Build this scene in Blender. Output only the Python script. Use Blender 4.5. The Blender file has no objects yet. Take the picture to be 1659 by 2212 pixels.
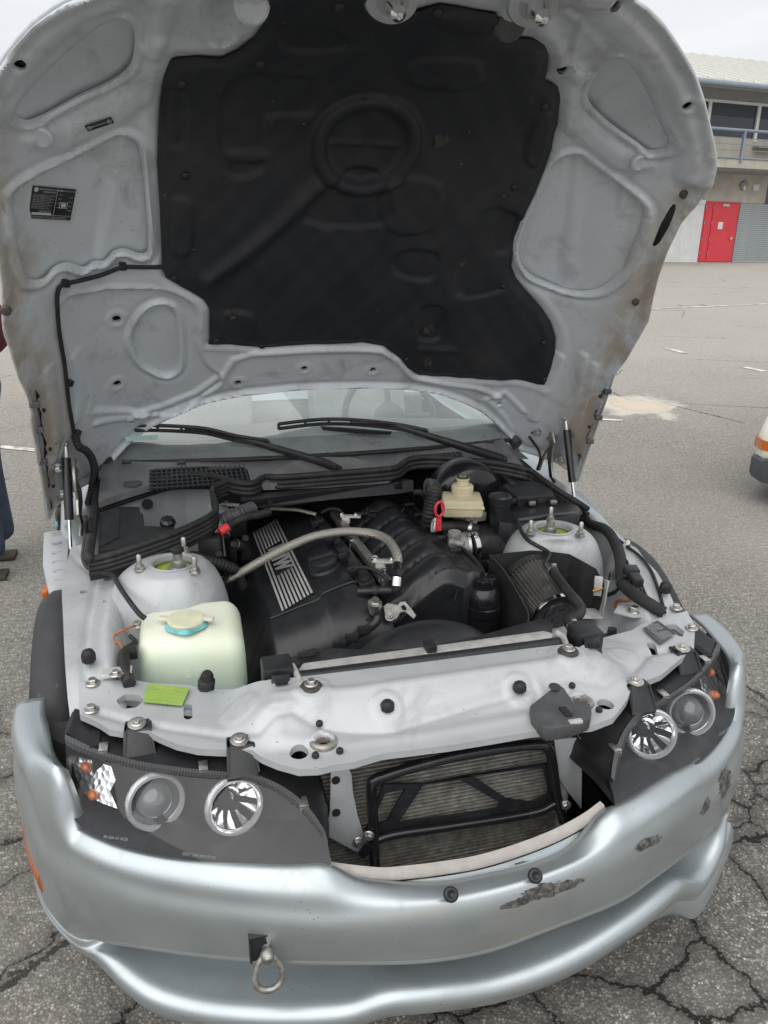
import bpy, bmesh, math, random
import numpy as np
from mathutils import Vector, Matrix
from mathutils.geometry import tessellate_polygon
random.seed(7); RNG = np.random.default_rng(7)
scene = bpy.context.scene
COL = scene.collection
# ------------------------------------------------------------ camera
CAMP = np.array([-.476, -.945, 1.539]); YAW, PITCH, ROLL = np.radians([-15.63, 19.46, -.74])
def _rot(yaw, pitch, roll):
    cy, sy = np.cos(yaw), np.sin(yaw)
    fw = np.array([-sy*np.cos(pitch), cy*np.cos(pitch), -np.sin(pitch)])
    rt = np.array([cy, sy, 0.]); dn = np.cross(fw, rt)
    return np.array([np.cos(roll)*rt+np.sin(roll)*dn, -np.sin(roll)*rt+np.cos(roll)*dn, fw])
CR = _rot(YAW, PITCH, ROLL); FPX = 1661.
cd = bpy.data.cameras.new('camera'); cam = bpy.data.objects.new('camera', cd); COL.objects.link(cam)
cd.sensor_fit = 'HORIZONTAL'; cd.sensor_width = 36; cd.lens = 36*FPX/1659; cd.clip_start = .02; cd.clip_end = 3000
M = Matrix.Identity(4)
for i in range(3):
    M[i][0] = CR[0][i]; M[i][1] = -CR[1][i]; M[i][2] = -CR[2][i]; M[i][3] = CAMP[i]
cam.matrix_world = M; scene.camera = cam
# ------------------------------------------------------------ world and sun: overcast
w = bpy.data.worlds.new('World'); scene.world = w; w.use_nodes = True
nt = w.node_tree; nt.nodes.clear()
def nd(t, ty, **kw):
    n = t.nodes.new(ty)
    for k, v in kw.items():
        if k.startswith('i_'): n.inputs[k[2:].replace('_', ' ')].default_value = v
        else: setattr(n, k, v)
    return n
SUN_EL, SUN_AZ = math.radians(58), math.radians(215)
sky = nd(nt, 'ShaderNodeTexSky', sky_type='NISHITA', sun_disc=False, sun_elevation=SUN_EL, sun_rotation=SUN_AZ)
hs = nd(nt, 'ShaderNodeHueSaturation'); hs.inputs['Saturation'].default_value = .12; hs.inputs['Value'].default_value = .09
tc = nd(nt, 'ShaderNodeTexCoord'); mp = nd(nt, 'ShaderNodeMapping'); mp.inputs['Scale'].default_value = (1.2, 1.2, 3.2)
nz = nd(nt, 'ShaderNodeTexNoise'); nz.inputs['Scale'].default_value = 2.6; nz.inputs['Detail'].default_value = 6; nz.inputs['Roughness'].default_value = .52
cr = nd(nt, 'ShaderNodeValToRGB'); cr.color_ramp.elements[0].position = .3; cr.color_ramp.elements[0].color = (.43, .45, .48, 1)
cr.color_ramp.elements[1].position = .68; cr.color_ramp.elements[1].color = (.60, .61, .63, 1)
mx = nd(nt, 'ShaderNodeMix', data_type='RGBA'); mx.inputs[0].default_value = .86
bg = nd(nt, 'ShaderNodeBackground'); bg.inputs['Strength'].default_value = 1.0; wo = nd(nt, 'ShaderNodeOutputWorld')
nt.links.new(sky.outputs[0], hs.inputs['Color']); nt.links.new(tc.outputs['Generated'], mp.inputs[0]); nt.links.new(mp.outputs[0], nz.inputs['Vector'])
nt.links.new(nz.outputs[0], cr.inputs[0]); nt.links.new(hs.outputs[0], mx.inputs[6]); nt.links.new(cr.outputs[0], mx.inputs[7])
nt.links.new(mx.outputs[2], bg.inputs[0]); nt.links.new(bg.outputs[0], wo.inputs[0])
sl = bpy.data.lights.new('sun', 'SUN'); sl.energy = 1.5; sl.angle = math.radians(85); sl.color = (1, .97, .93)
so = bpy.data.objects.new('sun', sl); COL.objects.link(so)
so.rotation_euler = Vector((math.sin(SUN_AZ)*math.cos(SUN_EL), math.cos(SUN_AZ)*math.cos(SUN_EL), math.sin(SUN_EL))).to_track_quat('Z', 'Y').to_euler()
so.location = (0, 0, 30)
scene.view_settings.view_transform = 'Standard'; scene.view_settings.look = 'None'
scene.view_settings.exposure = 0.7; scene.view_settings.gamma = 1
try: scene.view_settings.use_curve_mapping = False
except Exception: pass
scene.render.engine = 'CYCLES'
scene.cycles.max_bounces = 6; scene.cycles.diffuse_bounces = 3; scene.cycles.glossy_bounces = 3; scene.cycles.transmission_bounces = 4; scene.cycles.transparent_max_bounces = 8
# ------------------------------------------------------------ photo pixel -> place (x to the car's left, y rearwards, z up)
def rays(p):
    p = np.asarray(p, float).reshape(-1, 2)
    d = np.stack([(p[:, 0]-829.5)/FPX, (p[:, 1]-1106)/FPX, np.ones(len(p))], 1) @ CR
    return d/np.linalg.norm(d, axis=1)[:, None]
def onz(p, z): d = rays(p); return CAMP+d*((z-CAMP[2])/d[:, 2])[:, None]
def ony(p, y): d = rays(p); return CAMP+d*((y-CAMP[1])/d[:, 1])[:, None]
def onx(p, x): d = rays(p); return CAMP+d*((x-CAMP[0])/d[:, 0])[:, None]
def onpl(p, o, n):
    d = rays(p); n = np.asarray(n, float); return CAMP+d*(((np.asarray(o)-CAMP)@n)/(d@n))[:, None]
def Z1(x, y, z): return onz((x, y), z)[0]
def Y1(x, y, yy): return ony((x, y), yy)[0]
def X1(x, y, xx): return onx((x, y), xx)[0]
def pix(P):
    q = (np.asarray(P, float).reshape(-1, 3)-CAMP) @ CR.T
    return np.stack([829.5+FPX*q[:, 0]/q[:, 2], 1106+FPX*q[:, 1]/q[:, 2]], 1)
# crops of the photograph I read coordinates from -> pixels
def q1(*a): return [(x/2, y/2) for x, y in a]
def q2(*a): return [(x/2+829.5, y/2) for x, y in a]
def q3(*a): return [(x/2, y/2+737.3) for x, y in a]
def q4(*a): return [(x/2+829.5, y/2+737.3) for x, y in a]
def q5(*a): return [(x/2, y/2+1474.7) for x, y in a]
def q6(*a): return [(x/2+829.5, y/2+1474.7) for x, y in a]
# ------------------------------------------------------------ object helpers
def tag(o, label, cat, group=None):
    o['label'] = label; o['category'] = cat
    if group: o['group'] = group
    return o
def empty(name, loc):
    o = bpy.data.objects.new(name, None); COL.objects.link(o); o.location = loc; o.empty_display_size = .2; return o
def par(o, p):
    if p is not None:
        o.parent = p; o.matrix_parent_inverse = Matrix.Translation(-p.location) if p.type == 'EMPTY' else Matrix.Identity(4)
def meshdata(name, V, F, mat, smooth=True, sharp=None):
    me = bpy.data.meshes.new(name); me.from_pydata([tuple(map(float, v)) for v in V], [], [tuple(map(int, f)) for f in F])
    me.validate(); me.update()
    mats = mat if isinstance(mat, (list, tuple)) else [mat]
    for m in mats: me.materials.append(m)
    if smooth:
        me.polygons.foreach_set('use_smooth', [True]*len(me.polygons))
        if sharp: me.set_sharp_from_angle(angle=math.radians(sharp))
    return me
def link(name, me, parent=None, mw=None, kind=None):
    o = bpy.data.objects.new(name, me); COL.objects.link(o)
    if mw is not None: o.matrix_basis = mw
    par(o, parent)
    if kind: o['kind'] = kind
    return o
def mk(name, V, F, mat, parent=None, smooth=True, sharp=35, kind=None):
    return link(name, meshdata(name, V, F, mat, smooth, sharp), parent, None, kind)
class MB:
    "collects pieces of one mesh"
    def __init__(s): s.V = []; s.F = []
    def add(s, V, F):
        n = len(s.V); s.V += [tuple(map(float, v)) for v in V]; s.F += [tuple(int(i)+n for i in f) for f in F]; return s
    def out(s, name, mat, parent=None, smooth=True, sharp=35, kind=None): return mk(name, s.V, s.F, mat, parent, smooth, sharp, kind)
def cr_spline(P, n=8, closed=False):
    P = np.asarray(P, float); m = len(P)
    if m < 3 and not closed: return np.array([P[0]+(P[-1]-P[0])*t for t in np.linspace(0, 1, n+1)])
    out = []
    rng = range(m) if closed else range(m-1)
    for i in rng:
        p0 = P[(i-1) % m] if closed or i > 0 else 2*P[0]-P[1]; p1 = P[i]; p2 = P[(i+1) % m]
        p3 = P[(i+2) % m] if closed or i+2 < m else 2*P[-1]-P[-2]
        for k in range(n):
            t = k/n
            out.append(.5*((2*p1)+(-p0+p2)*t+(2*p0-5*p1+4*p2-p3)*t*t+(-p0+3*p1-3*p2+p3)*t**3))
    if not closed: out.append(P[-1])
    return np.array(out)
def frames(P):
    P = np.asarray(P, float); T = np.gradient(P, axis=0); T /= np.linalg.norm(T, axis=1)[:, None]+1e-12
    up = np.array([0, 0, 1.]) if abs(T[0][2]) < .9 else np.array([1., 0, 0])
    N = np.cross(T[0], np.cross(up, T[0])); N /= np.linalg.norm(N); Ns = [N]
    for i in range(1, len(P)):
        N = N-T[i]*(N@T[i]); N /= np.linalg.norm(N)+1e-12; Ns.append(N)
    Ns = np.array(Ns); return T, Ns, np.cross(T, Ns)
def tubeVF(P, r, sides=12, smooth=6, ridge=None, cap=True, flat=None):
    "r: radius or list per control point; ridge=(pitch, depth): corrugation; flat=(a,b) section half axes"
    P = np.asarray(P, float); m = len(P)
    Q = cr_spline(P, smooth) if smooth > 1 else P
    rr = np.full(len(Q), r, float) if np.isscalar(r) else np.interp(np.linspace(0, m-1, len(Q)), np.arange(m), r)
    if ridge:
        L = np.r_[0, np.cumsum(np.linalg.norm(np.diff(Q, axis=0), axis=1))]; n = max(8, int(L[-1]/ridge[0]*5)); l = np.linspace(0, L[-1], n)
        rr = np.interp(l, L, rr); Q = np.stack([np.interp(l, L, Q[:, k]) for k in range(3)], 1); rr = rr+ridge[1]*np.sign(np.sin(2*np.pi*l/ridge[0]))*np.abs(np.sin(2*np.pi*l/ridge[0]))**.5
    T, N, B = frames(Q); V = []; F = []
    for i in range(len(Q)):
        for k in range(sides):
            a = 2*np.pi*k/sides; fa, fb = flat if flat else (1, 1)
            V.append(Q[i]+rr[i]*(fa*np.cos(a)*N[i]+fb*np.sin(a)*B[i]))
    for i in range(len(Q)-1):
        for k in range(sides):
            k2 = (k+1) % sides; F.append((i*sides+k, i*sides+k2, (i+1)*sides+k2, (i+1)*sides+k))
    if cap: F += [tuple(range(sides-1, -1, -1)), tuple((len(Q)-1)*sides+k for k in range(sides))]
    return V, F
def tube(name, P, r, mat, parent, **kw):
    kind = kw.pop('kind', None); V, F = tubeVF(P, r, **kw); return mk(name, V, F, mat, parent, True, 50, kind)
def basis(ax):
    ax = np.asarray(ax, float); ax = ax/np.linalg.norm(ax)
    a = np.cross(ax, [0, 1, 0.]) if abs(ax[1]) < .9 else np.cross(ax, [1., 0, 0]); a /= np.linalg.norm(a)
    return a, np.cross(ax, a), ax
def latheVF(prof, c=(0, 0, 0), ax=(0, 0, 1), seg=32, rfun=None, ell=(1, 1)):
    "prof: (radius, height) pairs; rfun(angle, i): multiplies the radius"
    a, b, n = basis(ax); c = np.asarray(c, float); V = []; F = []; m = len(prof)
    for i, (r, h) in enumerate(prof):
        for k in range(seg):
            t = 2*np.pi*k/seg; q = r*(rfun(t, i) if rfun else 1)
            V.append(c+n*h+q*(ell[0]*np.cos(t)*a+ell[1]*np.sin(t)*b))
    for i in range(m-1):
        for k in range(seg):
            k2 = (k+1) % seg; F.append((i*seg+k, i*seg+k2, (i+1)*seg+k2, (i+1)*seg+k))
    return V, F
def lathe(name, prof, c, ax, mat, parent, seg=32, rfun=None, sharp=35, ell=(1, 1)):
    V, F = latheVF(prof, c, ax, seg, rfun, ell); return mk(name, V, F, mat, parent, True, sharp)
def boxVF(c, h, ax=None, bev=0.0, taper=(1, 1)):
    "box of half sizes h about c, axes rows ax, chamfered edges; taper scales the top's x,y"
    c = np.asarray(c, float); A = np.eye(3) if ax is None else np.asarray(ax, float)
    bm = bmesh.new(); bmesh.ops.create_cube(bm, size=2)
    for v in bm.verts:
        t = taper if v.co.z > 0 else (1, 1); v.co = Vector((v.co.x*h[0]*t[0], v.co.y*h[1]*t[1], v.co.z*h[2]))
    if bev: bmesh.ops.bevel(bm, geom=bm.edges[:], offset=bev, segments=2, affect='EDGES', profile=.5)
    bm.verts.index_update(); V = [c+np.array(v.co)@A for v in bm.verts]; F = [[v.index for v in f.verts] for f in bm.faces]; bm.free(); return V, F
def box(name, c, h, mat, parent, ax=None, bev=.003, taper=(1, 1), sharp=30):
    V, F = boxVF(c, h, ax, bev, taper); return mk(name, V, F, mat, parent, True, sharp)
def prismVF(poly3, vec, bev=0, seg=2):
    "closed 3-D polygon extruded by vec (a thick plate)"
    P = [Vector(map(float, p)) for p in poly3]; v = Vector(map(float, vec)); n = len(P)
    bm = bmesh.new(); a = [bm.verts.new(p) for p in P]; b = [bm.verts.new(p+v) for p in P]
    for t in tessellate_polygon([P]):
        try: bm.faces.new([a[i] for i in t]); bm.faces.new([b[i] for i in reversed(t)])
        except ValueError: pass
    for i in range(n): bm.faces.new((a[i], a[(i+1) % n], b[(i+1) % n], b[i]))
    bmesh.ops.recalc_face_normals(bm, faces=bm.faces[:])
    if bev:
        es = [e for e in bm.edges if len(e.link_faces) == 2 and e.calc_face_angle(0) > .6]
        bmesh.ops.bevel(bm, geom=es, offset=bev, segments=seg, affect='EDGES', profile=.5, clamp_overlap=True)
    bm.verts.index_update(); V = [np.array(x.co) for x in bm.verts]; F = [[x.index for x in f.verts] for f in bm.faces]; bm.free(); return V, F
def prism(name, poly3, vec, mat, parent, bev=0, sharp=30): 
    V, F = prismVF(poly3, vec, bev); return mk(name, V, F, mat, parent, True, sharp)
def loftVF(rows, closed=False, capends=False):
    "rows: list of equally long point rows"
    m = len(rows[0]); V = [p for r in rows for p in r]; F = []
    for i in range(len(rows)-1):
        for k in range(m if closed else m-1):
            k2 = (k+1) % m; F.append((i*m+k, i*m+k2, (i+1)*m+k2, (i+1)*m+k))
    if capends: F += [tuple(range(m-1, -1, -1)), tuple((len(rows)-1)*m+k for k in range(m))]
    return V, F
# polygons in a plane: signed distance (negative inside)
def psdf(P, poly):
    P = np.asarray(P, float); poly = np.asarray(poly, float); d = np.full(len(P), 1e9); ins = np.zeros(len(P), bool)
    for i in range(len(poly)):
        a = poly[i]; b = poly[(i+1) % len(poly)]; e = b-a; w_ = P-a
        t = np.clip((w_@e)/(e@e+1e-15), 0, 1); d = np.minimum(d, np.linalg.norm(w_-t[:, None]*e, axis=1))
        c = (a[1] > P[:, 1]) != (b[1] > P[:, 1])
        ins ^= c & (P[:, 0] < (b[0]-a[0])*(P[:, 1]-a[1])/(b[1]-a[1]+1e-15)+a[0])
    return np.where(ins, -d, d)
def pnear(P, poly, closed=True):
    best = np.full(len(P), 1e9); out = P.copy(); poly = np.asarray(poly, float)
    for i in range(len(poly) if closed else len(poly)-1):
        a = poly[i]; b = poly[(i+1) % len(poly)]; e = b-a; w_ = P-a
        t = np.clip((w_@e)/(e@e+1e-15), 0, 1); q = a+t[:, None]*e; d = np.linalg.norm(P-q, axis=1)
        m = d < best; best[m] = d[m]; out[m] = q[m]
    return out, best
def ldist(P, line): return pnear(np.asarray(P, float), line, False)[1]
def sst(x, a, b):
    t = np.clip((x-a)/(b-a+1e-12), 0, 1); return t*t*(3-2*t)
def sheet(name, outline, res, hfun, mapf, mat, parent, holes=(), skirt=0, kind=None, flip=False):
    "relief sheet: outline and holes are polygons in sheet coordinates, hfun the relief, mapf the place"
    O = np.asarray(outline, float); lo, hi = O.min(0)-res, O.max(0)+res
    xs = np.arange(lo[0], hi[0]+res, res); ys = np.arange(lo[1], hi[1]+res, res)
    U, W = np.meshgrid(xs, ys); P = np.stack([U.ravel(), W.ravel()], 1); nx, ny = len(xs), len(ys)
    D = psdf(P, O); S = D.copy()
    polys = [O]+[np.asarray(h, float) for h in holes]
    ds = [D]+[-psdf(P, h) for h in polys[1:]]
    for d in ds[1:]: S = np.maximum(S, d)
    ins = (S < 0).reshape(ny, nx)
    q = ins[:-1, :-1] | ins[1:, :-1] | ins[:-1, 1:] | ins[1:, 1:]
    near = S > -res*.28
    who = np.argmax(np.stack(ds), 0)
    for k, pl in enumerate(polys):
        m = near & (S < res*1.6) & (who == k)
        if m.any(): P[m] = pnear(P[m], pl)[0]
    J, I = np.nonzero(q); a = J*nx+I
    F = np.stack([a, a+1, a+nx+1, a+nx], 1)
    keep = ~((near[F]).all(1) & ((S[F].mean(1)) > 0)); F = F[keep]
    us, inv = np.unique(F, return_inverse=True); F = inv.reshape(F.shape); P = P[us]
    H = hfun(P); V = np.asarray(mapf(P, H))
    if flip: F = F[:, ::-1]
    if skirt:
        H2 = H-skirt; V2 = np.asarray(mapf(P, H2)); n = len(P)
        e = {}
        for f in F.tolist():
            for i in range(4):
                x, y = f[i], f[(i+1) % 4]
                if x != y: e[(x, y)] = 1
        Fs = [(y, x, x+n, y+n) for (x, y) in e if (y, x) not in e]
        V = np.vstack([V, V2]); F = F.tolist()+Fs
    else: F = F.tolist()
    F = [tuple(dict.fromkeys(f)) for f in F]; F = [f for f in F if len(f) > 2]
    me = meshdata(name, V, F, mat, True, 50)
    bm = bmesh.new(); bm.from_mesh(me); bmesh.ops.remove_doubles(bm, verts=bm.verts[:], dist=1e-5); bmesh.ops.delete(bm, geom=[v for v in bm.verts if not v.link_faces], context='VERTS'); bm.to_mesh(me); bm.free()
    return link(name, me, parent, None, kind)
def circ(c, r, n=20, ry=None): return [(c[0]+r*math.cos(2*math.pi*k/n), c[1]+(ry or r)*math.sin(2*math.pi*k/n)) for k in range(n)]
def at(loc, ax=(0, 0, 1), s=1.0, spin=0.0):
    a, b, n = basis(ax); m = Matrix.Identity(4); c, d = math.cos(spin), math.sin(spin)
    sx, sy, sz = (s, s, s) if np.isscalar(s) else s
    for i in range(3):
        m[i][0] = (c*a[i]+d*b[i])*sx; m[i][1] = (-d*a[i]+c*b[i])*sy; m[i][2] = n[i]*sz; m[i][3] = float(loc[i])
    return m
def textVF(s, size, o, xax, yax, depth=0, align='CENTER', spacing=1.0, bold=0.0):
    "lettering laid in the plane of xax, yax at o"
    cu = bpy.data.curves.new('t', 'FONT'); cu.body = s; cu.size = size; cu.align_x = align; cu.align_y = 'CENTER'; cu.space_character = spacing; cu.extrude = depth; cu.offset = bold
    cu.resolution_u = 3
    ob = bpy.data.objects.new('t', cu); COL.objects.link(ob); dg = bpy.context.evaluated_depsgraph_get(); dg.update()
    me = bpy.data.meshes.new_from_object(ob.evaluated_get(dg)); xa, ya = np.asarray(xax, float), np.asarray(yax, float); xa = xa/np.linalg.norm(xa); ya = ya/np.linalg.norm(ya); za = np.cross(xa, ya)
    V = [np.asarray(o)+v.co.x*xa+v.co.y*ya+v.co.z*za for v in me.vertices]; F = [tuple(p.vertices) for p in me.polygons]
    bpy.data.objects.remove(ob); bpy.data.meshes.remove(me); bpy.data.curves.remove(cu); return V, F
# ------------------------------------------------------------ materials
def newmat(name):
    m = bpy.data.materials.new(name); m.use_nodes = True; t = m.node_tree; t.nodes.clear()
    o = nd(t, 'ShaderNodeOutputMaterial'); b = nd(t, 'ShaderNodeBsdfPrincipled'); t.links.new(b.outputs[0], o.inputs[0]); return m, t, b
def noise(t, scale, detail=4, rough=.55, coord=None, dist=0.0):
    n = nd(t, 'ShaderNodeTexNoise'); n.inputs['Scale'].default_value = scale; n.inputs['Detail'].default_value = detail; n.inputs['Roughness'].default_value = rough; n.inputs['Distortion'].default_value = dist
    if coord is None: coord = nd(t, 'ShaderNodeTexCoord').outputs['Object']
    t.links.new(coord, n.inputs['Vector']); return n.outputs[0]
def ramp(t, fac, stops):
    r = nd(t, 'ShaderNodeValToRGB'); e = r.color_ramp.elements
    while len(e) < len(stops): e.new(.5)
    for i, (p, c) in enumerate(stops):
        e[i].position = p; e[i].color = c if len(c) == 4 else (*c, 1)
    t.links.new(fac, r.inputs[0]); return r.outputs[0]
def g(v): return (v, v, v)
def mixc(t, fac, a, b, mode='MIX'):
    m = nd(t, 'ShaderNodeMix', data_type='RGBA', blend_type=mode)
    for i, s in ((0, fac), (6, a), (7, b)):
        if hasattr(s, 'is_linked') or hasattr(s, 'links'): t.links.new(s, m.inputs[i])
        else: m.inputs[i].default_value = s if i == 0 else (*s, 1) if len(s) == 3 else s
    return m.outputs[2]
def math_(t, op, a, b=None, c=None):
    m = nd(t, 'ShaderNodeMath', operation=op)
    for i, s in enumerate((a, b, c)):
        if s is None: continue
        if hasattr(s, 'links'): t.links.new(s, m.inputs[i])
        else: m.inputs[i].default_value = s
    return m.outputs[0]
def bump(t, h, dist=.001, strength=.5, prev=None):
    b = nd(t, 'ShaderNodeBump'); b.inputs['Distance'].default_value = dist; b.inputs['Strength'].default_value = strength; t.links.new(h, b.inputs['Height'])
    if prev: t.links.new(prev, b.inputs['Normal'])
    return b.outputs[0]
def sep(t, coord):
    s = nd(t, 'ShaderNodeSeparateXYZ'); t.links.new(coord, s.inputs[0]); return s.outputs
def ocoord(t): return nd(t, 'ShaderNodeTexCoord').outputs['Object']
def mat(name, col, rough=.5, metal=0., spots=.25, sscale=30, rvar=.15, bmp=.0, bscale=400, coat=0., ior=1.5, dust=None, dscale=7, dcut=(.5, .75)):
    "general finish: base colour with uneven tone, roughness variation, optional dust with a shape of its own and fine relief"
    m, t, b = newmat(name); oc = ocoord(t)
    n = noise(t, sscale, 5, .6, oc)
    c = ramp(t, n, [(.3, tuple(max(0, x*(1-spots)) for x in col)), (.7, tuple(min(1, x*(1+spots*.5)) for x in col))])
    r = math_(t, 'ADD', math_(t, 'MULTIPLY', math_(t, 'SUBTRACT', noise(t, sscale*.6, 4, .6, oc), .5), rvar*2), rough)
    if dust:
        dm = ramp(t, noise(t, dscale, 8, .68, oc, .4), [(dcut[0], g(0)), (dcut[1], g(1))]); c = mixc(t, dm, c, dust)
    t.links.new(c, b.inputs['Base Color']); t.links.new(r, b.inputs['Roughness'])
    b.inputs['Metallic'].default_value = metal; b.inputs['IOR'].default_value = ior; b.inputs['Coat Weight'].default_value = coat; b.inputs['Coat Roughness'].default_value = .06
    if bmp: t.links.new(bump(t, noise(t, bscale, 3, .6, oc), bmp, .6), b.inputs['Normal'])
    return m
MT = {}
def paint(name, col, rough, metal, coat, grime, scale=9, cut=(.55, .8), speck=True, streak=False, flake=.0):
    m, t, b = newmat(name); oc = ocoord(t)
    c = ramp(t, noise(t, 3, 5, .6, oc), [(.3, tuple(x*.93 for x in col)), (.7, tuple(x*1.04 for x in col))])
    gm = ramp(t, noise(t, scale, 10, .7, oc, .6), [(cut[0], g(0)), (cut[1], g(.8))]); c = mixc(t, gm, c, grime)
    if speck:
        v = nd(t, 'ShaderNodeTexVoronoi'); v.inputs['Scale'].default_value = 62; t.links.new(oc, v.inputs['Vector'])
        on = math_(t, 'GREATER_THAN', noise(t, 13, 3, .6, oc), .56)
        sp = math_(t, 'MULTIPLY', math_(t, 'LESS_THAN', v.outputs['Distance'], .085), on); c = mixc(t, sp, c, tuple(x*.45 for x in grime))
    t.links.new(c, b.inputs['Base Color'])
    r = math_(t, 'ADD', math_(t, 'MULTIPLY', gm, .3), math_(t, 'ADD', math_(t, 'MULTIPLY', noise(t, 22, 5, .6, oc), .12), rough-.06)); t.links.new(r, b.inputs['Roughness'])
    b.inputs['Metallic'].default_value = metal; b.inputs['Coat Weight'].default_value = coat; b.inputs['Coat Roughness'].default_value = .12
    t.links.new(bump(t, noise(t, 300, 2, .5, oc), .0004, .25), b.inputs['Normal'])
    return m
MT['paint'] = paint('silver_paint', (.46, .51, .53), .36, .7, .7, (.33, .32, .29), 7, (.62, .85))
MT['inner'] = paint('inner_silver_paint', (.42, .445, .465), .47, .3, .15, (.26, .255, .24), 6, (.5, .85))
MT['black'] = mat('black_plastic', (.018, .019, .021), .45, 0, .3, 40, .12, .0003, 900, dust=(.06, .06, .062), dscale=9, dcut=(.52, .85))
MT['gloss'] = mat('black_gloss', (.012, .012, .014), .22, 0, .2, 30, .08, dust=(.04, .04, .042), dscale=14, dcut=(.55, .85))
MT['rubber'] = mat('black_rubber', (.016, .016, .017), .62, 0, .3, 50, .12, .0004, 700, dust=(.07, .068, .065), dscale=16, dcut=(.5, .9))
MT['cowl'] = mat('grey_plastic', (.05, .052, .056), .55, 0, .25, 30, .12, .0003, 900, dust=(.12, .12, .12), dscale=6, dcut=(.42, .8))
MT['alu'] = mat('aluminium', (.60, .59, .57), .5, .35, .25, 40, .14, .0004, 300, dust=(.4, .39, .37), dscale=18)
MT['steel'] = mat('zinc_steel', (.58, .57, .54), .35, .9, .3, 80, .15, dust=(.35, .33, .3), dscale=40)
MT['chrome'] = mat('bright_metal', (.8, .8, .8), .14, 1., .1, 60, .06)
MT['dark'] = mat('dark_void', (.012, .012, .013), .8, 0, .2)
MT['red'] = mat('red_plastic', (.62, .04, .055), .4)
MT['white'] = mat('white_plastic', (.75, .74, .70), .5)
def flat(name, col, rough=.5, metal=0):
    m, t, b = newmat(name); b.inputs['Base Color'].default_value = (*col, 1); b.inputs['Roughness'].default_value = rough; b.inputs['Metallic'].default_value = metal; return m
MT['decal'] = flat('decal_black', (.02, .02, .022), .35); MT['print'] = flat('decal_print', (.55, .56, .57), .5); MT['printw'] = flat('white_print', (.8, .8, .8), .5)
# ------------------------------------------------------------ ground: one sheet, flat under the car, rising gently across the yard
def gz(x, y):
    return .0395*np.clip(np.hypot(np.asarray(x, float)-.3, np.asarray(y, float)-1.5)-4, 0, 24)
def ground_z(x, y): return float(gz(x, y))
def gpt(p):
    "pixel -> point on the yard"
    d = rays(p); out = []
    for k in d:
        lo, hi = .1, 400.
        for _ in range(60):
            m = (lo+hi)/2; q = CAMP+k*m
            if q[2] > ground_z(q[0], q[1]): lo = m
            else: hi = m
        out.append(CAMP+k*lo)
    return np.array(out)
m, t, b = newmat('asphalt'); oc = ocoord(t)
V_ = nd(t, 'ShaderNodeTexVoronoi'); V_.inputs['Scale'].default_value = 150; t.links.new(oc, V_.inputs['Vector'])
sx = sep(t, V_.outputs['Color'])[0]
grit = noise(t, 42, 3, .75, oc)
stone = ramp(t, sx, [(.0, (.125, .12, .108)), (.45, (.215, .205, .185)), (.8, (.32, .305, .275)), (.97, (.46, .44, .39)), (1., (.62, .6, .54))])
bind = ramp(t, V_.outputs['Distance'], [(.28, g(0)), (.62, g(1))])
c = mixc(t, bind, stone, (.12, .115, .105))
c = mixc(t, 1., c, ramp(t, grit, [(.32, g(.62)), (.5, g(1.08)), (.68, g(1.6))]), 'MULTIPLY')
n1 = noise(t, .35, 4, .6, oc); c = mixc(t, ramp(t, n1, [(.35, g(0)), (.7, g(.55))]), c, (.33, .31, .275))
n2 = noise(t, 1.7, 5, .65, oc, .3); c = mixc(t, ramp(t, n2, [(.56, g(0)), (.78, g(.45))]), c, (.10, .095, .088))
n3 = noise(t, 5, 5, .7, oc, .5); c = mixc(t, ramp(t, n3, [(.64, g(0)), (.76, g(.6))]), c, (.075, .072, .068))
# yard paler with distance from the car
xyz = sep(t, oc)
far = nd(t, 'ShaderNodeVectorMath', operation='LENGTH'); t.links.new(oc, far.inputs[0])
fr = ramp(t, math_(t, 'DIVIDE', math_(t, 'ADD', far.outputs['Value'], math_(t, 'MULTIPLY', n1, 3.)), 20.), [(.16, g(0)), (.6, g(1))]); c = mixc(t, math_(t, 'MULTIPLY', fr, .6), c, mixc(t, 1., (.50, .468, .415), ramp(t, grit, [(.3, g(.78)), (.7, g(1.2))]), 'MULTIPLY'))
# cracks: a wandering network
wv = nd(t, 'ShaderNodeTexNoise'); wv.inputs['Scale'].default_value = 9; wv.inputs['Detail'].default_value = 6; wv.inputs['Roughness'].default_value = .72; t.links.new(oc, wv.inputs['Vector'])
off = nd(t, 'ShaderNodeVectorMath', operation='MULTIPLY_ADD'); t.links.new(wv.outputs['Color'], off.inputs[0]); off.inputs[1].default_value = (.13, .13, 0); t.links.new(oc, off.inputs[2])
flat2 = nd(t, 'ShaderNodeVectorMath', operation='MULTIPLY'); t.links.new(off.outputs[0], flat2.inputs[0]); flat2.inputs[1].default_value = (1, 1, 0)
ve = nd(t, 'ShaderNodeTexVoronoi', feature='DISTANCE_TO_EDGE'); ve.inputs['Scale'].default_value = 3.4; t.links.new(flat2.outputs[0], ve.inputs['Vector'])
ve2 = nd(t, 'ShaderNodeTexVoronoi', feature='DISTANCE_TO_EDGE'); ve2.inputs['Scale'].default_value = .55; t.links.new(flat2.outputs[0], ve2.inputs['Vector'])
zone = ramp(t, math_(t, 'ADD', math_(t, 'DIVIDE', far.outputs['Value'], 5.), math_(t, 'MULTIPLY', noise(t, 1.1, 3, .5, oc), .5)), [(.50, g(1)), (.66, g(0))])
wid = math_(t, 'MULTIPLY', noise(t, 7, 3, .6, oc), .034)
k1 = math_(t, 'MULTIPLY', math_(t, 'LESS_THAN', ve.outputs['Distance'], math_(t, 'MULTIPLY', wid, .75)), zone)
soft = math_(t, 'MULTIPLY', ramp(t, ve.outputs['Distance'], [(.02, g(1)), (.13, g(0))]), zone)
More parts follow.
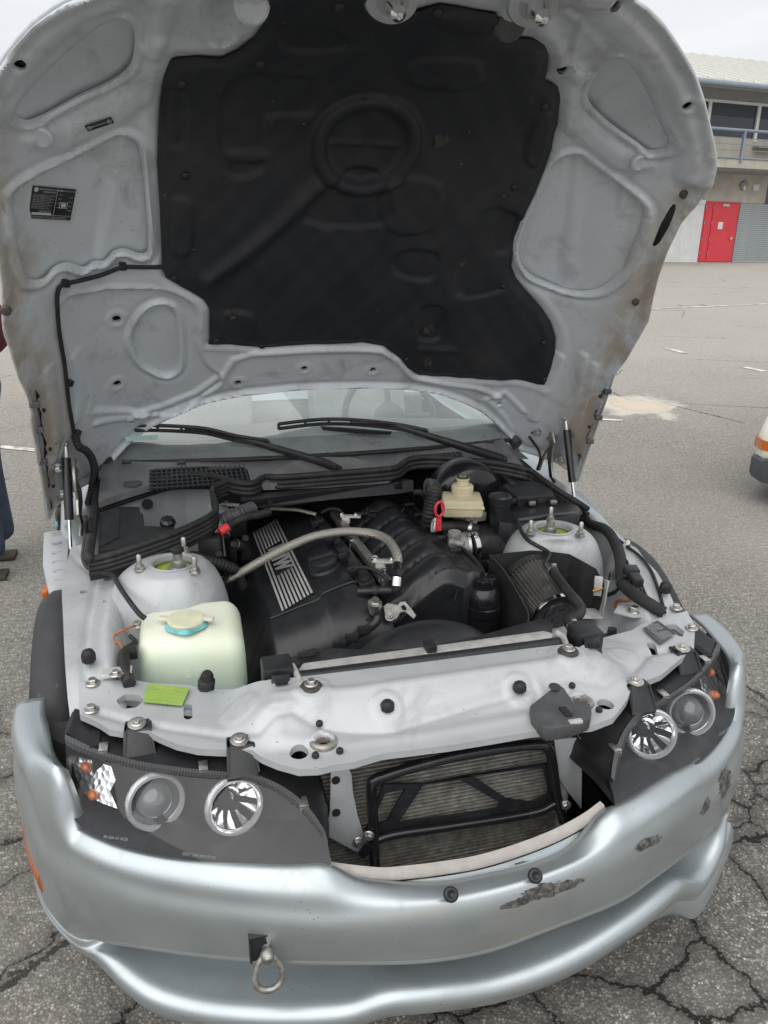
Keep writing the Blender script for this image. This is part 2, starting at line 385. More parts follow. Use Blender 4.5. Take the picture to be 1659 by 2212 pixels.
c = mixc(t, math_(t, 'MULTIPLY', soft, .6), c, (.07, .067, .062))
k2 = math_(t, 'MULTIPLY', math_(t, 'LESS_THAN', ve2.outputs['Distance'], .0035), math_(t, 'GREATER_THAN', noise(t, .8, 3, .5, oc), .56))
k = math_(t, 'MAXIMUM', k1, math_(t, 'MULTIPLY', k2, .8)); c = mixc(t, k, c, (.022, .021, .02))
# a spill of absorbent sand
SAND = gpt([(1375, 876)])[0]
dv = nd(t, 'ShaderNodeVectorMath', operation='DISTANCE'); t.links.new(oc, dv.inputs[0]); dv.inputs[1].default_value = tuple(SAND)
sd = math_(t, 'ADD', math_(t, 'DIVIDE', dv.outputs['Value'], .5), math_(t, 'MULTIPLY', math_(t, 'SUBTRACT', noise(t, 3.2, 7, .65, oc), .5), 2.0))
c = mixc(t, ramp(t, sd, [(.30, g(.9)), (1., g(0))]), c, (.62, .54, .43)); c = mixc(t, ramp(t, sd, [(.5, g(0)), (.6, g(.6)), (.95, g(0))]), c, (.66, .63, .58))
t.links.new(c, b.inputs['Base Color']); b.inputs['Roughness'].default_value = .92; b.inputs['Specular IOR Level'].default_value = .25
h = math_(t, 'ADD', math_(t, 'MULTIPLY', V_.outputs['Distance'], -.35), math_(t, 'MULTIPLY', sx, .25))
t.links.new(bump(t, h, .006, .9), b.inputs['Normal']); MT['asphalt'] = m
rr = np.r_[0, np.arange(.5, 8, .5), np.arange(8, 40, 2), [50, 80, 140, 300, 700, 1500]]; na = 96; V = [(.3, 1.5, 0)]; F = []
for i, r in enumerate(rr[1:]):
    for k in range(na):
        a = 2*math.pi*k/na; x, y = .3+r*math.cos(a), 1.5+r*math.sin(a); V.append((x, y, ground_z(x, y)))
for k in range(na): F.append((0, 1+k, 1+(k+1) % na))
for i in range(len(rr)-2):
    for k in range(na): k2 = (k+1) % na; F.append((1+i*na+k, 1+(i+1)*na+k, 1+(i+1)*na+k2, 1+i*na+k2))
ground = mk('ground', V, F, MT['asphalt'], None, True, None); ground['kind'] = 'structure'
# painted lines on the yard
m, t, b = newmat('worn_line_paint'); oc = ocoord(t)
c = ramp(t, noise(t, 6, 8, .7, oc), [(.42, (.30, .28, .25)), (.56, (.68, .67, .64))]); t.links.new(c, b.inputs['Base Color']); b.inputs['Roughness'].default_value = .85; MT['line'] = m
for (a, b2, wd) in (((1395, 668), (1700, 655), .10), ((1438, 752), (1482, 764), .09), ((1604, 793), (1652, 803), .09), ((1310, 690), (1366, 682), .07), ((0, 966), (95, 975), .07), ((1255, 905), (1345, 909), .05)):
    A, B = gpt([a, b2]); n = 14; d = (B-A)/np.linalg.norm(B-A); s = np.array([-d[1], d[0], 0])*wd/2; V = []; F = []
    for i in range(n+1):
        q = A+(B-A)*i/n
        for sg in (-1, 1):
            p = q+s*sg; V.append((p[0], p[1], ground_z(p[0], p[1])+.006))
    for i in range(n): F.append((2*i, 2*i+1, 2*i+3, 2*i+2))
    mk('painted_line', V, F, MT['line'], ground, False)
CARX = empty('car', (0, 2.0, 0)); tag(CARX, 'silver sports car with its bonnet raised, engine bay bare and front bumper scraped', 'car')
# ------------------------------------------------------------ bonnet (clamshell, hinged at the rear, open about 55 degrees)
HO = np.array([0, 1.458, 1.016]); HD = np.array([0, -.551, .8345]); HN = np.array([0, -.8345, -.551])
def hcrown(u, s):
    u = np.abs(u); return -.035+.035*(u/.57)**2+1.55*np.clip(u-.6, 0, None)**1.5+1.4*np.clip(s-.83, 0, None)**2
def hmap(P, H):
    u, s = P[:, 0], P[:, 1]; h = hcrown(u, s)+H; return HO+u[:, None]*np.array([1., 0, 0])+s[:, None]*HD+h[:, None]*HN
def hp(p):
    "pixels -> bonnet coordinates"
    d = rays(p); h = np.zeros(len(d))
    for _ in range(60):
        o = HO+h[:, None]*HN; k = ((o-CAMP)@HN)/(d@HN); q = CAMP+d*k[:, None]-HO
        u, s = q[:, 0], q@HD; h = .6*h+.4*hcrown(u, s)
    return np.stack([u, s], 1)
def h3(p, off=0.): a = hp(p); return hmap(a, np.full(len(a), off))
right = q2((1075, 0), (1130, 40), (1210, 120), (1290, 240), (1340, 330), (1375, 430), (1400, 530), (1425, 640), (1432, 720), (1415, 790), (1350, 880), (1280, 960), (1220, 1080), (1185, 1180), (1160, 1280), (1140, 1380), (1100, 1450))+q4((1045, 75), (1000, 135), (975, 180), (960, 240), (930, 320), (905, 400), (870, 470), (830, 600), (800, 560), (740, 520), (640, 485), (585, 470), (555, 430), (520, 390), (480, 350), (420, 300), (340, 260), (240, 225), (100, 203), (0, 194))
R = hp(right); top = R[0]
# the nose beyond the frame: rounded front edge
nose = [(top[0]*.90, top[1]+.045), (top[0]*.76, top[1]+.09), (top[0]*.58, top[1]+.125), (top[0]*.38, top[1]+.15), (top[0]*.18, top[1]+.162), (0, top[1]+.165)]
half = [tuple(x) for x in R[::-1]]+nose
half[0] = (0., half[0][1])
HOUT = half+[(-x, y) for x, y in half[-2:0:-1]]
recess = [hp(q1((520, 85), (480, 90), (420, 120), (300, 220), (200, 310), (100, 420), (70, 470), (70, 510), (110, 530), (160, 515), (250, 470), (400, 395), (500, 345), (560, 290), (580, 220), (580, 140), (560, 100))),
 hp(q1((515, 590), (490, 600), (340, 680), (150, 770), (65, 830), (55, 880), (65, 1000), (85, 1120), (110, 1200), (140, 1220), (190, 1210), (230, 1165), (290, 1145), (360, 1165), (400, 1140), (450, 1135), (490, 1095), (540, 1085), (600, 1105), (632, 1100), (640, 1060), (635, 950), (620, 780), (600, 640), (570, 600))),
 hp(q2((1000, 250), (960, 270), (920, 320), (885, 380), (885, 430), (920, 480), (1000, 550), (1100, 620), (1150, 655), (1200, 655), (1230, 640), (1230, 600), (1190, 520), (1150, 420), (1100, 330), (1050, 270))),
 hp(q2((815, 670), (770, 680), (720, 720), (690, 800), (640, 900), (600, 1000), (580, 1080), (600, 1150), (650, 1200), (740, 1240), (830, 1265), (920, 1260), (990, 1220), (1040, 1170), (1080, 1080), (1120, 970), (1125, 910), (1100, 870), (1000, 790), (900, 715), (850, 675))),
 hp(q1((690, 1330), (760, 1370))+q3((775, 80), (765, 130), (730, 155), (690, 150), (620, 110), (580, 50), (570, 0))+q1((580, 1440), (620, 1370))),
 hp(q1((895, 0), (890, 110), (910, 165), (945, 185), (990, 170), (1008, 130), (1005, 0)))]
recess = [cr_spline(r, 3, True) for r in recess]
lowpan = cr_spline(hp(q1((290, 1290), (400, 1265), (650, 1250), (760, 1270), (830, 1310), (860, 1370))+q3((860, 20), (900, 110), (960, 160), (900, 220), (700, 320), (420, 300), (400, 240))+q1((270, 1400))), 3, True)
ridges = [(hp(q1((-60, 520), (0, 430), (60, 330), (150, 230), (270, 110), (400, 30), (520, -30))), .028, .018),
 (hp(q2((880, -20), (960, 60), (1040, 130), (1130, 220), (1210, 330), (1270, 440), (1310, 560), (1340, 660), (1330, 760))), .026, .016),
 (hp(q1((182, 578), (280, 600), (380, 560), (480, 500), (600, 400), (660, 290), (690, 200))), .028, .012),
 (hp(q2((1092, 690), (1000, 690), (920, 620), (820, 520), (790, 400), (800, 320))), .028, .012),
 (hp(q3((420, 350), (560, 330), (700, 290), (850, 230), (960, 150), (1010, 80), (1100, 50), (1300, 40), (1500, 35), (1650, 40))+q4((60, 80), (120, 150), (240, 180), (400, 200), (500, 240))), .010, .008),
 (hp(q4((560, 420), (520, 330), (440, 250), (520, 220), (600, 300))), .010, .006),
 (hp(q4((750, 60), (690, 200), (640, 330))), .014, .008), (hp(q4((860, 60), (830, 250), (780, 330))), .012, .007), (hp(q3((330, 60), (350, 250), (330, 340))), .012, .007),
 (hp(q3((210, 120), (235, 260), (255, 420))), .010, .008), (hp(q4((905, 100), (880, 230), (820, 400))), .010, .007),
 (hp(q2((770, 40), (840, 90), (940, 210))), .008, .006), (hp(q2((850, 80), (830, 180), (810, 280))), .007, .006), (hp(q1((650, 210), (700, 120), (720, 20))), .02, .01), (hp(q2((560, -10), (640, 40), (700, 150), (780, 280), (850, 330))), .018, .012)]
creases = [(hp(q1((490, 610), (450, 820), (400, 1130))), .012, -.006), (hp(q2((825, 680), (790, 950), (755, 1240))), .012, -.006)]
HOLES = q3((505, 195), (1028, 180), (1315, 118), (1612, 125), (567, 345), (1407, 165))+q1((503, 1390), (88, 262))+q4((497, 268))+q2((1300, 443), (990, 15), (762, 287))
HR = [.012, .0105, .0105, .0105, .0075, .004, .012, .0105, .008, .0105, .011, .010]
hc = hp(HOLES)
MATP = q1((720, 290), (740, 250), (850, 243), (960, 250), (1030, 215), (1100, 160), (1150, 90), (1165, 0), (1170, -60), (1300, -110), (1500, -110), (1615, -30), (1650, 60))+q2((80, 62), (160, 36), (240, 15), (330, 30), (400, 45), (485, 58), (485, 150), (560, 160), (640, 165), (690, 190), (705, 230), (700, 300), (690, 345), (750, 370), (760, 400), (745, 530), (720, 640), (690, 730), (640, 850), (590, 960), (560, 1060), (550, 1150), (570, 1200), (610, 1250), (680, 1330), (720, 1390), (738, 1450))+q4((735, 50), (715, 120), (690, 183), (660, 180), (500, 165), (300, 150), (150, 140), (100, 110), (70, 70), (40, 45), (0, 15))+q3((1560, 0), (1440, 5), (1130, 20), (900, 5))+q1((905, 1470), (905, 1330), (880, 1290), (800, 1240), (715, 1195), (700, 1150), (690, 900), (678, 700), (690, 450), (710, 320))
mato = hp(MATP)
slot = hp(q2((1265, 875), (1240, 900), (1200, 970), (1165, 1060), (1162, 1078), (1190, 1050), (1230, 980), (1262, 910)))
def hood_h(P):
    H = np.zeros(len(P))
    d0 = psdf(P, HOUT)
    H += .010*np.exp(-((-d0-.004)/.006)**2)-.006*np.exp(-((-d0-.022)/.008)**2)
    lp = psdf(P, lowpan); H += -.011*sst(-lp, -.002, .007)+.005*np.exp(-((lp-.006)/.006)**2)
    for r in recess[:5]:
        d = psdf(P, r); H += .008*np.exp(-((d-.009)/.006)**4)-.004*np.exp(-((d-.024)/.008)**2)
    d = psdf(P, recess[5]); H += -.022*sst(-d, -.009, .006)+.006*np.exp(-((d-.011)/.007)**2)
    for l, wd, ht in ridges:
        d = ldist(P, l); H += 1.25*ht*np.exp(-(d/wd)**4)
    for c_, r in zip(hc, HR):
        d = np.hypot(P[:, 0]-c_[0], P[:, 1]-c_[1]); H += .004*np.exp(-((d-r*1.7)/(r*.6))**2)
    dm = psdf(P, mato); H += -.010*sst(-dm, -.012, .012)+.004*np.exp(-((dm-.022)/.010)**2)
    H += .0015*np.sin(P[:, 0]*23+P[:, 1]*11)*np.sin(P[:, 1]*17-P[:, 0]*5)
    return H
m = paint('bonnet_inner_paint', (.62, .66, .695), .45, .15, .2, (.27, .265, .25), 9, (.52, .8))
t = m.node_tree; b = [n for n in t.nodes if n.type == 'BSDF_PRINCIPLED'][0]; c0 = b.inputs['Base Color'].links[0].from_socket; oc = ocoord(t); X = sep(t, oc)
# yellow-brown road film on the outer flanges
ax_ = math_(t, 'ABSOLUTE', X[0]); msk = math_(t, 'MULTIPLY', ramp(t, ax_, [(.72, g(0)), (.80, g(1))]), ramp(t, math_(t, 'ADD', X[2], math_(t, 'MULTIPLY', noise(t, 9, 6, .6, oc), .3)), [(.0, g(0)), (.01, g(1))]))
st = math_(t, 'MULTIPLY', msk, ramp(t, noise(t, 6, 8, .7, oc, .5), [(.40, g(0)), (.58, g(.75))])); t.links.new(mixc(t, st, c0, (.34, .26, .17)), b.inputs['Base Color'])
MT['hood'] = m
hood = sheet('hood', HOUT, .0055, hood_h, hmap, MT['hood'], CARX, holes=[circ(c_, r, 16) for c_, r in zip(hc, HR)]+recess[:5], flip=False, skirt=.012)
sheet('edge_slit', slot, .004, lambda P: hood_h(P)+.0015, hmap, MT['gloss'], hood)  # black patch laid on the flange, standing in for the slot's shaded inside
cup = meshdata('hole_shade_cup', *latheVF([(1.08, .0), (1.08, -2.2), (0, -2.2)], seg=16), MT['dark'])  # dark cups added behind the holes so their insides read as shade
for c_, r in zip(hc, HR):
    q = hmap(c_[None], hood_h(c_[None])-.004)[0]; link('hole_shade_cup', cup, hood, at(q, HN, r))
# outer skin behind, seen through the holes
def skin(P, H): return hmap(P, H-.021)
def skin_h(P):
    H = np.zeros(len(P))
    for l, wd, ht in creases: H += ht*np.exp(-(ldist(P, l)/.010)**2)+.006*np.exp(-(ldist(P, l+np.array([.02, 0]))/.02)**2)
    dr_ = np.min([psdf(P, r) for r in recess[:5]], 0); H -= .03*sst(dr_, .02, .05)
    return H+.0012*np.sin(P[:, 0]*19+1)*np.sin(P[:, 1]*15)
sheet('hood_skin', [(x*.985, y if y < 1 else y*.99) for x, y in HOUT], .01, skin_h, skin, MT['hood'], hood, flip=True)
# rolled outer edge
edge = [q for q in half[:-1]]
for sgn in (1, -1):
    L = np.array([(sgn*x, y) for x, y in edge]); tube('hood_edge', hmap(L, np.full(len(L), -.004)), .0055, MT['hood'], hood, sides=8, smooth=3)
# insulation mat with its pressed pattern
def mpl(*a): return hp(q1(*a))
mring = hp([(788, 305)])[0]
mr = [(mpl((900, 1190), (1050, 1080), (1200, 960), (1370, 790)), .02, .017), (hp(q3((1300, 50), (1500, 45))+q4((0, 50))), .014, .015), (hp(q4((150, 20), (300, 25))), .012, .006)]
mboxes = [hp(q2((60, 1075), (230, 1085), (200, 1200), (40, 1170))), mpl((990, 640), (1140, 640), (1130, 690), (1000, 690)), mpl((1300, 940), (1659, 960), (1659, 760), (1500, 720)), hp(q2((0, 970), (200, 980), (240, 780), (0, 760))),
 mpl((980, 340), (1300, 320), (1350, 350), (1350, 480), (1150, 500), (1140, 720), (960, 730)), mpl((960, 1330), (1090, 1340), (1080, 1440), (970, 1440)), mpl((1200, 100), (1450, 120), (1480, 200), (1240, 210)), hp(q2((140, 240), (400, 250), (380, 370), (100, 350))), hp(q2((150, 1320), (260, 1320), (240, 1450), (140, 1450))), hp(q2((240, 40), (480, 70), (470, 130), (240, 110))), hp(q2((600, 950), (560, 1100), (520, 1240), (300, 1260), (420, 900))), mpl((740, 850), (830, 860), (820, 1070), (740, 1070)), mpl((710, 390), (800, 385), (800, 610), (720, 600)), hp(q2((640, 500), (720, 480), (680, 690), (600, 680))), hp(q2((500, 920), (580, 920), (540, 1080), (470, 1080)))]
mboxes = [cr_spline(x, 3, True) for x in mboxes]
def mat_h(P):
    H = .006+.010*sst(-psdf(P, mato), 0, .028)
    r = np.hypot(P[:, 0]-mring[0], (P[:, 1]-mring[1])); H += .019*np.exp(-((r-.115)/.016)**4)-.005*sst(-(r-.095), 0, .01)
    H += np.where(r < .09, .004*np.exp(-(np.minimum(abs(P[:, 0]-mring[0]), abs(P[:, 1]-mring[1]))/.006)**2), 0)
    for l, wd, ht in mr: H += ht*np.exp(-(ldist(P, l)/wd)**2)
    for k, bx in enumerate(mboxes): H += (.009 if k % 2 else -.009)*sst(-psdf(P, bx), -.004, .008)
    H += .0025*np.sin(P[:, 0]*31+1)*np.sin(P[:, 1]*27)+.0012*np.sin(P[:, 0]*77)*np.sin(P[:, 1]*63)
    return H
m, t, b = newmat('insulation_felt'); oc = ocoord(t)
c = ramp(t, noise(t, 4, 8, .65, oc, .3), [(.35, (.014, .016, .021)), (.62, (.021, .023, .027)), (.8, (.040, .038, .036))])
vv = nd(t, 'ShaderNodeTexVoronoi'); vv.inputs['Scale'].default_value = 38; t.links.new(oc, vv.inputs['Vector'])
sp = math_(t, 'MULTIPLY', math_(t, 'LESS_THAN', vv.outputs['Distance'], .05), math_(t, 'GREATER_THAN', noise(t, 17, 2, .5, oc), .58)); c = mixc(t, sp, c, (.3, .29, .27))
t.links.new(c, b.inputs['Base Color']); b.inputs['Roughness'].default_value = .56; b.inputs['Specular IOR Level'].default_value = .5
t.links.new(bump(t, noise(t, 260, 4, .7, oc), .0012, .6, bump(t, noise(t, 20, 4, .6, oc), .004, .4)), b.inputs['Normal']); MT['felt'] = m
imat = sheet('insulation_mat', mato, .006, mat_h, hmap, MT['felt'], hood, skirt=.012)
# push rivets on the mat
rv = meshdata('rivet', *latheVF([(.0, .0055), (.006, .0045), (.009, .002), (.0095, 0)], seg=16), MT['black'])
for p in q1((783, 345), (797, 742), (752, 1195), (935, 1460), (1458, 8), (1120, 260))+q2((225, 40), (685, 445), (553, 793), (511, 1230), (682, 1465))+q4((95, 70), (690, 160))+q3((1130, 12)):
    a = hp([p]); L = hmap(a, mat_h(a)+.001)[0]; link('rivet', rv, hood, at(L, HN))
# torn patches in the mat
m = mat('torn_foam', (.05, .047, .042), .9, 0, .6, 60, .1, .004, 90); 
for p, s in ((q2((330, 1125))[0], .022), (q2((250, 590))[0], .028), (q4((185, 70))[0], .02), (q2((190, 1420))[0], .024), (q1((1000, 1335))[0], .014)):
    a = hp([p]); L = hmap(a, mat_h(a))[0]; V, F = latheVF([(s, -.004), (s*.9, .004), (s*.55, .003), (s*.2, .001), (0, 0)], L, HN, 18, lambda t_, i: .75+.35*math.sin(3*t_+p[0])*math.cos(2*t_+1)+.12*math.sin(9*t_)); mk('torn_patch', V, F, m, hood)
# rubber knobs and stops on the bonnet
for p in q1((182, 578))+q2((1092, 690)):
    a = hp([p]); L = hmap(a, hood_h(a))[0]; lathe('stop_pad', [(.022, -.004), (.021, .004), (.016, .007), (.015, .004), (.0, .003)], L, HN, MT['hood'], hood, 20)
for p, r in zip(q1((28, 1328))+q2((1090, 1307), (1302, 845)), (.012, .011, .012)):
    a = hp([p]); L = hmap(a, hood_h(a))[0]; lathe('rubber_stop', [(r, -.003), (r*.9, .006), (r*.5, .008), (0, .008)], L, HN, mat('aged_rubber', (.09, .07, .06), .7), hood, 16)
for p in q2((540, 98))+q1((1085, 20)):
    a = hp([p]); L = hmap(a, hood_h(a))[0]; lathe('dished_cap', [(.034, -.002), (.031, .008), (.026, .011), (.018, .006), (0, .004)], L, HN, MT['hood'] if p[0] < 700 else MT['cowl'], hood, 24)
# latch hooks at the nose
for p in q2((632, 8), (30, 0)):
    a = hp([p]); L = hmap(a, hood_h(a))[0]; lathe('latch_plate', [(.05, -.004), (.047, .006), (.03, .009), (.02, .004), (0, .003)], L, HN, MT['inner'], hood, 24, ell=(1, .75)); lathe('striker_pin', [(.016, 0), (.016, .022), (.010, .032), (.010, .05), (.014, .055), (.006, .066), (0, .067)], L, HN, MT['chrome'], hood, 20)
# stickers on the bonnet
def hframe(p, px=(1, 0)):
    a = hp([p]); L = hmap(a, hood_h(a)); b2 = hp([(p[0]+px[0]*8, p[1]+px[1]*8)]); X_ = hmap(b2, hood_h(a))[0]-L[0]; X_ /= np.linalg.norm(X_); e = 2e-3
    n0 = np.cross(hmap(a+[e, 0], hood_h(a))[0]-L[0], hmap(a+[0, e], hood_h(a))[0]-L[0]); n0 /= np.linalg.norm(n0)
    if n0 @ HN < 0: n0 = -n0
    Y_ = np.cross(n0, X_); return L[0], X_, Y_, n0
def plate(name, o, X_, Y_, n_, w_, h_, th, mat_, parent, r=.003):
    V, F = boxVF(o, (w_/2, h_/2, th/2), np.array([X_, Y_, n_]), min(r, th*.45)); return mk(name, V, F, mat_, parent, True, 30)
o, X_, Y_, n_ = hframe((121, 445), (1, .07)); o = o-n_*.0125
plate('emission_label', o, X_, Y_, n_, .112, .072, .0016, MT['decal'], hood); o = o+n_*.0012
mb = MB(); 
def put(s, x, y, size, al='LEFT'): mb.add(*textVF(s, size, o+X_*x+Y_*y, X_, Y_, 0, al))
put('VEHICLE EMISSION CONTROL', -.041, .030, .0047); put('INFORMATION', -.028, .0245, .0047); put('VACUUM HOSE ROUTING DIAGRAM', .011, .030, .0036)
for k in range(9): put('MODEL YEAR CONFORMS TO U.S. EPA REGULATIONS'[k % 3:k % 3+36-(k*5) % 9], -.052, .017-k*.0036, .0028)
put('CATALYST', -.033, -.0185, .0068)
for k in range(2): put('THIS VEHICLE CONFORMS TO U.S. EPA AND STATE REGULATIONS APPLICABLE', -.052, -.030-.0032*k, .0027)
for k in range(8): put('VALVE', .012+.029*(k % 2), .021-k*.0048, .0034)
for x0, y0, w_, h_ in ((.029, .004, .020, .0012), (.029, -.008, .020, .0012), (.019, -.002, .0012, .014), (.039, -.002, .0012, .014), (.029, -.002, .012, .008), (.007, 0, .0007, .066), (0, -.026, .106, .0007), (-.024, -.0235, .050, .0042)):
    mb.add(*boxVF(o+X_*x0+Y_*y0, (w_/2, h_/2, .0001), np.array([X_, Y_, n_])))
mb.add(*latheVF([(.0052, 0), (.0052, .0003), (0, .0003)], o-X_*.047+Y_*.0285, n_, 20)); mb.out('emission_print', MT['print'], hood, False)
o, X_, Y_, n_ = hframe((214, 258), (1, -.33)); o = o+n_*.004
plate('data_plate', o, X_, Y_, n_, .058, .015, .0016, MT['decal'], hood); o = o+n_*.0012; mb = MB()
for s in (-1, 1): mb.add(*latheVF([(.0042, 0), (.0042, .0002), (.003, .0002)], o+X_*.022*s, n_, 16))
mb.add(*textVF('WBSCK9334YLC91', .0058, o, X_, Y_)); mb.out('data_print', MT['print'], hood, False)
# washer hose along the bonnet's right side, with clips
hz = q1((700, 1150), (620, 1148), (528, 1145), (440, 1180), (350, 1205), (275, 1218), (252, 1245), (248, 1300), (255, 1400))+q3((265, 0), (280, 90), (290, 180), (300, 270), (320, 385))
a = hp(hz); tube('washer_hose', hmap(a, hood_h(a)+.010), .0052, MT['rubber'], hood, sides=8, smooth=4)
for p in q1((528, 1142), (275, 1217))+q3((290, 175), (325, 390)):
    o, X_, Y_, n_ = hframe(p); plate('hose_clip', o+n_*.008, X_, Y_, n_, .017, .017, .016, MT['black'], hood, .002)
# ------------------------------------------------------------ front bumper: a skin lofted through feature lines
PLAN = cr_spline([(-.846, .57), (-.834, .48), (-.790, .36), (-.705, .25), (-.56, .148), (-.4, .066), (-.2, .014), (0, 0), (.2, .014), (.4, .066), (.56, .148), (.705, .25), (.790, .36), (.834, .48), (.846, .57)], 10)
_L = np.r_[0, np.cumsum(np.linalg.norm(np.diff(PLAN, axis=0), axis=1))]; NB = 150
TT = np.linspace(0, _L[-1], NB); PL = np.stack([np.interp(TT, _L, PLAN[:, k]) for k in (0, 1)], 1)
_T = np.gradient(PL, axis=0); _T /= np.linalg.norm(_T, axis=1)[:, None]; PN = np.stack([_T[:, 1], -_T[:, 0]], 1)   # outward
def plan_hit(p, inset, ext=True):
    "pixels -> (position along the bumper, height) on the plan curve moved inwards"
    d = rays(p); res = []
    ins = np.full(NB, inset) if np.isscalar(inset) else np.interp(TT, np.linspace(0, TT[-1], len(inset)), inset)
    Q = PL-PN*ins[:, None]
    for k in d:
        dx = k[:2]; n = np.array([-dx[1], dx[0]]); s = (Q-CAMP[:2])@n; best = None
        for i in np.nonzero(s[:-1]*s[1:] <= 0)[0]:
            f = s[i]/(s[i]-s[i+1]+1e-12); q = Q[i]+f*(Q[i+1]-Q[i]); r = ((q-CAMP[:2])@dx)/(dx@dx)
            if r > 0 and (best is None or r < best[0]): best = (r, TT[i]+f*(TT[1]-TT[0]))
        if best is None:
            i = int(np.argmin(np.abs(s))); q = Q[i]; best = (((q-CAMP[:2])@dx)/(dx@dx), TT[i])
        res.append((best[1], CAMP[2]+k[2]*best[0]))
    return np.array(sorted(res))
def brow(p, inset):
    p = cr_spline(np.array(p, float), 4); h = plan_hit(p, inset); z = np.interp(TT, h[:, 0], h[:, 1])
    z = np.convolve(np.pad(z, 1, 'edge'), np.ones(3)/3, 'valid')
    ins = np.full(NB, inset) if np.isscalar(inset) else np.interp(TT, np.linspace(0, TT[-1], len(inset)), inset)
    return np.c_[PL-PN*ins[:, None], z]
INA = [.02, .02, .03, .035, .035, .04, .045, .045, .045, .045, .045, .04, .035, .035, .03, .02, .02]
A_ = brow(q5((70, 95), (130, 118), (200, 170), (262, 215))[:3]+q5((250, 300), (246, 420), (265, 530), (310, 612), (400, 662), (560, 722), (800, 772), (1100, 797), (1300, 803), (1425, 797), (1470, 832), (1560, 865), (1659, 875))+q6((100, 880), (300, 868), (600, 800), (800, 720), (930, 610), (960, 560), (1015, 545), (1200, 440), (1400, 310)), INA)
B_ = brow(q5((95, 250), (130, 480), (190, 640), (330, 760), (560, 860), (800, 920), (1100, 960), (1400, 985), (1659, 985))+q6((0, 985), (300, 955), (600, 880), (950, 740), (1200, 570), (1400, 420)), .006)
C_ = brow(q5((300, 1075), (445, 1115), (600, 1140), (800, 1170), (1000, 1192), (1300, 1210), (1659, 1212))+q6((0, 1212), (200, 1203), (450, 1160), (700, 1068), (1000, 950), (1150, 850), (1350, 700), (1450, 620), (1510, 540)), 0.004)
E_ = brow(q5((330, 1170), (480, 1230), (600, 1320), (700, 1372), (900, 1420), (1200, 1440), (1500, 1425))+q6((0, 1370), (200, 1350), (500, 1308), (800, 1200), (1080, 1030), (1300, 850), (1440, 720), (1520, 600)), -.012)
def symm(r):
    "the far right end is seen edge-on: take its heights from the left"
    z = r[:, 2]; zm = z[::-1]; x = r[:, 0]; f = sst(x, .42, .58); r[:, 2] = z*(1-f)+zm*f; return r
for r_, zm_ in ((A_, .626), (B_, .59), (C_, .5), (E_, .4)): r_[:, 2] = np.minimum(r_[:, 2], zm_); symm(r_)
tmax = TT[-1]; cx = np.abs(TT/tmax-.5)*2         # 0 centre .. 1 ends
zB, zC, zE = B_[:, 2], C_[:, 2], E_[:, 2]
def rowat(z, inset): return np.c_[PL-PN*np.asarray(inset)[:, None]*np.ones((NB, 1)), z]
one = np.ones(NB); opn = 1-sst(cx, .60, .70)      # 1 where the lower opening is, 0 at the corners
cxx = sst(cx, .74, .90); rows = [np.c_[A_[:, :2]-PN*(.018+.030*cxx)[:, None], A_[:, 2]-.012*(1-cxx)], A_]
mid = .5*(A_+B_); rows.append(mid+np.c_[PN*.008, .004*one])
rows += [B_, rowat(zB-.25*(zB-zC), -.004*one), rowat(zB-.65*(zB-zC), -.002*one), rowat(zC+.012, .003*one), rowat(zC+.003, .005*one)]
dz_ = zC-zE
rows += [rowat(zC-.003, .006*one+.04*opn), rowat(zC-.010, .006*one+.115*opn), rowat(zC-.40*dz_, .004*one+.13*opn), rowat(zE+.22*dz_, .002*one+.09*opn), rowat(zE+.06*dz_, .0*one+.034*opn), rowat(zE, .002*one-.004*opn),
 rowat(zE-.014, .006*one-.020*opn), rowat(zE-.032, .014*one-.026*opn), rowat(zE-.050, .030*one-.030*opn), rowat(zE-.056, .06*one-.02*opn), rowat(zE-.05, .18*one)]
# smooth in the profile direction
RW = np.array(rows); keep_sharp = {7, 8}
dense = []
for j in range(NB):
    col = RW[:, j]; dense.append(cr_spline(col, 4))
DN = np.array(dense).transpose(1, 0, 2)
V, F = loftVF(list(DN)); V = np.array(V)
m, t, b = newmat('bumper_paint'); oc = ocoord(t); X = sep(t, oc)
base = ramp(t, noise(t, 3, 5, .6, oc), [(.3, (.435, .478, .495)), (.7, (.485, .53, .545))])
film = ramp(t, noise(t, 9, 9, .7, oc, .5), [(.56, g(0)), (.8, g(.55))]); c = mixc(t, film, base, (.36, .36, .34))
vv = nd(t, 'ShaderNodeTexVoronoi'); vv.inputs['Scale'].default_value = 70; t.links.new(oc, vv.inputs['Vector'])
chip = math_(t, 'MULTIPLY', math_(t, 'LESS_THAN', vv.outputs['Distance'], .07), math_(t, 'GREATER_THAN', noise(t, 15, 3, .6, oc), .57)); c = mixc(t, chip, c, (.10, .095, .09))
# scraped swathes on the car's left front: bare filler and pale scratches along the panel
sk_ = nd(t, 'ShaderNodeMapping'); sk_.inputs['Scale'].default_value = (.45, .45, 2.2); sk_.inputs['Rotation'].default_value = (0, .12, 0); t.links.new(oc, sk_.inputs[0]); strk = sk_.outputs[0]
def blob(o, r, nsc, amp, sq=(1, 1, 1)):
    mp_ = nd(t, 'ShaderNodeVectorMath', operation='SUBTRACT'); t.links.new(oc, mp_.inputs[0]); mp_.inputs[1].default_value = tuple(map(float, o))
    m2 = nd(t, 'ShaderNodeVectorMath', operation='MULTIPLY'); t.links.new(mp_.outputs[0], m2.inputs[0]); m2.inputs[1].default_value = sq
    ln = nd(t, 'ShaderNodeVectorMath', operation='LENGTH'); t.links.new(m2.outputs[0], ln.inputs[0])
    return math_(t, 'ADD', math_(t, 'DIVIDE', ln.outputs['Value'], r), math_(t, 'MULTIPLY', math_(t, 'SUBTRACT', noise(t, nsc, 7, .7, strk), .5), amp))
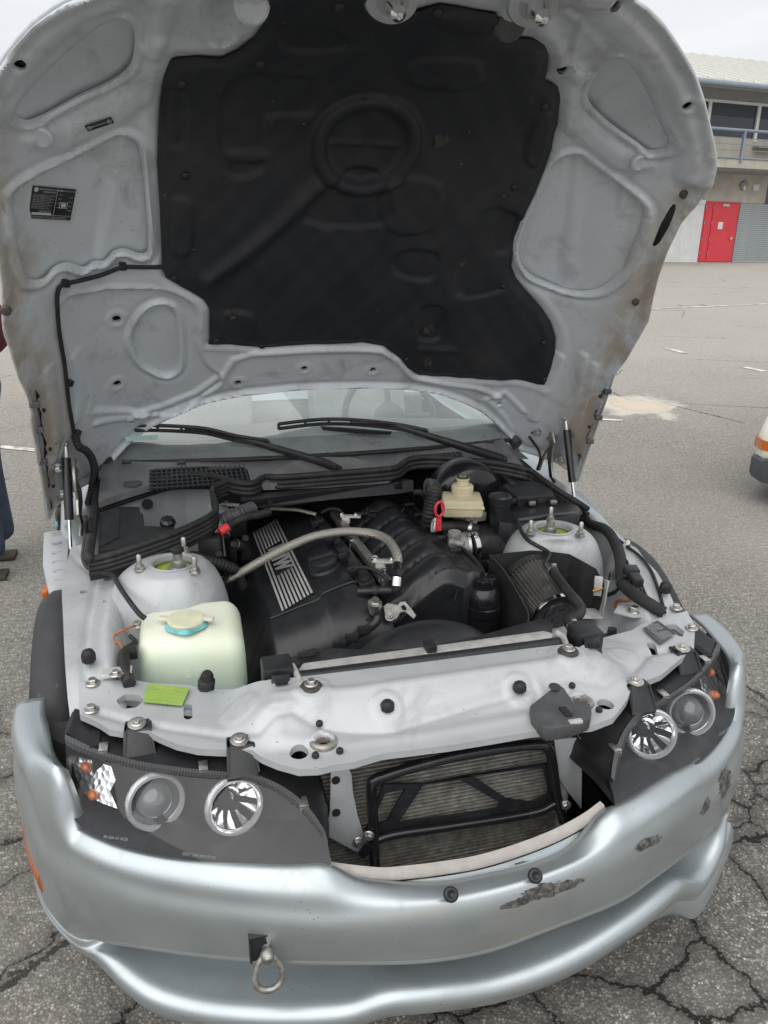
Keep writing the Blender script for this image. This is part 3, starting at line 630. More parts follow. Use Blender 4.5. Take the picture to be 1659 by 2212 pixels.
def bpt(p, inset=0.):
    h = plan_hit([p], inset)[0]; x = np.interp(h[0], TT, PL[:, 0]); y = np.interp(h[0], TT, PL[:, 1]); return np.array([x, y, h[1]])
for p, r, sq, colr in ((q6((520, 1030))[0], .085, (1, .8, 2.6), (.56, .57, .55)), (q6((640, 960))[0], .09, (1, .8, 3.2), (.50, .50, .47)), (q6((120, 1000))[0], .12, (.8, .8, 9), (.50, .49, .45)), (q6((500, 1110))[0], .16, (.8, .8, 9), (.52, .50, .45)), (q6((420, 1340))[0], .12, (.8, .8, 9), (.46, .45, .42)), (q5((1480, 1340))[0], .03, (1, 1, 4), (.4, .4, .38))):
    c = mixc(t, ramp(t, blob(bpt(p), r, 30, 1.6, sq), [(.5, g(.55)), (.8, g(0))]), c, colr)
sc = nd(t, 'ShaderNodeTexNoise'); sc.inputs['Scale'].default_value = 1; sc.inputs['Detail'].default_value = 3; mpp = nd(t, 'ShaderNodeMapping'); mpp.inputs['Scale'].default_value = (9, 9, 420); mpp.inputs['Rotation'].default_value = (0, .06, 0); t.links.new(oc, mpp.inputs[0]); t.links.new(mpp.outputs[0], sc.inputs['Vector'])
scm = math_(t, 'MULTIPLY', math_(t, 'GREATER_THAN', sc.outputs[0], .66), ramp(t, blob(bpt(q6((430, 1060))[0]), .26, 8, 1.0, (1, .8, 2.5)), [(.5, g(.8)), (.9, g(0))])); c = mixc(t, scm, c, (.62, .63, .62))
bare = None
for p, r, sq in ((q6((715, 885))[0], .10, (1., .9, 5.)), (q6((560, 945))[0], .055, (1, .9, 5.)), (q6((1130, 685))[0], .055, (1, .9, 3.)), (q6((1465, 430))[0], .060, (1., .9, 1.2)), (q6((1375, 530))[0], .04, (1, .9, 1.6)), (q6((985, 600))[0], .03, (4.5, 3, .8))):
    k_ = math_(t, 'LESS_THAN', blob(bpt(p), r, 45, 1.3, sq), .62); bare = k_ if bare is None else math_(t, 'MAXIMUM', bare, k_)
halo = math_(t, 'MULTIPLY', bare, 1); c = mixc(t, bare, c, ramp(t, noise(t, 90, 4, .7, oc), [(.4, (.035, .034, .033)), (.7, (.20, .19, .175))]))
k_ = math_(t, 'LESS_THAN', blob(bpt(q6((1018, 636))[0]), .02, 90, .8, (1, .8, 1.4)), .55); c = mixc(t, k_, c, (.55, .11, .07))
t.links.new(c, b.inputs['Base Color']); ro = math_(t, 'ADD', math_(t, 'ADD', math_(t, 'MULTIPLY', film, .25), math_(t, 'MULTIPLY', bare, .35)), math_(t, 'ADD', math_(t, 'MULTIPLY', noise(t, 24, 4, .6, oc), .12), .37)); t.links.new(ro, b.inputs['Roughness'])
t.links.new(math_(t, 'SUBTRACT', .82, math_(t, 'MULTIPLY', bare, .8)), b.inputs['Metallic']); t.links.new(math_(t, 'SUBTRACT', .5, math_(t, 'MULTIPLY', bare, .5)), b.inputs['Coat Weight']); b.inputs['Coat Roughness'].default_value = .07
t.links.new(bump(t, math_(t, 'SUBTRACT', math_(t, 'MULTIPLY', noise(t, 9, 2, .5, oc), .25), bare), .0012, .5), b.inputs['Normal']); MT['bumper'] = m
bumper = mk('front_bumper', V, F, MT['bumper'], CARX, True, 60)
so_ = bumper.modifiers.new('thick', 'SOLIDIFY'); so_.thickness = .004; so_.offset = -1
# corner splitter on the lower edge (the car's left; the right one lies below the frame)
for sg in (1, -1):
    i0 = np.nonzero((sg*PL[:, 0] > .37) & (sg*PL[:, 0] < (.75 if sg > 0 else .55)))[0]; i0 = i0 if sg > 0 else i0[::-1]; S = []
    prof = [(.06, .0), (-.012, 0), (-.022, -.018), (-.020, -.045), (-.006, -.056), (.06, -.05)]
    for n_, i in enumerate(i0):
        f = min(1, n_/9); S.append([np.r_[PL[i]-PN[i]*(a if a > 0 else a*f), zE[i]-.045+h*(.4+.6*f)] for a, h in prof])
    V, F = loftVF(S, True, True); mk('corner_splitter', V, F, MT['bumper'], bumper, True, 40)
# stone guard strip along the grille's lower edge and its two fasteners
gp = q5((1432, 803), (1500, 812), (1590, 822), (1659, 826))+q6((100, 818), (250, 800), (420, 770), (600, 715), (750, 655), (870, 590), (945, 535))
gi = np.array([plan_hit([p], .072)[0] for p in gp]); G = np.array([np.r_[np.interp(h[0], TT, PL[:, 0])-0, np.interp(h[0], TT, PL[:, 1]), h[1]] for h in gi]); Gn = np.array([[np.interp(h[0], TT, PN[:, 0]), np.interp(h[0], TT, PN[:, 1]), 0] for h in gi]); G = G-Gn*.072
Gs = cr_spline(G, 6); Gm = cr_spline(Gn, 6); MT['strip'] = mat('aged_foam_strip', (.47, .44, .41), .85, 0, .15, 40, .05, .0008, 200, dust=(.38, .34, .31), dscale=12)
V, F = loftVF([[p+n*a+np.array([0, 0, h]) for a, h in ((-.010, .0), (-.008, .007), (.003, .006), (.007, -.003), (.006, -.010), (-.008, -.012))] for p, n in zip(Gs, Gm)], True, True); mk('grille_edge_strip', V, F, MT['strip'], bumper, True, 40)
V, F = loftVF([[p+n*a+np.array([0, 0, h]) for a, h in ((.006, -.014), (.012, -.024), (.022, -.038), (.022, -.044), (.0, -.04))] for p, n in zip(Gs, Gm)], True, True); mk('grille_ledge', V, F, MT['bumper'], bumper, True, 40)
fs = meshdata('push_fastener', *latheVF([(.013, -.004), (.013, .002), (.010, .004), (.006, .004), (.006, .0025), (0, .0025)], seg=20), MT['black'])
for p in q6((263, 845), (612, 770)):
    link('push_fastener', fs, bumper, at(bpt(p, .036), (0, -.75, .66)))
# side marker lamp
m, t, b = newmat('amber_lens'); b.inputs['Base Color'].default_value = (.50, .115, .010, 1); b.inputs['Roughness'].default_value = .2; b.inputs['Coat Weight'].default_value = .5
wv_ = nd(t, 'ShaderNodeTexVoronoi'); wv_.inputs['Scale'].default_value = 260; t.links.new(ocoord(t), wv_.inputs['Vector']); t.links.new(bump(t, wv_.outputs['Distance'], .001, .6), b.inputs['Normal']); MT['amber'] = m
for sg in (-1, 1):
    ii = np.nonzero((PL[:, 0]*sg > .70) & (PL[:, 1] > .355) & (PL[:, 1] < .60))[0]; ii = ii if PL[ii[0], 1] > PL[ii[-1], 1] else ii[::-1]; S = []
    for n_, i in enumerate(ii):
        f = n_/(len(ii)-1); zt = .405-.062*f; hh = .010+.014*sst(f, 0, .5); S.append([np.r_[PL[i]+PN[i]*a, zt+h] for a, h in ((-.01, hh), (.006, hh-.002), (.010, 0), (.006, -hh+.002), (-.01, -hh))])
    V, F = loftVF(S, True, True); mk('side_marker', V, F, MT['amber'], bumper, True, 40)
# tow eye: dark square socket and forged loop
tp = bpt(q5((1147, 1135))[0], 0); a_ = np.array([0, -1., 0])
box('tow_socket', tp+[0, .0075, .004], (.025, .016, .026), MT['dark'], bumper)
mb = MB(); mb.add(*boxVF(tp+[-.026, -.004, .004], (.002, .006, .028), None, .001)); mb.add(*boxVF(tp+[0, -.004, .031], (.028, .006, .002), None, .001)); mb.out('tow_socket_frame', MT['black'], bumper)
MT['forged'] = mat('forged_steel', (.40, .39, .36), .42, .85, .5, 90, .2, .001, 220, dust=(.22, .2, .17), dscale=60)
nk = tp+np.array([.0, -.004, .006]); lathe('tow_shank', [(.007, -.06), (.007, .008), (.010, .012), (.0125, .019), (.011, .027), (.007, .032), (0, .034)], nk, (0, -1, -.12), MT['forged'], bumper, 20)
lc = nk+np.array([0, -.028, -.031]); lp_ = []
for k in range(28):
    a = 2*math.pi*k/28; zz = math.cos(a); lp_.append(lc+np.array([.0225*math.sin(a)*(1-.28*zz), -.008*(-zz), .030*zz]))
V, F = tubeVF(cr_spline(lp_, 2, True), .0058, 12, 1, None, False); n_ = len(V)//12
F += [((n_-1)*12+k, (n_-1)*12+(k+1) % 12, (k+1) % 12, k) for k in range(12)]; mk('tow_loop', V, F, MT['forged'], bumper)
# ------------------------------------------------------------ ray against any surface: G(P) > 0 on the camera's side
def hit(p, G, r0=.8, r1=4.2, n=260):
    d = rays(p); rr = np.linspace(r0, r1, n); out = []
    for k in d:
        P = CAMP+rr[:, None]*k; v = G(P); i = np.nonzero((v[:-1] > 0) & (v[1:] <= 0))[0]
        if len(i) == 0: out.append(P[int(np.argmin(np.abs(v)))]); continue
        i = i[0]; f = v[i]/(v[i]-v[i+1]); out.append(P[i]+f*(P[i+1]-P[i]))
    return np.array(out)
def mir(P, sg): P = np.array(P, float).copy(); P[..., 0] *= sg; return P     # built for +x, mirrored for the other side
# ------------------------------------------------------------ headlamps
def hly(x, z): X = np.abs(x)-.28; return .082+.2*X+.62*X*X+.9*(z-.525)
def hlG(off): return lambda P: hly(P[:, 0], P[:, 2])+off-P[:, 1]
HLN = np.array([.30, -.70, .65]); HLN /= np.linalg.norm(HLN)
def hlp(p, off=0.): P = hit(p, hlG(off)); P[:, 0] = np.abs(P[:, 0]); return P
m = bpy.data.materials.new('clear_lens'); m.use_nodes = True; t = m.node_tree; t.nodes.clear()
o_ = nd(t, 'ShaderNodeOutputMaterial'); tr = nd(t, 'ShaderNodeBsdfTransparent'); tr.inputs[0].default_value = (.93, .94, .95, 1); gl = nd(t, 'ShaderNodeBsdfGlossy'); gl.inputs['Roughness'].default_value = .03; fz = nd(t, 'ShaderNodeLayerWeight'); fz.inputs[0].default_value = .5
df = nd(t, 'ShaderNodeBsdfDiffuse'); df.inputs[0].default_value = (.55, .56, .57, 1); ms = nd(t, 'ShaderNodeMixShader'); ms2 = nd(t, 'ShaderNodeMixShader')
hz_ = ramp(t, noise(t, 20, 6, .7), [(.4, g(.01)), (.8, g(.035))]); t.links.new(hz_, ms2.inputs[0]); t.links.new(tr.outputs[0], ms2.inputs[1]); t.links.new(df.outputs[0], ms2.inputs[2])
fk = math_(t, 'ADD', math_(t, 'MULTIPLY', math_(t, 'POWER', fz.outputs['Facing'], 3.), .7), .06); ms.inputs[0].default_value = .045; t.links.new(ms2.outputs[0], ms.inputs[1]); t.links.new(gl.outputs[0], ms.inputs[2]); t.links.new(ms.outputs[0], o_.inputs[0]); MT['lens'] = m
m, t, b = newmat('ribbed_lens_rim'); oc = ocoord(t); wv = nd(t, 'ShaderNodeTexWave', wave_type='BANDS', bands_direction='X'); wv.inputs['Scale'].default_value = 120; t.links.new(oc, wv.inputs['Vector'])
c = ramp(t, wv.outputs['Fac'], [(.35, (.02, .021, .022)), (.6, (.085, .087, .09))]); t.links.new(c, b.inputs['Base Color']); b.inputs['Roughness'].default_value = .2; t.links.new(bump(t, wv.outputs['Fac'], .001, .6), b.inputs['Normal']); MT['rib'] = m
MT['bezel'] = mat('lamp_bezel', (.010, .0105, .012), .6, 0, .2, 20, .05); MT['bezel'].node_tree.nodes['Principled BSDF'].inputs['Specular IOR Level'].default_value = .15
MT['reflector'] = mat('reflector', (.85, .85, .86), .08, 1., .05, 90, .05)
m, t, b = newmat('halo_ring'); b.inputs['Base Color'].default_value = (.60, .61, .63, 1); b.inputs['Roughness'].default_value = .18; b.inputs['Transmission Weight'].default_value = .6; b.inputs['Subsurface Weight'].default_value = .0; MT['halo'] = m
m, t, b = newmat('projector_glass'); b.inputs['Base Color'].default_value = (.10, .105, .11, 1); b.inputs['Roughness'].default_value = .03; b.inputs['Coat Weight'].default_value = 1.; MT['proj'] = m
m, t, b = newmat('facet_reflector'); oc = ocoord(t); vv = nd(t, 'ShaderNodeTexVoronoi'); vv.inputs['Scale'].default_value = 90; t.links.new(oc, vv.inputs['Vector']); b.inputs['Base Color'].default_value = (.75, .75, .75, 1); b.inputs['Metallic'].default_value = 1; b.inputs['Roughness'].default_value = .25; t.links.new(bump(t, vv.outputs['Distance'], .003, .5), b.inputs['Normal']); MT['facet'] = m
lensout = q5((284, 222), (290, 330), (298, 440), (306, 540), (335, 602), (400, 648), (560, 708), (800, 757), (1100, 782), (1300, 788), (1425, 788), (1418, 720), (1405, 640), (1360, 570), (1290, 495), (1200, 435), (1090, 395), (950, 383), (800, 368), (600, 338), (430, 290), (330, 245))
rimlow = q5((290, 300), (330, 325), (430, 355), (600, 395), (800, 425), (950, 435), (1080, 445), (1180, 490), (1270, 560), (1330, 620), (1390, 690))
rimtop = q5((284, 222), (330, 245), (430, 290), (600, 338), (800, 368), (950, 383), (1090, 395), (1200, 435), (1290, 495), (1360, 570), (1405, 640))
MT['shell'] = mat('lamp_shell', (.013, .0135, .015), .42, 0, .3, 30, .1, dust=(.03, .03, .031), dscale=12)
MT['greyring0'] = flat('faint_print', (.25, .25, .26))
LO = cr_spline(hlp(lensout), 3, True)
def lampmesh(sg):
    lamp = empty_mesh = None
    back = LO+np.array([-.02, .14, .012]); cen = LO.mean(0)
    shell = [LO+HLN*.004, LO*1.0+np.array([0, .02, .004]), .5*(LO+back)+np.array([0, .0, .008]), back]
    V, F = loftVF([mir(r, sg) for r in shell], True, False); F.append(tuple(range(3*len(LO), 4*len(LO)))); lamp = mk('headlamp', V, F, MT['shell'], CARX, True, 40)
    # clear lens: domed sheet over the outline (fan of shrinking rings)
    def fill(off, dome, name, mt, n=7):
        base = LO; c_ = base.mean(0); R_ = []
        for k in range(n):
            f = 1-k/(n-1)*.985; r = c_+(base-c_)*f; r[:, 1] = hly(r[:, 0], r[:, 2])+off; r = r+HLN*dome*(1-f*f)
            if k == 0 and off > .05: r0 = r.copy(); r0[:, 1] -= off-.001; R_.append(mir(r0, sg))
            R_.append(mir(r, sg))
        V, F = loftVF(R_, True, False); F.append(tuple(range((len(R_)-1)*len(base), len(R_)*len(base))))
        nn = np.cross(np.array(V[F[0][1]])-V[F[0][0]], np.array(V[F[0][2]])-V[F[0][0]])
        if nn @ mir(HLN, sg) < 0: F = [tuple(reversed(f_)) for f_ in F]
        return mk(name, V, F, mt, lamp, True, 60)
    fill(.085, .0, 'bezel', MT['bezel'])
    fill(-.006, .006, 'lens', MT['lens'])
    a, b_ = cr_spline(hlp(rimtop, -.008), 3), cr_spline(hlp(rimlow, -.012), 3); b_ = a+.62*(b_-a); V, F = loftVF([mir(a+HLN*.003, sg), mir(.5*(a+b_)+HLN*.006, sg), mir(b_+HLN*.002, sg)]); mk('lens_rim', V, F, MT['rib'], lamp)
    ax = mir(np.array([-.25, -.93, .27]), sg)
    for (p, kind) in ((q5((672, 512))[0], 0), (q5((1012, 530))[0], 1)):
        c_ = mir(hlp([p], .028)[0], sg); pr = np.linalg.norm(hlp([(p[0]+59, p[1])], .04)[0]-hlp([p], .04)[0]); pr = .0535
        lathe('halo_ring', [(pr*.80, -.002), (pr*.80, .006), (pr*.86, .011), (pr*.94, .011), (pr, .005), (pr, -.004)], c_, ax, MT['halo'], lamp, 48)
        if kind == 0:
            lathe('projector_shroud', [(pr*.80, .002), (pr*.76, .0), (pr*.72, -.008), (pr*.66, -.012), (pr*.66, -.02)], c_, ax, MT['reflector'], lamp, 40)
            lathe('projector_lens', [(pr*.66, -.018), (pr*.62, -.004), (pr*.50, .008), (pr*.34, .015), (pr*.16, .019), (0, .0205)], c_, ax, MT['proj'], lamp, 40)
        else:
            lathe('reflector_bowl', [(pr*.80, .002), (pr*.74, -.006), (pr*.6, -.022), (pr*.42, -.034), (pr*.22, -.04), (0, -.042)], c_, ax, MT['reflector'], lamp, 12, None, 20)
            lathe('bulb', [(.0075, -.04), (.0075, -.018), (.008, -.006), (.005, -.002), (0, -.001)], c_-np.array([0, 0, .006]), ax, MT['bezel'], lamp, 16)
    # turn-signal chamber at the outer end
    ts = hlp(q5((305, 312), (400, 335), (480, 362), (500, 420), (475, 470), (508, 545), (440, 520), (360, 480), (325, 400)), .034); V, F = prismVF(mir(ts, sg), mir(np.array([0, .015, 0]), sg)); mk('signal_reflector', V, F, MT['facet'], lamp, False)
    for p in q5((372, 365), (402, 485)):
        c_ = mir(hlp([p], .03)[0], sg); lathe('signal_bulb', [(.008, -.012), (.0095, .0), (.008, .008), (.004, .012), (0, .013)], c_, ax, MT['amber'], lamp, 20)
    # spring clips and fixing brackets
    for p, rz in zip(q5((447, 277), (878, 358), (1310, 515)), (.3, .1, .7)):
        c_ = mir(hlp([p], -.006)[0], sg); V, F = boxVF(c_, (.008, .013, .002), None, .0008); mk('spring_clip', V, F, MT['steel'], lamp)
        V, F = boxVF(c_+np.array([0, -.011, -.006]), (.008, .002, .007), None, .001); mk('spring_clip', V, F, MT['steel'], lamp)
    for k, (s, x0) in enumerate((('DOT SAE HR15P 95', .40), ('E4 02A 01 HCR', .60))):
        q = mir(hlp([q5((860, 748))[0] if k == 0 else q5((500, 672))[0]], -.010)[0], sg)
        t1 = np.array([1., .0, 0]) if sg > 0 else np.array([1., 0, 0]); tx = np.array([1, sg*.45, 0]); tx /= np.linalg.norm(tx); up = np.cross(tx, [0, -1, 0]); up = np.cross(mir(-HLN*-1, sg), tx); mk('lens_marking', *textVF(s, .007, q, tx, up), MT['greyring0'], lamp, False)
    return lamp
lamps = [lampmesh(1), lampmesh(-1)]
# ------------------------------------------------------------ radiator support panel
def zc(x, y): X = np.abs(x); return .676+.05*(1-sst(X, .33, .44))*sst(y, .205, .30)+.02*sst(X, .55, .66)*sst(y, .42, .55)
def cG(P): return P[:, 2]-zc(P[:, 0], P[:, 1])
def cp(p): return hit(p, cG)[:, :2]
def c3(p, h=0.): P = hit(p, cG); P[:, 2] += h; return P
core_out = cp([(170, 1475), (172, 1542), (190, 1550), (215, 1562), (235, 1575), (275, 1582), (320, 1580), (345, 1592), (380, 1607), (425, 1617), (475, 1620), (545, 1620), (565, 1635), (600, 1650), (645, 1662), (690, 1660), (720, 1652), (765, 1646), (829, 1627), (970, 1610), (1150, 1580), (1280, 1567), (1325, 1550), (1354, 1512), (1372, 1470), (1405, 1467), (1429, 1457), (1459, 1432), (1484, 1412), (1499, 1402), (1502, 1352), (1484, 1320), (1425, 1334), (1385, 1348), (1364, 1362), (1300, 1378), (1295, 1399), (1242, 1403), (1227, 1390), (900, 1432), (650, 1462), (575, 1470), (520, 1485), (410, 1480), (300, 1470), (240, 1470)])
ch = [circ(cp([p])[0], r, 20) for p, r in (((699, 1606), .0135), ((1253, 1520), .0135), ((646, 1627), .017), ((1308, 1522), .017))]
ch += [cp(q5((500, 75), (540, 50), (600, 53), (625, 75), (590, 106), (530, 114))), cp(q4((1215, 1225), (1258, 1222), (1298, 1252), (1290, 1278), (1250, 1266), (1215, 1240))), cp(q5((793, 95), (812, 90), (830, 98), (832, 150), (812, 160), (793, 152))), cp(q4((1136, 1296), (1170, 1308), (1188, 1342), (1160, 1342), (1138, 1318)))]
cem = [(cp([(518, 1533)])[0], .035), (cp(q4((1030, 1362)))[0], .035), (cp([(837, 1531)])[0], .03), (cp([(1122, 1490)])[0], .03), (cp([(673, 1488)])[0], .038), (cp([(1227, 1413)])[0], .038)]
crd = [(cp(q5((430, 130), (560, 165), (760, 200), (1000, 225), (1120, 200), (1180, 130), (1260, 110), (1400, 190), (1659, 215))+q6((200, 150), (420, 80), (640, 20))), .010, -.007), (cp(q4((700, 1470), (800, 1440), (950, 1470), (1040, 1430), (1130, 1350), (1230, 1330))), .012, -.008), (cp([(600, 1500), (760, 1490), (1000, 1455), (1210, 1425)]), .012, .005), (cp([(610, 1600), (760, 1605), (900, 1590), (1150, 1545)]), .016, .006)]
def core_h(P):
    H = np.zeros(len(P))
    for c_, r in cem:
        d = np.hypot(P[:, 0]-c_[0], P[:, 1]-c_[1]); H += .004*sst(r-d, -.004, .004)
    for l, wd, ht in crd: H += ht*np.exp(-(ldist(P, l)/wd)**2)
    for c_ in ((699, 1606), (1253, 1520)):
        q = cp([c_])[0]; d = np.hypot(P[:, 0]-q[0], P[:, 1]-q[1]); H += .006*np.exp(-((d-.019)/.005)**2)
    H += .0005*np.sin(P[:, 0]*41)*np.sin(P[:, 1]*57+1); return H
MT['core'] = paint('support_panel_paint', (.47, .49, .50), .50, .25, .15, (.30, .295, .28), 10, (.5, .8))
core = sheet('radiator_support', core_out, .005, core_h, lambda P, H: np.c_[P, zc(P[:, 0], P[:, 1])+H], MT['core'], CARX, holes=ch, skirt=.014)
# latch rings, bolts and stops
MT['greyring'] = mat('grey_latch_metal', (.36, .34, .31), .45, .6, .4, 60, .15)
for p in ((699, 1606), (1253, 1520)): lathe('latch_ring', [(.012, -.012), (.0125, -.002), (.015, .004), (.021, .005), (.026, .002), (.027, -.002)], c3([p], .005)[0], (0, 0, 1), MT['greyring'], core, 28)
hexb = meshdata('bolt', *MB().add(*latheVF([(.014, 0), (.0145, .0015), (.012, .003), (.0085, .003)], seg=20)).add(*latheVF([(.0085, .002), (.0088, .009), (.0075, .0105), (0, .0105)], seg=6)).__dict__.values(), MT['steel'], True, 30)
for p in q5((393, 120), (400, 5))+q4((1328, 1243), (1262, 1155)): link('bolt', hexb, core, at(c3([p], .001)[0], (0, 0, 1), 1.05, random.random()))
rubst = meshdata('rubber_stop', *MB().add(*latheVF([(.010, 0), (.0125, .004), (.012, .009), (.0125, .011), (.012, .018), (.0085, .024), (.004, .026), (0, .026)], seg=18, rfun=lambda a, i: 1+.06*math.cos(9*a))).__dict__.values(), MT['rubber'], True, 40)
for p in q6((15, 118), (585, 36)): link('rubber_stop', rubst, core, at(c3([p], 0)[0], (0, 0, 1), (1.05, 1.05, .8)))
for p in q5((1380, 185), (1468, 303), (1363, 322))+q6((812, 20), (928, 125)): link('rubber_stop', rubst, core, at(c3([p], 0)[0], (0, 0, 1), (.52, .52, .4)))
for p in q5((1345, 30))+q4((795, 1352)):
    q = c3([p], .003)[0]; lathe('radiator_mount', [(.021, -.004), (.022, .004), (.019, .008), (.010, .009), (.010, .011)], q, (0, 0, 1), mat('mount_rubber', (.055, .048, .044), .65, 0, .5, 60), core, 24); link('bolt', hexb, core, at(q+[0, 0, .009], (0, 0, 1), .95))
# headlamp brackets with their bolts
for sg, pts in ((-1, q5((593, 193), (1035, 263))), (1, q4((1288, 1338))+q6((1085, 8)))):
    lamp = lamps[0] if sg > 0 else lamps[1]
    for p in pts:
        q = c3([p], .004)[0]; o2 = q+np.array([0, -.0, 0])
        prism('bracket', [o2+[-.022, .02, 0], o2+[.022, .02, 0], o2+[.024, -.012, 0], o2+[.028, -.042, -.045], o2+[-.028, -.042, -.045], o2+[-.024, -.012, 0]], (0, 0, -.006), MT['black'], lamp, .002)
        for s2 in (-1, 1): prism('bracket_web', [o2+[s2*.022, .01, .0], o2+[s2*.022, -.015, .0], o2+[s2*.027, -.04, -.040], o2+[s2*.027, -.035, -.06], o2+[s2*.022, .01, -.03]], (.004, 0, 0), MT['black'], lamp)
        lathe('washer', [(.0165, 0), (.0165, .003), (.009, .004), (0, .004)], q+[0, 0, .003], (0, -.2, 1), MT['steel'], lamp, 24); link('bolt', hexb, lamp, at(q+[0, 0, .006], (0, -.2, 1), .72))
# caution label, warning label
def flatlabel(name, corners, z, mt, parent):
    P = c3(corners, z); prism(name, P, (0, 0, .0008), mt, parent); return P
MT['green'] = mat('green_label', (.27, .42, .09), .55, 0, .15, 30)
P = flatlabel('refrigerant_label', q5((640, 15), (820, 35), (787, 112), (617, 95)), .006, MT['green'], core)
o = P.mean(0)+[0, 0, .0022]; X_ = P[1]-P[0]; Y_ = P[0]-P[3]; X_ /= np.linalg.norm(X_); Y_ -= X_*(X_@Y_); mb = MB()
for s, y, sz in (('Füllmenge 960 ± 25 g', .019, .0075), ('ACHTUNG', .011, .0075), ('Anlage nur mit R 134 a füllen', .004, .0055), ('Charge 1.96 + 0.05 lb', -.004, .0075), ('CAUTION', -.012, .0065), ('System to be serviced by qualified personnel', -.019, .0045)): mb.add(*textVF(s, sz, o+Y_*y/np.linalg.norm(Y_), X_, Y_))
mb.out('label_print', flat('yellow_print', (.55, .62, .12), .5), core, False)
P = flatlabel('belt_label', q4((1118, 1250), (1180, 1216), (1258, 1272), (1192, 1320)), .006, MT['cowl'], core); o = P.mean(0)+[0, 0, .0022]; X_ = P[3]-P[0]; Y_ = P[0]-P[1]; X_ = P[2]-P[1]; X_ /= np.linalg.norm(X_); Y_ = np.cross([0, 0, 1], X_); mb = MB()
for r in range(6):
    for s in (-1, 1): mb.add(*textVF(['Achtung', 'Warning', 'Attention', 'Atencion', 'keep hands', 'fan may run'][r], .007, o+X_*.017*s+Y_*(.017-.0068*r), X_, Y_))
mb.out('label_print', MT['print'], core, False)
# ------------------------------------------------------------ inner wings with the strut towers
def wing_z(x, y): return .650+.060*sst(y, .40, .60)+.05*np.clip(y-.6, 0, None)
INNL = np.array([(.55, .36), (.62, .45), (.64, .55), (.645, .70), (.64, .95), (.70, 1.08), (.74, 1.16), (.76, 1.3)])
INN = np.array([(.42, .30), (.586, .45), (.60, .55), (.652, .70), (.71, .85), (.755, 1.054), (.765, 1.3)])
def wing_h(P):
    X = np.abs(P[:, 0]); xi = np.where(P[:, 0] > 0, np.interp(P[:, 1], INN[:, 1], INN[:, 0]), np.interp(P[:, 1], INNL[:, 1], INNL[:, 0])); z = wing_z(X, P[:, 1])
    d = X-xi; H = -(.105)*sst(-d, .0, .05)+.006*np.exp(-((d-.008)/.01)**2)-.10*sst(.50-X, 0, .06)*0
    H += -.004*np.exp(-((d-.055)/.006)**2)+.002*np.sin(P[:, 1]*40)*sst(d, .05, .06)
    return H
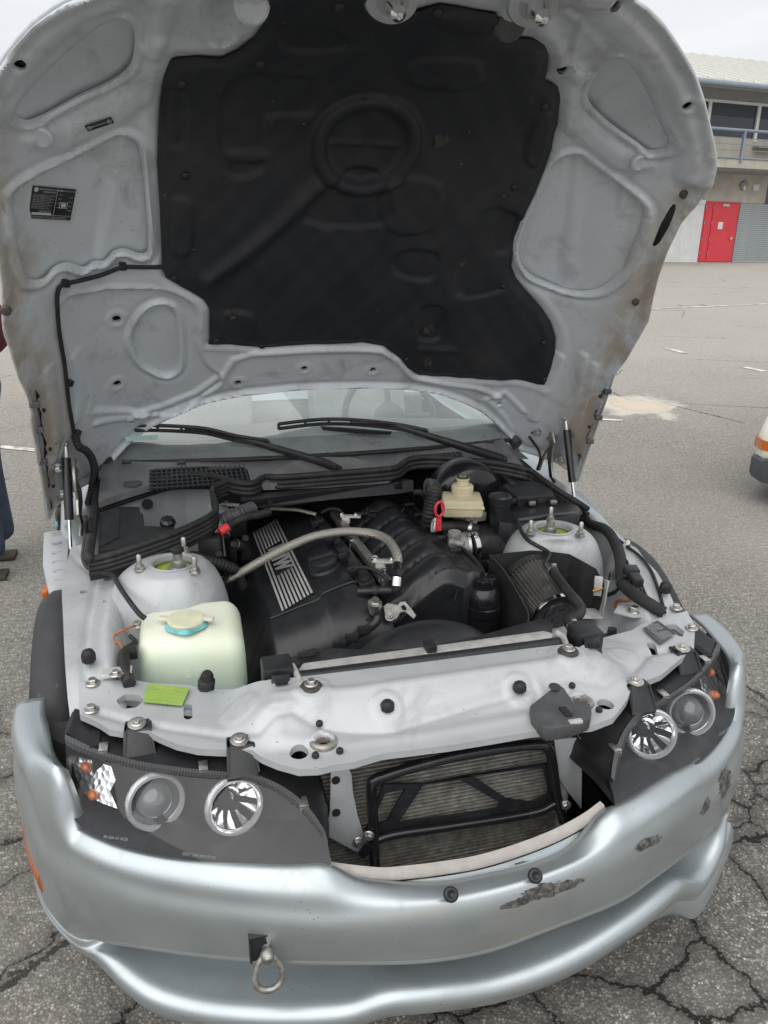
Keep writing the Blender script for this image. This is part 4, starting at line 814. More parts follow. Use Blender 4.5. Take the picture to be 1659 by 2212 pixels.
for sg in (1, -1):
    if sg > 0: out = [(.786, 1.22), (.782, 1.05), (.772, .942), (.763, .811), (.732, .67), (.690, .53), (.652, .42), (.58, .41), (.52, .42), (.40, .42), (.37, .56), (.37, .95), (.60, 1.22)]
    else: out = [(-.775, 1.16), (-.776, .938), (-.722, .487), (-.712, .42), (-.60, .42), (-.45, .42), (-.37, .42), (-.37, .95), (-.60, 1.16)]
    wing = sheet('inner_wing', out, .007, wing_h, lambda P, H: np.c_[P, wing_z(P[:, 0], P[:, 1])+H], MT['core'], CARX, holes=[circ((sg*.505, .835), .055, 20)]+([circ(onz([q], .705)[0][:2], r, 10) for q, r in ((q3((367, 1110))[0], .011), (q3((398, 1042))[0], .005), (q3((453, 1150))[0], .006), (q3((390, 1218))[0], .004), (q3((397, 1342))[0], .004))] if sg < 0 else []), skirt=.02)
    # tower: dome with a dished top and opening
    c_ = np.array([sg*.505, .835, 0.]); prof = [(.048, .784), (.050, .797), (.056, .800), (.075, .795), (.105, .785), (.135, .760), (.158, .715), (.172, .660), (.182, .60), (.186, .52)]
    pf = cr_spline(np.array(prof), 3)
    V, F = latheVF([tuple(q) for q in pf], c_, (0, 0, 1), 56, lambda a, i: 1+(.030*max(0, math.cos(3*a+.6))**3)*(1 if 6 < i < 22 else 0)-(.15+.10*sg*math.cos(a)+.11*math.sin(a)+(.24 if sg > 0 else 0)*max(0, math.sin(a))**2)*min(1, max(0, (i-5)/8))); tw = mk('strut_tower', V, F, MT['core'], CARX, True, 60)
    lathe('tower_rim', [(.046, .788), (.0475, .800), (.053, .803), (.058, .800)], c_, (0, 0, 1), MT['inner'], tw, 36)
    MT['limecup'] = mat('lime_mount', (.35, .45, .02), .35, .3); lathe('camber_plate', [(.0, .788), (.03, .787), (.047, .783)], c_, (0, 0, 1), MT['limecup'], tw, 28)
    cn = c_+[sg*-.012, -.006, 0]; lathe('damper_nut', [(.026, .786), (.026, .790), (.018, .791), (.017, .806), (.0115, .807), (.0115, .826), (.007, .828), (0, .828)], cn, (0, 0, 1), MT['steel'], tw, 12)
    if sg < 0: lathe('damper_knob', [(.008, .828), (.016, .830), (.016, .838), (.012, .841), (0, .841)], cn, (0, 0, 1), MT['rubber'], tw, 18)
    for k, a in enumerate((1.2, 3.35, 5.4)):
        q = c_+np.array([.078*math.cos(a), .078*math.sin(a), .795]); lathe('tower_stud', [(.013, 0), (.0135, .003), (.0105, .004), (.0105, .012), (.006, .013), (.006, .037), (.004, .040), (0, .040)], q, (0, 0, 1), MT['steel'], tw, 6 if False else 12)
    # wheel-arch liner and tyre
    S = []; cy, cz, r = .87, .335, .372
    for a in np.linspace(math.radians(-8), math.radians(188), 40):
        rr_ = r*(1+.02*math.sin(5*a)); S.append([np.array([sg*xx, cy-rr2*math.cos(a), cz+rr2*math.sin(a)]) for xx, rr2 in ((.742, rr_-.05), (.745, rr_-.01), (.765, rr_), (.80, rr_-.002), (.822, rr_-.02), (.828, rr_-.05))])
    V, F = loftVF(S); ln = mk('wheel_arch_liner', V, F, mat('dusty_liner', (.035, .036, .04), .6, 0, .3, 20, .1, .0004, 500, dust=(.16, .155, .145), dscale=22, dcut=(.62, .74)), CARX, True, 50); so_ = ln.modifiers.new('thick', 'SOLIDIFY'); so_.thickness = .004
    prism('liner_front_flap', [np.array([sg*.70, .52, .60]), np.array([sg*.805, .52, .60]), np.array([sg*.80, .44, .50]), np.array([sg*.72, .40, .45]), np.array([sg*.66, .42, .55])], (0, .004, 0), MT['rubber'], CARX)
    def tread(a, i): return 1+(.006*(1 if math.sin(44*a+i) > -.2 else -1) if 3 <= i <= 7 else 0)
    ty = lathe('front_tyre', [(.19, -.100), (.24, -.112), (.285, -.110), (.305, -.098), (.312, -.08), (.314, -.03), (.314, .03), (.312, .08), (.305, .098), (.285, .110), (.24, .112), (.19, .10)], (sg*.70, .86, .315), (1, sg*.05, 0), MT['rubber'], CARX, 120, tread)
    lathe('wheel_rim', [(0, -.02), (.03, -.025), (.17, -.04), (.19, -.10), (.195, -.10), (.195, .1), (.19, .1), (.17, .04), (0, .03)], (sg*.70, .86, .315), (1, sg*.05, 0), MT['alu'], ty, 40)
# rubber stops on the wings
for p in q3((385, 1385))+q4((1212, 1085)): link('rubber_stop', rubst, core, at(onz([p], .712)[0], (0, 0, 1), 1.12))
# dark floor of the engine bay and splash walls, so nothing shows through
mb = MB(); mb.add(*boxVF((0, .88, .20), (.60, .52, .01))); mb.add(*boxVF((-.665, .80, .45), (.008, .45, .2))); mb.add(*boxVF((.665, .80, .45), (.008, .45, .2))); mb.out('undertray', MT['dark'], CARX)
# ------------------------------------------------------------ condenser, guard frame, brackets behind the grille
def yp(p, y): return ony(p, y)
c0, c1, c2_, c3_ = [yp([p], .235)[0] for p in (q5((1430, 640))[0], q6((690, 220))[0], q6((660, 690))[0], q5((1440, 800))[0])]
x0, x1 = -.285, .262; zt, zb = .665, .27
cond = box('condenser', ((x0+x1)/2, .262, (zt+zb)/2), ((x1-x0)/2, .010, (zt-zb)/2), MT['dark'], CARX)
MT['fin'] = mat('condenser_fin', (.38, .37, .33), .5, .3, .5, 60, .1, dust=(.16, .15, .13), dscale=14)
mb = MB(); n = 44
for k in range(n):
    z = zb+(zt-zb)*(k+.5)/n; mb.add(*boxVF(((x0+x1)/2, .248, z), ((x1-x0)/2-.01, .006, .0012)))
mb.out('condenser_tubes', MT['fin'], cond, False, kind='stuff')
mb = MB()
for k in range(n):
    z = zb+(zt-zb)*(k)/n
    pts = []
    for i in range(150): pts.append((x0+.012+(x1-x0-.024)*i/149, .252, z+(.0008 if i % 2 else .0078)))
    V = []; F = []
    for q in pts: V += [(q[0], .247, q[2]), (q[0], .257, q[2])]
    for i in range(149): F.append((2*i, 2*i+1, 2*i+3, 2*i+2))
    mb.add(V, F)
mb.out('condenser_fins', mat('fin_mesh', (.10, .095, .085), .6, .4, .4, 50), cond, False, kind='stuff')
for x in (x0, x1): tube('condenser_header', [(x, .25, zb-.01), (x, .25, zt+.01)], .013, MT['alu'] if x > 0 else MT['black'], cond, sides=14)
# guard frame: tubular hoop with a plate truss
GY = .205
hoop = yp(q5((1620, 790))+q5((1612, 600), (1605, 450), (1622, 418), (1659, 405))+q6((100, 372), (300, 320), (500, 285), (660, 268), (705, 285), (725, 330), (745, 480), (775, 600)), GY)
guard = tube('guard_frame', hoop, .0105, MT['gloss'], CARX, sides=12, smooth=5)
tr_ = yp(q5((1580, 640))+q6((0, 440), (170, 440), (700, 352), (745, 350), (750, 500), (640, 560), (300, 615), (0, 660))+q5((1600, 730)), GY+.014)
lo_ = [yp(q6(*h), GY+.014) for h in (((5, 478), (95, 458), (15, 600), (-60, 625)), ((170, 442), (330, 420), (505, 522), (490, 548), (60, 610)), ((375, 402), (690, 365), (712, 480), (640, 520), (530, 505)))]
def plate_holes(name, outer, holes, vec, mt, parent):
    P = [[Vector(p) for p in outer]]+[[Vector(p) for p in h] for h in holes]; allv = [v for l in P for v in l]; n = len(allv); v = Vector(vec)
    T_ = tessellate_polygon(P); V = [tuple(a) for a in allv]+[tuple(a+v) for a in allv]; F = [t_ for t_ in T_]+[tuple(i+n for i in reversed(t_)) for t_ in T_]; s = 0
    for l in P:
        for i in range(len(l)): a, b2 = s+i, s+(i+1) % len(l); F.append((a, b2, b2+n, a+n))
        s += len(l)
    return mk(name, V, F, mt, parent, False)
plate_holes('guard_truss', tr_, lo_, (0, .006, 0), MT['black'], guard)
tube('guard_bar', yp(q5((1560, 745))+q6((0, 668), (300, 620), (640, 565), (745, 520)), GY), .009, MT['gloss'], guard, sides=10)
link('bolt', hexb, guard, at(yp(q5((1592, 660)), GY-.01)[0], (-.3, -1, 0), .8)); link('bolt', hexb, guard, at(yp(q6((785, 528)), GY-.01)[0], (-.3, -1, 0), .8))
# silver uprights each side of the grille
for sg, poly in ((-1, q5((1430, 385), (1505, 362), (1520, 400), (1525, 470), (1545, 570), (1600, 745), (1585, 765), (1545, 735), (1405, 660), (1425, 560))), (1, q6((735, 245), (850, 240), (855, 400), (853, 545), (800, 480), (760, 420)))):
    P = yp(poly, .215 if sg < 0 else .225); up_ = prism('grille_upright', P, (0, .004, 0), MT['core'], CARX, .001)
    fl = yp(poly[1:6] if sg < 0 else poly[1:4], .215); V, F = loftVF([fl, fl+np.array([-.03*sg*-1*0+.0, .05, 0])]); mk('upright_flange', V, F, MT['core'], up_)
    if sg < 0:
        for p in q5((1450, 420), (1452, 560)): lathe('upright_hole', [(.008, 0), (.008, .003), (0, .003)], yp([p], .2145)[0], (0, -1, 0), MT['dark'], up_, 16)
        link('bolt', hexb, up_, at(yp(q5((1548, 688)), .213)[0], (0, -1, .1), .8))
pl_ = yp(q5((1285, 395), (1430, 380), (1420, 640), (1390, 600), (1300, 480)), .26); prism('side_baffle', pl_, (0, .004, 0), MT['inner'], CARX)
prism('side_baffle', yp(q6((850, 250), (990, 180), (960, 330), (890, 420), (985, 540), (870, 560)), .27), (0, .004, 0), MT['rubber'], CARX)
# black latch guard over the driver-side latch
LP = c3(q6((625, 140), (745, 45), (775, 60), (812, 122), (888, 130), (893, 165), (885, 200), (800, 232), (720, 246), (680, 235), (635, 180)), .024); lg = prism('latch_guard', LP, (0, 0, -.03), MT['cowl'], core, .006)
lathe('guard_screw', [(.012, 0), (.011, .003), (0, .003)], c3(q6((732, 68)), .026)[0], (0, 0, 1), MT['black'], core, 16); box('guard_tab', c3(q6((822, 212)), .022)[0], (.014, .006, .004), MT['alu'], core)
box('latch_lever', c3(q6((780, 175)), .024)[0], (.008, .016, .004), MT['dark'], core)
# ------------------------------------------------------------ crops of the engine bay
def za(*a): return [(x*.2315+164.6, y*.2315+976.6) for x, y in a]
def ze(*a): return [(x*.2646+493.8, y*.2646+1042.4) for x, y in a]
def zr(*a): return [(x*.2646+877.8, y*.2646+987.6) for x, y in a]
def zd(*a): return [(x*.2315+1207, y*.2315+1042.4) for x, y in a]
def zw(*a): return [(x*.5622+219.5, y*.5622+795.5) for x, y in a]
def zl(*a): return [(x*.248, y*.248+713.2) for x, y in a]
def ozs(p, z):
    "pixels with a height for each"
    z = np.broadcast_to(np.asarray(z, float), (len(p),)) if np.isscalar(z) else np.interp(np.linspace(0, 1, len(p)), np.linspace(0, 1, len(z)), z)
    return np.array([onz([q], h)[0] for q, h in zip(p, z)])
def cone(name, p0, p1, r, mt, parent, seg=20): return tube(name, [p0, p1], r, mt, parent, sides=seg, smooth=1)
def clamp(c, ax, r, parent, wd=.010, mt=None):
    o = lathe('hose_clamp', [(r, -wd/2), (r+.0015, -wd/2), (r+.0015, wd/2), (r, wd/2)], c, ax, mt or MT['steel'], parent, 28); a, b_, n = basis(ax)
    u = np.array([0, -.4, .9]); u = u-n*(u@n); u /= np.linalg.norm(u); box('clamp_screw', np.asarray(c)+u*(r+.004), (.006, .0045, .0045), mt or MT['steel'], parent, np.array([np.cross(n, u), n, u]), .001); return o
# ------------------------------------------------------------ engine
eng = box('engine', (-.05, .98, .43), (.15, .36, .15), MT['dark'], CARX, None, .03)
MT['cover'] = mat('engine_cover_plastic', (.016, .017, .0195), .36, 0, .25, 25, .1, .0003, 700, dust=(.042, .042, .045), dscale=8, dcut=(.5, .85))
sec = np.array([(-.355, .47), (-.315, .585), (-.293, .640), (-.282, .650), (-.270, .654), (-.215, .672), (-.160, .689), (-.152, .700), (-.145, .705), (-.11, .716), (-.075, .727), (-.063, .724), (-.058, .70), (-.055, .62)])
ys = [1.42, 1.415, 1.40, 1.2, 1.0, .82, .80, .785, .76, .73, .70, .675, .655, .645]; dz = [.06, .015, 0, 0, 0, 0, 0, .006, .010, .018, .034, .060, .105, .17]; fx = [0, 0, 0, 0, 0, 0, 0, .0, .3, .7, 1, 1, .95, .9]
rows = []
for y, d, f in zip(ys, dz, fx):
    s = sec.copy(); s[:, 1] -= d
    r = sst(s[:, 0], -.16, -.055); s[:, 0] += r*.075*f; s[:, 1] -= r*.03*f
    rows.append([np.array([x, y+(.03 if y > 1.3 else 0)*(x+.2), z]) for x, z in s])
V, F = loftVF(rows); F.append(tuple((len(rows)-1)*len(sec)+k for k in range(len(sec)))); vc = mk('engine_cover', V, F, MT['cover'], eng, True, 28)
sd_ = vc.modifiers.new('s', 'SUBSURF'); sd_.levels = 1; sd_.render_levels = 2
# lip line across the front of the cover
tube('cover_ridge', [np.array(rows[7][k])+[0, 0, .002] for k in (3, 5, 6, 8, 10, 11)], .004, MT['cover'], eng, sides=8, smooth=3)
# bright bars and lettering
def ep(p): return onpl(p, (-.215, 1, .676), (-.318, 0, 1))
cLR, cRR, cRF, cLF = ep(ze((200, 425), (405, 303), (702, 898), (437, 1060)))
en = np.array([-.318, 0, 1.]); en /= np.linalg.norm(en)
def bil(s, t_): return (cLR*(1-t_)+cRR*t_)*(1-s)+(cLF*(1-t_)+cRF*t_)*s
MT['bar'] = mat('brushed_bar', (.62, .62, .60), .40, .5, .15, 60)
for k in range(9):
    t0, t1 = (k+.08)/9, (k+.66)/9
    segs = [(0, 1)] if k in (0, 1, 7, 8) else [(0, .29), (.66, 1)]
    for s0, s1 in segs: prism('cover_bar', [bil(s0, t0)+en*.002, bil(s0, t1)+en*.002, bil(s1, t1)+en*.002, bil(s1, t0)+en*.002], en*.004, MT['bar'], eng, .0008)
tx = (cLF+cRF)/2-(cLR+cRR)/2; ty_ = (cRR+cRF)/2-(cLR+cLF)/2; ty_ = ty_-tx*(tx@ty_)/(tx@tx)
bw = textVF('BMW', .066, bil(.475, .49)+en*.004, tx, ty_, .0015, 'CENTER', 1.2, .0016); mk('cover_lettering', *bw, MT['bar'], eng, False)
# oil filler cap
oc_ = onpl(ze((790, 700)), (-.11, 1, .72), (-.318, 0, 1))[0]
lathe('oil_cap_neck', [(.045, -.02), (.044, .004), (.040, .008), (.036, .010)], oc_, en, MT['black'], eng, 40)
lathe('oil_cap', [(.037, .008), (.038, .012), (.0385, .024), (.036, .030), (.030, .033), (0, .033)], oc_, en, MT['cover'], eng, 40)
gx = np.array([1, -.15, .318]); gx /= np.linalg.norm(gx); box('oil_cap_grip', oc_+en*.036, (.034, .010, .007), MT['cover'], eng, np.array([gx, np.cross(en, gx), en]), .003)
# coil cover strip and fuel rail
cs = ozs(ze((700, 275), (1140, 835)), [.725, .72]); d = cs[1]-cs[0]; L = np.linalg.norm(d); d /= L; sx_ = np.cross(d, en); sx_ /= np.linalg.norm(sx_)
box('coil_strip', (cs[0]+cs[1])/2-en*.012, (.021, L/2, .02), MT['black'], eng, np.array([sx_, d, en]), .005)
for k in range(6): 
    q = cs[0]+d*L*(k+.5)/6+en*.010; box('coil_pad', q, (.014, .032, .005), MT['cover'], eng, np.array([sx_, d, en]), .002); box('coil_clip', q+d*.036+en*.002, (.010, .006, .006), MT['rubber'], eng, np.array([sx_, d, en]), .001)
fr_ = ozs(ze((855, 255), (1285, 815)), [.748, .738]); d2 = fr_[1]-fr_[0]; L2 = np.linalg.norm(d2); d2 /= L2; s2x = np.cross(d2, [0, 0, 1.]); s2x /= np.linalg.norm(s2x); MT['rail'] = mat('rail_metal', (.42, .40, .36), .38, .9, .4, 50, .15, dust=(.25, .23, .19), dscale=30)
rail = box('fuel_rail', (fr_[0]+fr_[1])/2, (.010, L2/2, .010), MT['rail'], eng, np.array([s2x, d2, np.cross(s2x, d2)]), .002)
box('rail_plate', (fr_[0]+fr_[1])/2+s2x*-.016+[0, 0, -.004], (.006, L2/2*.92, .002), MT['rail'], eng, np.array([s2x, d2, np.cross(s2x, d2)]), .001)
for k in range(6):
    q = fr_[0]+d2*L2*(k+.4)/6+np.array([0, 0, -.016]); lathe('injector', [(.008, -.03), (.009, 0), (.008, .012), (0, .012)], q-s2x*.012, (.3, 0, 1), MT['rubber'], eng, 14)
for p, sc_ in ((ze((960, 270))[0], 1), (ze((1240, 635))[0], 1.15)):
    q = ozs([p], [.765])[0]; A_x = np.array([[.94, -.34, 0], [.34, .94, 0], [0, 0, 1.]]); box('rail_bracket', q+[.012, -.008, 0], (.030*sc_, .010*sc_, .0022), MT['alu'], eng, A_x, .001); box('rail_bracket', q+[.0, -.0, -.012], (.012, .012, .010), MT['alu'], eng, A_x, .002)
    for e in (-.014, .03): lathe('rail_bolt', [(.009, 0), (.009, .004), (.0065, .004), (.0065, .009), (0, .009)], q+[e*.94, e*-.34, .002], (0, 0, 1), MT['chrome'], eng, 14)
for p in ze((1265, 720), (1255, 745), (1005, 480)): lathe('rail_bolt', [(.008, -.02), (.008, .004), (.006, .004), (.006, .010), (0, .010)], ozs([p], [.75])[0], (.2, 0, 1), MT['chrome'], eng, 14)
tube('rail_cable', ozs(ze((1025, 720), (1060, 695), (1150, 700), (1240, 740), (1290, 790), (1300, 830)), [.745, .765, .76, .735]), .005, MT['rubber'], eng, ridge=(.006, .0008), sides=10)
tube('rail_cable', ozs(ze((760, 245), (830, 215), (900, 225), (930, 260)), [.75, .775, .77]), .005, MT['rubber'], eng, ridge=(.006, .0008), sides=10)
# intake manifold: ribbed barrel
def man_z(P):
    x, y = P[:, 0], P[:, 1]; xr = .235+.03*(1.0-y)*1.0
    u = np.clip((x+.005)/(xr+.005), 0, 1)
    z = .665+.105*np.sin(np.clip(u*2.05, 0, 1.75))-.03*sst(u, .55, 1.)
    rip = np.abs(np.cos((y-.07*u*u-.765)/.098*np.pi)); amp = .030*(1-sst(u, .62, .90))*sst(u, -.08, .15)
    z += amp*(rip**.55-.75)+.006*np.exp(-((u-.95)/.04)**2)
    z -= .06*sst(.735-y, 0, .03)*(1-u*.4)+.05*sst(y-1.28, 0, .05)
    return z
mo = [(-.005, .705), (.10, .700), (.19, .70), (.26, .735), (.262, .80), (.252, .95), (.24, 1.1), (.228, 1.25), (.19, 1.32), (.05, 1.325), (.0, 1.28)]
man = sheet('intake_manifold', mo, .006, lambda P: man_z(P), lambda P, H: np.c_[P, H], MT['cover'], CARX, skirt=.11)
tube('runner_arch', ozs([(862, 1300), (872, 1268), (893, 1248), (935, 1241), (972, 1250), (990, 1272), (993, 1310)], [.64, .675, .705, .715, .705, .68, .62]), .019, MT['cover'], man, sides=20)
prism('manifold_stay', ozs(zr((470, 950), (590, 935), (600, 960), (500, 975), (430, 1060), (400, 1160), (390, 1150), (425, 1040)), [.715]*8), (0, .01, -.02), MT['black'], man, .002)
tube('manifold_seam', np.array([(.232, 1.27, .745), (.243, 1.1, .745), (.255, .95, .745), (.265, .80, .742), (.262, .735, .735)]), .006, MT['cover'], man, sides=8)
for k in range(5):
    y = .80+.098*k; box('seam_tab', (.225-.02*(y-.8), y+.045, .757), (.016, .006, .005), MT['black'], man, None, .002)
# braided lines
m, t, b = newmat('braided_steel'); oc = ocoord(t)
ck = nd(t, 'ShaderNodeTexWave', wave_type='BANDS', bands_direction='DIAGONAL'); ck.inputs['Scale'].default_value = 130; t.links.new(oc, ck.inputs['Vector'])
mpp = nd(t, 'ShaderNodeMapping'); mpp.inputs['Rotation'].default_value = (0, 0, 1.6); t.links.new(oc, mpp.inputs[0]); c2w = nd(t, 'ShaderNodeTexWave', wave_type='BANDS', bands_direction='DIAGONAL'); c2w.inputs['Scale'].default_value = 130; t.links.new(mpp.outputs[0], c2w.inputs['Vector'])
bf = math_(t, 'MULTIPLY', ck.outputs['Fac'], c2w.outputs['Fac']); c = ramp(t, bf, [(.05, (.30, .28, .24)), (.35, (.70, .67, .60)), (.8, (.88, .85, .78))]); t.links.new(c, b.inputs['Base Color']); b.inputs['Metallic'].default_value = .85; b.inputs['Roughness'].default_value = .36
t.links.new(bump(t, bf, .0015, .8), b.inputs['Normal']); MT['braid'] = m
br = ozs(ze((-90, 810), (0, 785), (100, 735), (300, 620), (500, 518), (700, 440), (900, 405), (1050, 402), (1200, 422), (1300, 470), (1358, 550), (1380, 620), (1378, 670)), [.66, .68, .70, .735, .77, .79, .80, .80, .80, .80, .797, .79, .78])
tube('braided_hose', br, .0118, MT['braid'], eng, sides=18, smooth=6)
f0, f1, f2, f3 = ozs(ze((1378, 665), (1378, 740), (1372, 800), (1368, 850)), [.782, .768, .755, .742])
tube('hose_fitting', [f0, f0*.2+f1*.8], .0125, MT['gloss'], eng, sides=16, smooth=2); tube('hose_nut', [f0*.2+f1*.8, f1*.4+f2*.6], .0145, MT['gloss'], eng, sides=6, smooth=1); tube('hose_collar', [f1*.4+f2*.6, f3], .0125, MT['chrome'], eng, sides=18, smooth=1)
tube('vent_pipe', [f3+[0, 0, .004], f3+[0, 0, -.010], *ozs(ze((1370, 885), (1290, 880), (1180, 885), (1060, 890)), [.722, .72, .715, .71])], .0115, MT['black'], eng, sides=16); 
for p in ze((1195, 883), (1265, 880)): tube('pipe_collar', ozs([(p[0]-5, p[1]), (p[0]+5, p[1])], .717), .0145, MT['rubber'], eng, sides=16, smooth=1)
tube('braided_line', ozs(ze((-150, 190), (-100, 165), (0, 180), (90, 186)), .80), .0062, MT['braid'], eng, sides=12); tube('braided_line', ozs(ze((300, 205), (420, 215), (570, 225), (715, 260)), [.775, .765, .755, .745]), .0062, MT['braid'], eng, sides=12)
# front of the engine: lifting eye, bolt, oil filter cap
le = onpl(ze((1265, 1010), (1300, 985), (1380, 1000), (1400, 975), (1440, 970), (1500, 1040), (1530, 1085), (1510, 1110), (1440, 1050), (1400, 1060), (1370, 1110), (1330, 1130), (1285, 1110)), (.0, .66, .66), (-.3, -.55, .75)); hole_ = onpl(ze((1405, 1010), (1430, 995), (1455, 1020), (1450, 1045), (1420, 1040)), (.0, .66, .66), (-.3, -.55, .75))
MT['castal'] = mat('cast_aluminium', (.36, .35, .33), .55, .35, .4, 60, .15, .0008, 250); plate_holes('lifting_eye', le, [hole_], (-.3*-.006, .0033, -.0045), MT['castal'], eng)
lb = onpl(ze((1320, 1095)), (.0, .66, .66), (-.3, -.55, .75))[0]; lathe('lifting_bolt', [(.013, 0), (.013, .004), (.009, .005), (.009, .012), (.006, .013), (.006, .018), (0, .018)], lb, (-.3, -.55, .75), MT['castal'], eng, 16)
lathe('housing_boss', [(.03, -.06), (.028, -.01), (.024, 0), (0, 0)], ozs(ze((1330, 1010)), .64)[0], (.2, -.3, 1), MT['castal'], eng, 24); box('housing_foot', ozs(ze((1400, 1140)), .60)[0], (.045, .02, .02), MT['castal'], eng, None, .006)
lathe('cover_bolt', [(.012, -.03), (.018, -.004), (.018, .002), (.012, .004), (.009, .006), (.009, .014), (0, .015)], ozs(ze((1195, 985)), .705)[0], (0, -.2, 1), MT['steel'], eng, 14)
tube('cover_gasket', ozs(ze((1190, 1000), (1215, 1080), (1200, 1140), (1110, 1210), (1000, 1275), (900, 1340)), [.70, .675, .66, .64, .625, .61]), .011, MT['black'], eng, sides=10)
for p in ze((1200, 1085), (1172, 1140), (1105, 1205), (1005, 1272), (905, 1335)): box('gasket_rib', ozs([p], .652)[0], (.016, .003, .012), MT['black'], eng, None, .001)
of = ozs(zr((185, 1175)), .62)[0]; lathe('oil_filter_cap', [(.052, -.06), (.052, -.012), (.048, -.004), (.030, 0), (.0305, .002)], of-[0, 0, .012], (0, 0, 1), MT['cover'], eng, 40); lathe('filter_hex', [(.024, -.014), (.024, .010), (.021, .014), (0, .014)], of, (0, 0, 1), MT['cover'], eng, 6, None, 25)
tube('dipstick_wire', ozs(zr((110, 1060), (165, 1150)), [.66, .63]), .0015, MT['steel'], eng, sides=6)
# ------------------------------------------------------------ radiator, fan shroud
rad = box('radiator', (.02, .40, .46), (.30, .03, .235), MT['dark'], CARX, None, .006)
rL, rR = ozs([(648, 1447), (1190, 1372)], .712); 
bl = ozs([(640, 1452), (655, 1432), (1175, 1362), (1195, 1368), (1192, 1380), (1100, 1392), (650, 1460)], .708); prism('radiator_rail', bl, (0, 0, -.012), MT['alu'], rad, .002)
tube('radiator_tank', ozs([(640, 1466), (700, 1460), (1100, 1407), (1210, 1392)], .705), .0165, MT['black'], rad, sides=20)
tube('radiator_seam', ozs([(660, 1478), (1100, 1420), (1215, 1404)], .700), .006, MT['black'], rad, sides=8)
for p in ((929, 1397),): box('rail_clip', ozs([p], .715)[0], (.011, .016, .010), MT['black'], rad, None, .002)
# silver mount arms
for pts in (((632, 1440), (640, 1455), (650, 1478)), ((1203, 1368), (1218, 1380), (1226, 1405))): tube('mount_arm', ozs(pts, [.722, .722, .728]), .009, MT['alu'], rad, sides=10, flat=(1, .7))
# plastic end clips
for base, flip_ in (((604, 1475), -1), ((1280, 1396), 1)):
    bx_, by_ = base; q = ozs([base], .712)[0]; mount = box('radiator_clip', q+[0, .035, .0], (.030, .03, .028), MT['black'], rad, None, .005)
    tg = ozs([(bx_-20, by_-22), (bx_+14, by_-26), (bx_+26, by_+34), (bx_-4, by_+43), (bx_-14, by_+18)] if flip_ > 0 else [(bx_-18, by_-16), (bx_+22, by_-20), (bx_+22, by_+36), (bx_-14, by_+44), (bx_-18, by_+10)], [.735, .735, .706, .704, .722]); prism('clip_tongue', tg, (0, 0, -.007), MT['black'], rad, .0015)
    box('clip_slot', ozs([(bx_+4, by_-2)], .734)[0], (.012, .006, .004), MT['dark'], rad, None, .001)
sh_c = np.array([.045, 0, .478]); lathe('fan_shroud', [(.205, .455), (.215, .47), (.232, .50), (.240, .53), (.236, .56), (.222, .575), (.20, .58), (.19, .56), (.18, .50)], sh_c, (0, 1, 0), MT['cover'], rad, 72)
lathe('fan_hub', [(0, .50), (.05, .50), (.06, .54), (0, .55)], sh_c, (0, 1, 0), MT['black'], rad, 28)
bld = meshdata('fan_blade', *boxVF((0, .53, .12), (.03, .006, .075), np.array([[.9, .4, 0], [-.4, .9, 0], [0, 0, 1.]]), .003), MT['black'])
for k in range(9): link('fan_blade', bld, rad, Matrix.Translation(sh_c) @ Matrix.Rotation(2*math.pi*k/9, 4, 'Y'))
prism('shroud_top', ozs([(590, 1430), (700, 1398), (790, 1402), (900, 1400), (1035, 1372), (1170, 1334), (1195, 1345), (1190, 1365), (1000, 1393), (640, 1450), (600, 1452)], .700), (0, 0, -.03), MT['black'], rad, .003)
prism('shroud_tab', ozs(ze((565, 1385), (700, 1345), (740, 1370), (700, 1400), (560, 1420)), .712), (0, 0, -.006), MT['black'], rad, .002)
# ------------------------------------------------------------ washer bottle
m, t, b = newmat('aged_clear_plastic'); oc = ocoord(t); X = sep(t, oc)
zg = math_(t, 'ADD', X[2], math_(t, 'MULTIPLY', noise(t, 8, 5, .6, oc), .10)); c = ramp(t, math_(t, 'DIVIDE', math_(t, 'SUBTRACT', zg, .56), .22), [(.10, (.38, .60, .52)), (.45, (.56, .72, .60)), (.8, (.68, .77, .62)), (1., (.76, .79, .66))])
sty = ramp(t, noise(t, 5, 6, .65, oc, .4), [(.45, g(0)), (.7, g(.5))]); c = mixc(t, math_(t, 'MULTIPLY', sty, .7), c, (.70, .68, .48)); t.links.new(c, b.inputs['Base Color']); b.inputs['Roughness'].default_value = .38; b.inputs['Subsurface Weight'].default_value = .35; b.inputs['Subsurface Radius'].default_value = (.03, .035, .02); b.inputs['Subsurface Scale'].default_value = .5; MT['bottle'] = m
tl, tr2, br2, bl2 = ozs([(302, 1312), (512, 1300), (527, 1392), (300, 1372)], .735)
tl, tr2 = np.array([-.585, .775, .728]), np.array([-.362, .762, .735]); fl_, fr2 = np.array([-.588, .600, .722]), np.array([-.366, .575, .715])
cor = [tl, tr2, fr2, fl_]; bm = bmesh.new()
lev = []
for dz_, gx_, gy_ in ((0, 1, 1), (-.05, 1.03, 1.04), (-.12, 1.04, 1.05), (-.24, .98, .98)):
    cen_ = sum(cor)/4; lev.append([bm.verts.new(tuple(cen_+(c_-cen_)*np.array([gx_, gy_, 1])+np.array([0, -.012 if dz_ < 0 else 0, dz_]))) for c_ in cor])
bm.faces.new(lev[0][::-1])
for a, b2 in zip(lev, lev[1:]):
    for k in range(4): bm.faces.new((a[k], a[(k+1) % 4], b2[(k+1) % 4], b2[k]))
bm.faces.new(lev[-1]); bmesh.ops.recalc_face_normals(bm, faces=bm.faces[:])
bmesh.ops.bevel(bm, geom=[e for e in bm.edges if e.calc_face_angle(0) > .5], offset=.036, segments=6, affect='EDGES', profile=.5)
